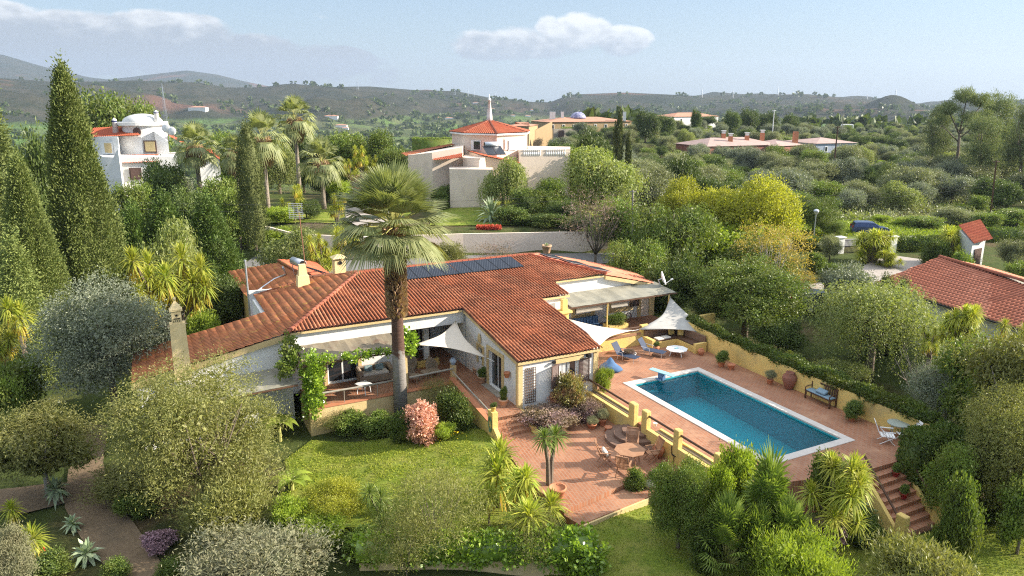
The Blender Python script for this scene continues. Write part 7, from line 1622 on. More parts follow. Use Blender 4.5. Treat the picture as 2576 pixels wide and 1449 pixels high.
# ------------------------------------------------------------------ neighbours
def col_(x, D): p = at(x, 400, D); return (p[0], D)
def zr(y, D): return at(1288, y, D)[2]
def pr(mb, cols, z0, z1): mb.prism([col_(x, D) for x, D in cols], z0, z1)
# cream house
ch_ = thing('cream_house', 'big cream house with an octagonal tiled tower roof and thin white spire', 'house', (0, 97, 3))
w = MB(); G0 = 1.5
tower = [(1138, 103), (1170, 99), (1250, 97), (1322, 100.5), (1326, 105), (1290, 110), (1180, 110)]
zt = zr(336, 98); pr(w, tower, G0, zt)
pr(w, [(1306, 94.4), (1434, 96), (1434, 106), (1327, 108), (1327, 100.6), (1304, 99.5)], G0, zr(382, 95.5)); _rp = [(*col_(x, D), zr(y, D)) for x, y, D in [(1172, 378, 98.2), (1212, 391, 93.2), (1308, 411, 93.9)]]; _n = (Vector(_rp[1]) - Vector(_rp[0])).cross(Vector(_rp[2]) - Vector(_rp[0])); pr(w, [(1214, 93.4), (1306, 94.3), (1304, 99.2), (1250, 96.9), (1176, 98.3)], G0, lambda x, y: _rp[0][2] - (_n.x * (x - _rp[0][0]) + _n.y * (y - _rp[0][1])) / _n.z - .06)
pr(w, [(1164, 93.6), (1206, 92), (1222, 93.45), (1190, 98.4), (1170, 98.9)], G0, zr(396, 93.5))
pr(w, [(1130, 90), (1240, 89.2), (1240, 92), (1206, 91.9), (1163, 93.5), (1130, 93)], G0, zr(424, 90.5))
pr(w, [(1026, 97), (1087, 93.8), (1163, 95), (1169, 99.5), (1137, 103.5), (1035, 104)], G0, lambda x, y: zr(392, 97) + (x + 14) * .16)
w.build('wall', M['cream'], ch_, 'w')
zp = zr(376, 95.5); w = MB()
for a, b in (((1304, 94.5), (1434, 96.1)),): p0, p1 = col_(*a), col_(*b); wall_panel(w, p0, p1, zr(382, 95.5), zp, th=.25)
w.build('parapet', M['cream'], ch_, 'w')
for (xa, xb) in ((1318, 1358), (1375, 1420)):
    w = MB(); n = 9
    for i in range(n): x = xa + (xb - xa) * i / (n - 1); p = col_(x, 93.7 + (x - 1236) / 198 * 2.4 - .12); w.lathe([(.07, 0), (.13, .25), (.05, .5), (.1, .75)], (p[0], p[1], zp - .75), 6)
    w.build('balustrade', M['whitepaint'], ch_, 'w')
# tower roof facets
ap = (*col_(1232, 103.5), zr(303, 103.5)); ev = [(*[c for c in col_(x + (x - 1232) * .06, D + (D - 103.5) * .08)], zt + .05) for x, D in tower]
def plane3(p, q, r):
    n = (Vector(q) - Vector(p)).cross(Vector(r) - Vector(p)); return lambda x, y: p[2] - (n.x * (x - p[0]) + n.y * (y - p[1])) / n.z
for i in range(len(ev)):
    p, q = ev[i], ev[(i + 1) % len(ev)]; e = Vector((q[0] - p[0], q[1] - p[1])); nrm = (e.y, -e.x); m_id = ((p[0] + q[0]) / 2 - ap[0], (p[1] + q[1]) / 2 - ap[1])
    if nrm[0] * m_id[0] + nrm[1] * m_id[1] < 0: nrm = (-nrm[0], -nrm[1])
    tile_roof([p[:2], q[:2], ap[:2]], plane3(p, q, ap), nrm, 'roof', M['terr4'], ch_, pitch=.3, h=.08, fr='w', seg=4); ridge_caps(p, ap, 'ridge_cap', M['terr3'], ch_, r=.16, fr='w', L=.6)
w = MB(); k = len(ev); w.prism([(p[0], p[1]) for p in ev], zt - .18, zt + .02); w.build('cornice', M['whitepaint'], ch_, 'w')
q = MB(); q.lathe([(.42, -.3), (.38, .6), (.16, 2.6), (.24, 2.62), (.22, 2.85), (.08, 2.95), (.02, 3.5)], ap, 12); q.build('spire', M['bluewhite'], ch_, 'w', True)
def quadroof(parent, P4, down, m='terr4', name='roof', pitch=.3):
    P4 = [(*col_(x, D), zr(y, D)) for x, y, D in P4]; return tile_roof([p[:2] for p in P4], plane3(P4[0], P4[1], P4[2]), down, name, M[m], parent, pitch=pitch, h=.07, fr='w', seg=4)
quadroof(ch_, [(1022, 393, 96.8), (1010, 386, 104), (1137, 362, 103.4), (1145, 361, 100)], (-.1, -1), 'terr')
quadroof(ch_, [(1086, 404, 93), (1163, 398, 92), (1164, 386, 95), (1110, 392, 96)], (-.2, -1))
quadroof(ch_, [(1172, 378, 98.2), (1212, 391, 93.2), (1308, 411, 93.9), (1303, 390, 99)], (.8, -.6))
w = MB(); 
def wbox(mb, x0, x1, y0, y1, D0, D1, th=.06):
    p, q = col_(x0, D0), col_(x1, D1); zt_, zb__ = zr(y0, (D0 + D1) / 2), zr(y1, (D0 + D1) / 2); L_ = math.hypot(q[0] - p[0], q[1] - p[1]); n_ = ((q[1] - p[1]) / L_ * th, -(q[0] - p[0]) / L_ * th)
    P = [];
    for z in (zb__, zt_): P += [(p[0] + n_[0], p[1] + n_[1], z), (q[0] + n_[0], q[1] + n_[1], z), (q[0] + n_[0] * .0, q[1] + n_[1] * .0, z), (p[0] + n_[0] * 0, p[1] + n_[1] * 0, z)]
    mb.hexa(P)
def win(parent, x0, x1, y0, y1, D0, D1, m='glass', fm='whitepaint', name='window'):
    a = MB(); wbox(a, x0, x1, y0, y1, D0, D1, .08); o = a.build(name, M[fm], parent, 'w'); a = MB(); d = (x1 - x0) * .12; wbox(a, x0 + d, x1 - d, y0 + (y1 - y0) * .1, y1 - (y1 - y0) * .1, D0 - .02, D1 - .02, .10); a.build('pane', M[m], o, 'w'); return o
win(ch_, 1186, 1211, 353, 378, 98.5, 97.9); win(ch_, 1277, 1298, 350, 378, 98.2, 99.2, 'whitepaint'); win(ch_, 1268, 1276, 348, 378, 97.85, 98.2, 'cream', 'cream')
hh = heater('solar_water_heater', 'silver solar water heater on the cream house terrace', (*col_(1236, 92.6), zr(386, 92.6)), .35, 1.15); 
for i, (x, y, w_) in enumerate(((1196, 575, 26), (1228, 577, 32),)): pass
rf = thing('red_flower_strip', 'strip of red flowers along the top of the lane wall', 'flowers', (*col_(1228, 77.5), 2.1)); rg = np.random.default_rng(9); P = np.stack([rg.uniform(-1.3, 1.3, 1500), rg.uniform(-.4, .4, 1500), rg.uniform(0, .5, 1500)], 1); link('flowers', np_mesh('rf', *leaves(P, rg.normal(size=P.shape) + np.array([0, -.4, .5]), .16, .12, rg)), leaf_mat('crimson_flowers', (.35, .05, .04), (.5, .13, .09), None, .2, .8), rf)
# lane wall
lw = thing('lane_wall', 'long cream garden wall curving along the lane behind the villa', 'wall', (0, 75, 0)); w = MB(); xs = [-27.2, -26.6, -25.5, -24, -22, -18, -14, -9, -5, 0, 5, 10]
for x0_, x1_ in zip(xs, xs[1:]):
    y0_, y1_ = float(wall_y(x0_)), float(wall_y(x1_)); ht = lambda x: 2.15 + .35 * math.exp(-((x + 26) / 3) ** 2); w.hexa([(x0_, y0_ - .15, -1), (x1_, y1_ - .15, -1), (x1_, y1_ + .15, -1), (x0_, y0_ + .15, -1), (x0_, y0_ - .15, ht(x0_)), (x1_, y1_ - .15, ht(x1_)), (x1_, y1_ + .15, ht(x1_)), (x0_, y0_ + .15, ht(x0_))])
w.build('wall', M['cream'], lw, 'w')
yl = thing('low_wall', 'low ochre wall on the near side of the lane', 'wall', (*col_(600, 65), 0)); w = MB(); wall_panel(w, col_(575, 64.2), col_(680, 64.8), -1, 1.0, th=.3); w.build('wall', M['ochre'], yl, 'w')
# domed white house
dh = thing('domed_house', 'white house with a shallow dome on a round drum and tiled roofs', 'house', (*col_(330, 103), 1)); w = MB()
pr(w, [(232, 102), (303, 100), (306, 102.5), (362, 101.5), (380, 112), (235, 112)], 0, zr(344, 101)); pr(w, [(262, 97), (300, 96), (445, 98), (445, 106), (232, 106)], -1, zr(392, 99)); pr(w, [(396, 101), (428, 101.2), (428, 104), (398, 104)], 0, lambda x, y: zr(330, 102) - max(0, x - col_(398, 101)[0]) * .85)
pr(w, [(500, 100), (552, 101), (552, 108), (500, 108)], -1, zr(400, 100)); w.build('wall', M['bluewhite'], dh, 'w')
dc_ = col_(370, 105); rr_ = 58 / F * 103; q = MB(); q.lathe([(rr_ * .82, -5), (rr_ * .82, zr(317, 102) - 0), (rr_, zr(316, 102)), (rr_, zr(308, 102)), (rr_ * .86, zr(308, 102))], (dc_[0], dc_[1], 0), 40); q.build('drum', M['bluewhite'], dh, 'w', False)
zz = zr(308, 102); q = MB(); q.lathe([(rr_ * .8 * math.cos(t_), 1.15 * math.sin(t_)) for t_ in np.linspace(0, 1.5, 10)], (dc_[0], dc_[1], zz - .05), 40); q.build('dome', mat('dome_white', (.62, .62, .60), (.5, .5, .49), .8, .8), dh, 'w', True)
quadroof(dh, [(228, 345, 101.5), (362, 341, 101), (330, 318, 106), (246, 319, 106)], (0, -1)); quadroof(dh, [(285, 412, 95.6), (400, 407, 97), (400, 388, 101), (312, 391, 100)], (-.15, -1), 'terr3'); quadroof(dh, [(518, 375, 101), (553, 402, 99.5), (553, 390, 106), (525, 368, 107)], (-.4, -1)); quadroof(dh, [(430, 342, 101), (470, 365, 103), (475, 362, 107), (436, 340, 106)], (.2, -1))
win(dh, 259, 288, 357, 387, 101.1, 100.3, 'ochre'); win(dh, 366, 398, 353, 384, 99.9, 99.9, 'ochre', 'shutter'); win(dh, 321, 352, 422, 452, 96.2, 96.6, 'shutter', 'shutter', 'door')
q = MB(); q.lathe([(.55, 0), (.55, .1)], (0, 0, 0), 20); q.v = [(dc_[0] + (377 - 370) / F * 103 + x, 105 - rr_ * .82 - .12 + z, zr(333, 100) + y) for x, y, z in q.v]; q.build('round_window', M['shutter'], dh, 'w')
for (x, y0_, y1_, D) in ((300, 335, 296, 103), (406, 306, 277, 104)):
    c_ = (*col_(x, D), zr(y0_, D)); hh_ = zr(y1_, D) - zr(y0_, D); q = MB(); q.lathe([(.42, -.3), (.26, hh_ * .66), (.32, hh_ * .68), (.3, hh_ * .86), (.12, hh_ * .95), (.02, hh_)], c_, 12); ck_ = q.build('chimney', M['bluewhite'], dh, 'w', True)
    q = MB(); q.lathe([(.315, hh_ * .70), (.325, hh_ * .82)], c_, 12); q.build('chimney_band', mat('navy_band', (.03, .04, .12), None, .5), ck_, 'w')
for (x, y) in ((417, 323), (431, 330)):
    c_ = at(x, y, 98); r_ = thing('satellite_dish', 'white dish on the domed house, ' + ('upper left of the pair' if x < 420 else 'lower right of the pair'), 'satellite dish', c_); q = MB(); q.lathe([(.02, .12), (.4, .05), (.58, 0)], (0, 0, 0), 16); q.v = [(x_, -z_ + .1, y_) for x_, y_, z_ in q.v]; q.build('dish', M['whitepaint'], r_, 'l', True); q = MB(); q.tube([(0, 0, 0), (0, .5, -.2), (0, .8, -1.6)], .04, 5); q.build('bracket', M['metal'], r_, 'l')
st_ = MB(); pr(st_, [(258, 95.5), (300, 94.5), (304, 95), (262, 96)], -1, lambda x, y: zr(440, 95) + (x - col_(258, 95.5)[0]) * 1.26); o = thing('outer_stair', 'white sloping stair parapet at the left of the domed house', 'stair', (*col_(280, 95), 0)); st_.build('parapet', M['bluewhite'], o, 'w'); s2 = MB()
for k in range(9): x = 262 + k * 4.6; s2.prism([col_(x, 96.1), col_(x + 4.6, 96.0), col_(x + 4.6, 96.9), col_(x, 96.9)], -1, zr(440, 95) + k * .28)
s2.build('steps', M['bluewhite'], o, 'w')
# right-hand house
rh = thing('right_house', 'low house with a large pinkish tile roof cut by the right picture edge', 'house', gz(2400, 800, 0)); ze, zri = 2.4, 3.75
C = Vector(gz(2200, 713, ze)); E1_ = Vector(gz(2576, 833, ze)); R0_ = Vector(gz(2364, 648, zri)); R1_ = Vector(gz(2576, 710, zri)); u = (R1_ - R0_).normalized(); E2_ = C + (E1_ - C).normalized() * 24; R2_ = R0_ + u * 19
dn_ = (E1_ - C).normalized(); dn_ = Vector((-dn_.y, dn_.x, 0)); dn_ = dn_ if dn_.dot(C - R0_) > 0 else -dn_
tile_roof([tuple(C)[:2], tuple(E2_)[:2], tuple(R2_)[:2], tuple(R0_)[:2]], plane3(C, E2_, R0_), (dn_.x, dn_.y), 'roof', M['terr3'], rh, pitch=.30, course=.42, h=.10, fr='w', step=.03)
B0_ = R0_ - (C - R0_) * .9; B0_.z = ze; B2_ = R2_ - (E2_ - R2_) * .9; B2_.z = ze
tile_roof([tuple(R0_)[:2], tuple(R2_)[:2], tuple(B2_)[:2], tuple(B0_)[:2]], plane3(R0_, R2_, B0_), (-dn_.x, -dn_.y), 'roof', M['terr3'], rh, pitch=.30, fr='w', seg=4)
ridge_caps(R0_ + Vector((0, 0, .08)), R2_ + Vector((0, 0, .08)), 'ridge_cap', M['terr3'], rh, r=.15, fr='w')
w = MB(); ins = -dn_ * .45 + u * .4; a_, b_ = C + ins, E2_ - dn_ * .45; c2_ = B2_ + dn_ * .4; d2_ = B0_ + dn_ * .4 + u * .4; w.prism([(p.x, p.y) for p in (a_, b_, c2_, d2_)], -2, ze - .02); g_ = R0_ + u * .45; w.add([(a_.x, a_.y, ze - .02), (d2_.x, d2_.y, ze - .02), (g_.x, g_.y, zri - .1)], [(0, 1, 2)]); w.build('wall', mat('pale_wall', (.66, .66, .60), (.6, .6, .55), .85, 1), rh, 'w')
w = MB(); 
e0 = C + Vector((0, 0, -.03)); e1 = E2_ + Vector((0, 0, -.03)); w.tube([tuple(e0), tuple(e1)], .06, 6); w.build('gutter', M['black'], rh, 'w')
cc = R0_ + u * 9.3; w = MB(); w.cbox((cc.x, cc.y, zri + .25), (.7, .5, .6), math.atan2(u.y, u.x)); w.cbox((cc.x, cc.y, zri + .6), (.85, .6, .1), math.atan2(u.y, u.x)); w.build('chimney', M['bluewhite'], rh, 'w')
# shed
sh = thing('garden_shed', 'small white shed with a red tiled lean-to roof beyond the driveway', 'shed', gz(2480, 660, -.2)); w = MB(); z0_, z1_ = -.6, zr(610, 68)
sp_ = [col_(2440, 70.5), col_(2480, 67.3), col_(2512, 68.6), col_(2474, 72)]; w.prism(sp_, z0_, lambda x, y: 2.55 + (y - 67.3) * .22); w.build('wall', mat('shed_white', (.64, .66, .64), (.55, .57, .55), .85, 1), sh, 'w')
P4 = [(*col_(2484, 66.9), 2.5), (*col_(2531, 68.0), 2.5), (*col_(2490, 72.6), 3.75), (*col_(2436, 71.2), 3.75)]; P4 = [(p[0], p[1], 2.62 + (p[1] - 66.9) * .235) for p in P4]; tile_roof([p[:2] for p in P4], plane3(P4[0], P4[1], P4[2]), (.55, -1), 'roof', M['terr4'], sh, pitch=.24, fr='w', seg=4)
w = MB(); p = col_(2488, 67.55); q_ = col_(2505, 68.25); wall_panel(w, p, q_, -.5, 2.0, th=-.06); w.build('door', M['shutter'], sh, 'w')
# gate pillars, gates, garden hedges at the driveway
for (x, lb, D) in ((2136, 'left gate pillar with a pale cap beside the driveway', 75.5), (2271, 'right gate pillar carrying a small lantern', 76)):
    r_ = thing('gate_pillar', lb, 'gate pillar', (*col_(x, D), 0), group='driveway gate pillars'); c_ = col_(x, D); w = MB(); w.cbox((c_[0], c_[1], .75), (.75, .6, 1.8), .3); w.build('pillar', M['bluewhite'], r_, 'w'); w = MB(); w.cbox((c_[0], c_[1], 1.70), (.95, .8, .1), .3); w.build('cap', M['whitepaint'], r_, 'w')
    if x > 2200: w = MB(); w.lathe([(.06, 0), (.1, .1), (.1, .28), (.02, .4)], (c_[0], c_[1], 1.75), 8); w.build('lantern', M['black'], r_, 'w')
for (x0_, x1_, lb) in ((2100, 2125, 'dark iron gate left of the left gate pillar'), (2146, 2262, 'dark iron double gate between the gate pillars')):
    r_ = thing('iron_gate', lb, 'gate', (*col_(x0_, 75.6), 0)); w = MB(); n = int((x1_ - x0_) / 3.2)
    for i in range(n + 1): c_ = col_(x0_ + (x1_ - x0_) * i / n, 75.6); w.tube([(c_[0], c_[1], .0), (c_[0], c_[1], 1.35)], .02, 4)
    a_, b_ = col_(x0_, 75.6), col_(x1_, 75.6)
    for z in (.1, .7, 1.3): w.tube([(*a_, z), (*b_, z)], .03, 4)
    w.build('bars', M['black'], r_, 'w')
def hedge_w(name, label, p, q, hw_, z0, z1, n, mk, seed):
    a0, b0_ = AB(*p); a1, b1_ = AB(*q); r_ = thing(name, label, 'hedge', (*p, z0)); hedge_box(r_, [(a0, b0_, hw_, z0, z1), (a1, b1_, hw_, z0, z1)], n, mk, seed, .2, .13); return r_
hedge_w('garden_hedge', 'trimmed dark hedge between the road and the shed', col_(2292, 76.5), col_(2440, 78), .7, -.4, 1.25, 5000, 'hedge', 31); hedge_w('garden_hedge', 'hedge strip behind the left gate pillar', col_(2020, 77), col_(2110, 77), .6, -.3, 1.1, 3500, 'hedge', 32); hedge_w('garden_hedge', 'dark hedge running right from the shed', col_(2520, 82), col_(2680, 84), .8, -.4, 1.3, 3000, 'hedge', 33); hedge_w('roof_hedge', 'clipped hedge on the terrace left of the cream tower', col_(1040, 112), col_(1140, 112), .8, 5.5, zr(349, 112), 2500, 'mid', 34)
T('midN', 2050, 495, 135, 'big rounded green bush behind the silver street lantern', D=86, cat='shrub', name='shrub'); T('midN', 2100, 555, 70, 'lower bush joined to the big rounded one', D=84, cat='shrub', name='shrub')
T('yuccaE', 2200, 565, 110, 'big yucca beside the driveway gate', D=71, cat='yucca'); T('yuccaE', 2238, 625, 70, 'lower yucca clump beside the driveway', D=69, cat='yucca'); T('yuccaE', 2405, 563, 85, 'yucca left of the small white shed', D=70, cat='yucca'); T('cordyD', 2050, 585, 60, 'small palm-like plant by the road edge', D=79, cat='dracaena')
T('olive1', 2090, 590, 60, 'grey bush left of the gate pillar', D=72, cat='shrub', name='shrub'); T('ballm', 2055, 635, 55, 'round bush in the bed left of the gate', D=67, cat='shrub'); T('ball', 2100, 660, 80, 'low bushes in the bed left of the driveway', D=64, cat='shrub'); T('ballm', 2420, 635, 65, 'clipped round bush in front of the shed', D=64, cat='shrub'); T('ball', 2350, 600, 80, 'grassy clump between hedge and shed', D=70, cat='shrub'); T('olive1', 2550, 600, 90, 'grey-green bush right of the shed', D=67, cat='shrub', name='shrub'); T('dark2', 2570, 660, 90, 'dark bush behind the right house ridge', D=60, cat='shrub')
T('rust1', 2010, 680, 90, 'sparse orange shrub near the parked dark car', D=57, cat='shrub', name='shrub')
# street lantern
sl_ = thing('street_lantern', 'silver globe street lantern against the big rounded bush', 'street lamp', (*col_(2067, 80), 0)); c_ = col_(2067, 80); w = MB(); w.tube([(*c_, 0), (*c_, zr(540, 80))], .06, 6); w.build('post', M['metal'], sl_, 'w'); w = MB(); w.lathe([(.1, 0), (.28, .3), (.3, .42), (.2, .56), (.04, .62)], (*c_, zr(540, 80)), 14); w.build('lantern', M['metal'], sl_, 'w', True)
# cars
def car(label, loc, rot, paint, L=4.2):
    t = thing('parked_car', label, 'car', (0, 0, 0)); prof = [(-2.05, .35), (-2.1, .7), (-2.0, .95), (-1.75, 1.42), (-1.5, 1.5), (-.2, 1.52), (.35, 1.42), (1.0, .98), (1.75, .85), (2.05, .68), (2.1, .35)]; prof2 = [(x, z) for x, z in prof]; q = MB()
    for y, s in ((-.84, 1), (-.78, 1), (.78, 1), (.84, 1)): pass
    n = len(prof); ys = [(-.86, .0), (-.72, 1), (.72, 1), (.86, .0)]
    def zadj(z, k): return z if k else min(z, .92) 
    for y, k in ys:
        for x, z in prof: q.v.append((x if k else x * .985, y, zadj(z, k)))
    for i in range(3):
        for j in range(n - 1): q.f.append((i * n + j, i * n + j + 1, (i + 1) * n + j + 1, (i + 1) * n + j))
    q.f.append(tuple(range(n))); q.f.append(tuple(range(3 * n, 4 * n))); q.f += [(i * n, (i + 1) * n, (i + 1) * n + n - 1, i * n + n - 1) for i in range(3)]
    bd = q.build('body', paint, t, 'l'); bevel(bd, .05, 3)
    for s in (-1, 1):
        q = MB(); q.add([(-1.6, s * .80, .97), (.75, s * .80, .97), (.28, s * .745, 1.38), (-1.45, s * .745, 1.40)], [(0, 1, 2, 3)]); q.build('side_window', M['glass'], t, 'l')
        for x in (-1.3, 1.3): q = MB(); q.tube([(x, s * .66, .32), (x, s * .89, .32)], .32, 18); wh = q.build('wheel', M['black'], t, 'l'); q = MB(); q.tube([(x, s * .89, .32), (x, s * .905, .32)], .2, 12); q.build('rim', M['metal'], wh, 'l')
        q = MB(); q.cbox((2.04, s * .62, .66), (.1, .3, .14)); q.build('headlight', M['whitepaint'], t, 'l'); q = MB(); q.cbox((-2.03, s * .66, .95), (.1, .16, .3)); q.build('tail_light', mat('tail_red', (.4, .02, .02), None, .3), t, 'l')
    q = MB(); q.add([(1.0, -.68, 1.0), (1.0, .68, 1.0), (.40, .62, 1.42), (.40, -.62, 1.42)], [(0, 1, 2, 3)]); q.build('windscreen', M['glass'], t, 'l'); q = MB(); q.add([(-2.0, -.66, 1.0), (-2.0, .66, 1.0), (-1.79, .62, 1.38), (-1.79, -.62, 1.38)], [(3, 2, 1, 0)]); q.build('rear_window', M['glass'], t, 'l')
    t.location = loc; t.rotation_euler = (0, 0, rot); return t
bluecar = mat('blue_paint', (.07, .10, .2), None, .25, metal=.5, spec=.7); silver = mat('grey_paint', (.30, .33, .36), None, .25, metal=.6); greenp = mat('dark_green_paint', (.04, .06, .06), None, .25, metal=.4)
g_ = gz(2196, 592, .15); car('dark blue hatchback parked on the grass verge by the road', (g_[0], g_[1] + .9, .12), -.22, bluecar); car('dark car half hidden behind the round grey bush', (*col_(2100, 55), tz(*col_(2100, 55))), .2, greenp); car('silver car showing its roof behind the round grey bush', (*col_(2185, 57.5), tz(*col_(2185, 57.5))), .1, silver)
gb = thing('golf_buggy', 'golf buggy with an orange canopy near the garden drive', 'golf buggy', (*col_(888, 96), tz(*col_(888, 96)) + .12)); q = MB(); q.cbox((0, 0, 1.85), (2.0, 1.3, .1)); bevel(q.build('canopy', mat('orange_canopy', (.6, .18, .06), None, .6), gb, 'l'), .04); q = MB()
for x in (-.85, .85):
    for y in (-.55, .55): q.tube([(x, y, .5), (x, y, 1.82)], .03, 5)
q.build('post', M['whitepaint'], gb, 'l'); q = MB(); q.cbox((0, 0, .5), (2.1, 1.2, .4)); q.cbox((-.3, 0, .9), (.2, 1.1, .5)); q.build('body', M['bluewhite'], gb, 'l')
for x in (-.7, .7):
    for y in (-.55, .55): q = MB(); q.tube([(x, y - .08, .25), (x, y + .08, .25)], .25, 12); q.build('wheel', M['black'], gb, 'l')
# farther houses
def house_far(name, label, x0, x1, D0, D1, dep, ye, yr, wall, roof, ywin=None, nwin=0, zg=None, hip=.5, winm='glass'):
    a, b = Vector((*col_(x0, D0), 0)), Vector((*col_(x1, D1), 0)); u = (b - a).normalized(); n = Vector((-u.y, u.x, 0)); Dm = (D0 + D1) / 2; g = (tz(a.x, D0) if zg is None else zg) - 2; e = zr(ye, Dm); rz = zr(yr, Dm + dep / 2)
    t = thing(name, label, 'house', (a.x, a.y, g + 2)); w = MB(); P = [a, b, b + n * dep, a + n * dep]; w.prism([(p.x, p.y) for p in P], g, e); w.build('wall', wall, t, 'w')
    o = .4; L = (b - a).length; A = a - u * o - n * o; B = b + u * o - n * o; C_ = b + u * o + n * (dep + o); D_ = a - u * o + n * (dep + o); h_ = dep * hip; r0 = a + u * h_ + n * dep / 2; r1 = b - u * h_ + n * dep / 2; V = [(A.x, A.y, e), (B.x, B.y, e), (C_.x, C_.y, e), (D_.x, D_.y, e), (r0.x, r0.y, rz), (r1.x, r1.y, rz), ]
    w = MB(); w.add(V, [(0, 1, 5, 4), (1, 2, 5), (2, 3, 4, 5), (3, 0, 4), (3, 2, 1, 0)]); w.build('roof', roof, t, 'w')
    for i in range(nwin):
        s = (i + .5) / nwin; c = a + u * L * s - n * .02; w = MB(); hz_ = e - .9; w.cbox((c.x, c.y, hz_ - .7), (1.0, .16, 1.5), math.atan2(u.y, u.x)); o_ = w.build('window', M['whitepaint'], t, 'w'); w = MB(); w.cbox((c.x, c.y, hz_ - .7), (.66, .2, 1.2), math.atan2(u.y, u.x)); w.build('pane', M[winm], o_, 'w')
    return t, a, b, u, n, e, rz
fr_ = mat('far_tiles', (.40, .20, .13), (.48, .26, .17), .85, .8); frp = mat('far_pink_tiles', (.36, .25, .22), (.44, .32, .28), .85, .8); yw = mat('far_yellow_wall', (.42, .30, .16), (.38, .27, .15), .85, .5)
hf = house_far('yellow_house', 'long low yellow house with many white-framed windows on the rise', 1376, 1585, 255, 265, 16, 306, 294, yw, fr_, nwin=8, hip=.6); house_far('yellow_annexe', 'small yellow annexe left of the long yellow house', 1272, 1330, 240, 238, 12, 317, 307, yw, fr_, nwin=2)
w = MB(); pt = col_(1452, 266); w.lathe([(2.8 * math.cos(t_), 2.3 * math.sin(t_)) for t_ in np.linspace(0, 1.5, 7)], (*pt, zr(298, 266)), 16); o = w.build('dome', mat('blue_dome', (.06, .06, .22), (.5, .5, .6), .4, 1.5), hf[0], 'w', True)
for x in (1385, 1392, 1413, 1567): c_ = (*col_(x, 264), zr(299, 264)); w = MB(); w.cbox((c_[0], c_[1], c_[2] + .8), (1.0, 1.0, 3.2)); w.build('chimney', M['bluewhite'], hf[0], 'w')
tw_ = thing('yellow_terrace_wall', 'yellow sloping terrace wall beside the long yellow house', 'wall', (*col_(1350, 165), 2)); w = MB(); wall_panel(w, col_(1346, 246), col_(1388, 252), -3, (zr(328, 246), zr(306, 252)), th=.4); w.build('wall', yw, tw_, 'w')
dr_ = thing('retaining_wall', 'brown stone retaining wall with a dark garage door below the yellow house', 'wall', (*col_(1400, 160), 0)); w = MB(); wall_panel(w, col_(1392, 240), col_(1450, 243), -3, zr(324, 241), th=.5); w.build('wall', M['stone'], dr_, 'w'); w = MB(); wall_panel(w, col_(1404, 239.6), col_(1418, 240.2), -3, zr(328, 240), th=.2); w.build('door', M['shutter'], dr_, 'w')
ph_ = house_far('pink_roofed_house', 'long house with pinkish tiles and five red brick chimneys', 1778, 1955, 196, 204, 15, 366, 345, mat('red_wall', (.3, .12, .09), None, .8), frp, hip=.4)
for x, y, D in ((1816, 340, 206), (1834, 347, 203), (1875, 345, 206), (1913, 338, 210)): c_ = (*col_(x, D), zr(y + 8, D)); w = MB(); w.cbox((c_[0], c_[1], c_[2]), (1.0, 1.0, 2.6)); k_ = w.build('chimney', M['pot'], ph_[0], 'w'); w = MB(); w.cbox((c_[0], c_[1], c_[2] + 1.6), (.8, .8, .7)); w.cbox((c_[0], c_[1], c_[2] + 2.0), (1.25, 1.25, .16)); w.build('chimney_cap', M['whitepaint'], k_, 'w')
p2_ = house_far('pink_roofed_annexe', 'annexe with pinkish tiles right of the five-chimney house', 1955, 2020, 200, 206, 11, 366, 350, mat('red_wall2', (.3, .12, .09), None, .8), frp); c_ = (*col_(1996, 207), zr(352, 207)); w = MB(); w.cbox((c_[0], c_[1], c_[2] + .4), (1.2, 1.2, 3.6)); w.build('chimney', M['pot'], p2_[0], 'w')
house_far('pink_roofed_cottage', 'low pinkish roofed building half hidden right of the wooden pole', 2050, 2150, 208, 212, 14, 360, 345, mat('blue_wall', (.35, .4, .5), None, .8), frp, nwin=2); house_far('white_farmhouse', 'white farmhouse with a red roof near the right horizon', 1690, 1800, 325, 335, 14, 293, 283, M['bluewhite'], fr_, nwin=3, winm='black')
# caravan
cv = thing('caravan', 'white caravan parked among the scrub trees', 'caravan', (*col_(2122, 345), tz(*col_(2122, 345)))); cz = zr(327, 345); w = MB(); w.prism([(-2.6, .3), (2.5, .3), (2.7, 1.4), (2.3, 2.6), (-2.3, 2.6), (-2.75, 1.5)], -1.1, 1.1); c_ = col_(2122, 345); w.v = [(c_[0] + x, c_[1] + z, cz + y) for x, y, z in w.v]; bevel(w.build('body', M['bluewhite'], cv, 'w'), .15, 2); w = MB(); w.cbox((c_[0], c_[1] - 1.12, cz + 1.8), (3.6, .06, .6)); w.build('window', M['glass'], cv, 'w'); w = MB(); w.cbox((c_[0], c_[1], cz - .1), (.6, 2.0, .9)); w.build('wheel', M['black'], cv, 'w')
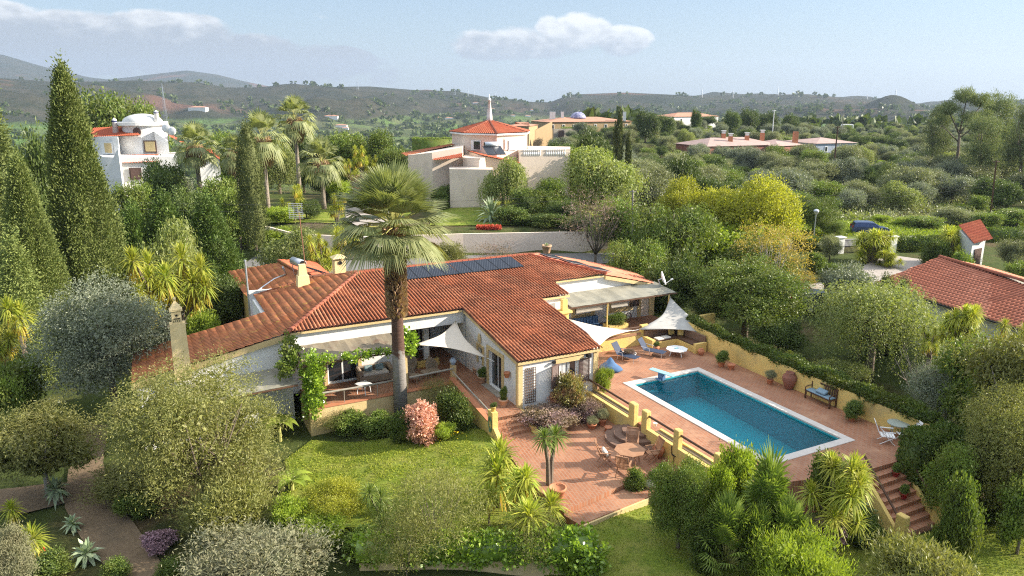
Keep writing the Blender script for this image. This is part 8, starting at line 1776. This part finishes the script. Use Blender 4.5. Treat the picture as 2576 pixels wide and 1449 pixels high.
# valley cottages
fi = 0
for (x, y, wpx, lb) in ((495, 274, 42, 'white cottage with a terrace alone on the far left slope'), (832, 296, 34, 'white cottage with a red roof on the valley side'), (857, 317, 30, 'pale shed in the valley left of centre'), (868, 322, 16, 'tiny white outbuilding beside the valley shed'), (1103, 295, 16, 'small white farmhouse behind the tall palm'), (1130, 297, 20, 'brownish barn in the valley left of the spire'), (1328, 290, 14, 'white cottage right of the spire'), (1341, 277, 14, 'white hillside cottage above the yellow annexe'), (1237, 273, 14, 'white cottage just behind the spire'), (1290, 290, 12, 'small pale cottage between spire and yellow annexe'), (1196, 257, 14, 'blue-roofed shed high on the green slope')):
    r_ = ray(x, y + 4); ts = np.geomspace(150, 3500, 1500); X_, Y_, Z_ = r_[0] * ts, r_[1] * ts, CAMZ + r_[2] * ts; g = terr(X_, Y_); k = int(np.argmax(Z_ < g)); Dk = Y_[k]; ww = wpx * Dk / F; t = thing('valley_cottage', lb, 'house', (X_[k], Dk, g[k])); hgt = min(max(ww * .18, 2.8), 6)
    w = MB(); w.box(-ww / 2, ww / 2, 0, ww * .5, -4, hgt); w.build('wall', M['bluewhite'], t, 'l'); w = MB(); w.add([(-ww / 2 - .3, -.3, hgt), (ww / 2 + .3, -.3, hgt), (ww / 2 + .3, ww * .5 + .3, hgt), (-ww / 2 - .3, ww * .5 + .3, hgt), (-ww * .2, ww * .25, hgt * 1.45), (ww * .2, ww * .25, hgt * 1.45)], [(0, 1, 5, 4), (1, 2, 5), (2, 3, 4, 5), (3, 0, 4), (3, 2, 1, 0)]); w.build('roof', fr_, t, 'l')
# poles and pylons
def pole(name, label, x, y0_, y1_, D, r, m, cat='pole', group=None, top=None):
    c0 = at(x[1], y1_, D); zt_ = zr(y0_, D); xt = at(x[0], y0_, D)[0]; t = thing(name, label, cat, (c0[0], D, c0[2]), 0, group); w = MB(); w.tube([(c0[0], D, c0[2] - 1), (xt, D, zt_)], [r, r * .75], 6); w.build('shaft', m, t, 'w')
    w = MB(); w.tube([(xt - r * 3.5, D, zt_ - r * 1.5), (xt + r * 3.5, D, zt_ - r * 1.5)], r * .45, 4)
    w.build(top or 'crossarm', m, t, 'w'); return (xt, D, zt_)
a1 = pole('wooden_pole', 'leaning wooden pole in the scrub at the right', (2507, 2490), 403, 560, 104, .14, M['darkwood'], top='bracket'); a2 = pole('lamp_pole', 'dark lamp pole rising from the scrub below the caravan', (2108, 2100), 317, 395, 140, .15, M['darkwood'], 'street lamp', top='lamp_head')
pole('white_pole', 'white flagpole in the scrub near the long hedge', (1948, 1944), 276, 325, 230, .16, M['whitepaint'], top='finial'); pole('wooden_pole', 'distant brown pole right of the caravan', (2121, 2119), 289, 318, 290, .2, M['greywood'], top='bracket'); a3 = pole('wooden_pole', 'concrete pole among the trees behind the wing roof', (1592, 1592), 478, 565, 72, .10, M['greywood'], top='bracket')
DH = 2500
for i, (x, y0_, y1_) in enumerate(((238, 213, 236), (411, 209, 246), (900, 197, 224), (1144, 215, 242), (1177, 214, 236), (1193, 221, 240), (1245, 233, 250), (1433, 220, 240), (1765, 222, 242), (1843, 226, 242), (1956, 220, 241), (2180, 236, 256), (2249, 224, 268))):
    t = None; D_ = 1500 if x in (411,) else 2350; c0 = at(x, y1_, D_); zt_ = zr(y0_, D_); hh_ = zt_ - c0[2]; g = tz(c0[0], D_); o = thing('power_pylon', ['pylon behind the giant cypress', 'nearest lattice pylon above the domed house', 'pylon on the hilltop left of the tall palm', 'pylon left of the twin pylons near centre', 'left one of the twin pylons near centre', 'right one of the twin pylons near centre', 'short pylon in the dip left of centre', 'pylon on the ridge below the big cloud', 'pylon on the ridge above the white farmhouse', 'faint short pylon on the middle of the right ridge', 'tallest pylon on the right ridge', 'faint pylon near the right end of the ridge', 'leaning communication mast at the right end of the ridge'][i], 'pylon', (c0[0], D_, min(g, c0[2])), 0, 'pylons along the hills')
    b_ = hh_ * .11; w = MB(); zb0 = min(g, c0[2]) - 2
    for sx, sy in ((-1, -1), (1, -1), (1, 1), (-1, 1)): w.tube([(c0[0] + sx * b_, D_ + sy * b_, zb0), (c0[0], D_, zt_)], .28, 3)
    for k in range(4): z = zb0 + (zt_ - zb0) * (k + 1) / 5; q_ = b_ * (1 - (k + 1) / 5); w.tube([(c0[0] - q_, D_, z), (c0[0] + q_, D_, z)], .25, 3)
    w.build('lattice', M['metal'], o, 'w'); w = MB()
    for z in (.78, .9): w.tube([(c0[0] - hh_ * .13, D_, zb0 + (zt_ - zb0) * z), (c0[0] + hh_ * .13, D_, zb0 + (zt_ - zb0) * z)], .25, 3)
    w.build('crossarm', M['metal'], o, 'w')
CAB = mat('cable_rubber', (.05, .05, .05), None, .95, spec=0)
def wire(label, p, q, sag, r=.012, n=16):
    p, q = Vector(p), Vector(q); t = thing('overhead_wire', label, 'wire', tuple(p)); w = MB(); w.tube([tuple(p.lerp(q, k / n) - Vector((0, 0, sag * 4 * (k / n) * (1 - k / n)))) for k in range(n + 1)], r, 3); w.build('cable', CAB, t, 'w')
wire('upper dark wire crossing in front of the garden palms', at(250, 505, 66), a3, .8); wire('lower dark wire crossing in front of the garden palms', at(250, 522, 66), (a3[0], a3[1], a3[2] - .3), 1.0); wire('thin wire running right from the concrete pole', a3, (a1[0], a1[1], a1[2] - 3), 1.2); wire('second thin wire over the scrub at the right', (a3[0], a3[1], a3[2] - .25), (a1[0], a1[1], a1[2] - 3.4), 1.4)
# ------------------------------------------------------------------ far trees
T('pine1', 2415, 220, 130, 'umbrella pine standing clear against the sky at the right', D=135, name='pine_tree'); T('pine2', 2500, 232, 110, 'bushier pine right of the umbrella pine', D=140, name='pine_tree'); T('pine2', 2350, 265, 90, 'small pine left of the umbrella pine', D=150, name='pine_tree'); T('pine2', 2575, 255, 110, 'pine cut by the right picture edge', D=120, name='pine_tree'); T('pine2', 2470, 290, 110, 'low pine beneath the umbrella pine', D=130, name='pine_tree')
for i, (x, y, w_) in enumerate(((1625, 276, 80), (1670, 288, 55), (1750, 272, 30), (1840, 276, 50), (1880, 272, 70), (1930, 280, 60), (1600, 300, 60), (1990, 286, 50), (1780, 290, 50))): T('dark1', x, y, w_, 'dark round tree on the skyline of the right-hand rise', D=225 + 12 * i, group='dark trees on the right-hand rise')
rg = np.random.default_rng(12); m = 9000; Dd = 260 * (2600 / 260) ** (rg.random(m) ** .75); px = rg.uniform(-300, 2800, m); xx = (px - 1288) / F * Dd * .98; z = terr(xx, Dd); dn = fbm(xx / 90, Dd / 90, 3, 21); k = (dn > .46) & ((z < 6) | (dn > .62)) & ~((xx / Dd > .16) & (Dd < 430)); xx, Dd, z = xx[k], Dd[k], z[k]
R_ = rg.uniform(2.0, 4.2, len(xx)) * (1 + Dd / 3500); parts = []; per = 16; C_ = np.repeat(np.stack([xx, Dd, z + R_ * .7], 1), per, 0); Rr = np.repeat(R_, per)[:, None]; d = unit(rg.normal(size=C_.shape) + np.array([0, 0, .3])); V, Fq = leaves(C_ + d * Rr * .55 - d * Rr * .2, d + rg.normal(size=d.shape) * .8, (Rr * 1.3)[:, 0], (Rr * 1.2)[:, 0], rg)
o = link('far_wood', np_mesh('far_wood', V, Fq), LM['dark']); tag(o, 'scattered dark trees over the valley and lower slopes', 'woodland', kind='stuff')
# ------------------------------------------------------------------ haze
if HAZE:
    q = MB(); q.box(-8400, 8400, -8400, 8400, -75, 420); m_ = bpy.data.materials.new('haze'); m_.use_nodes = True; nt = m_.node_tree; nt.nodes.clear(); out = nt.nodes.new('ShaderNodeOutputMaterial'); pv = nt.nodes.new('ShaderNodeVolumePrincipled'); pv.inputs['Color'].default_value = (.46, .56, .72, 1); pv.inputs['Density'].default_value = HAZE; pv.inputs['Anisotropy'].default_value = .2; nt.links.new(pv.outputs[0], out.inputs['Volume'])
    o = q.build('haze', m_, None, 'w'); tag(o, kind='stuff', label='thin bluish air over the whole valley', cat='haze')
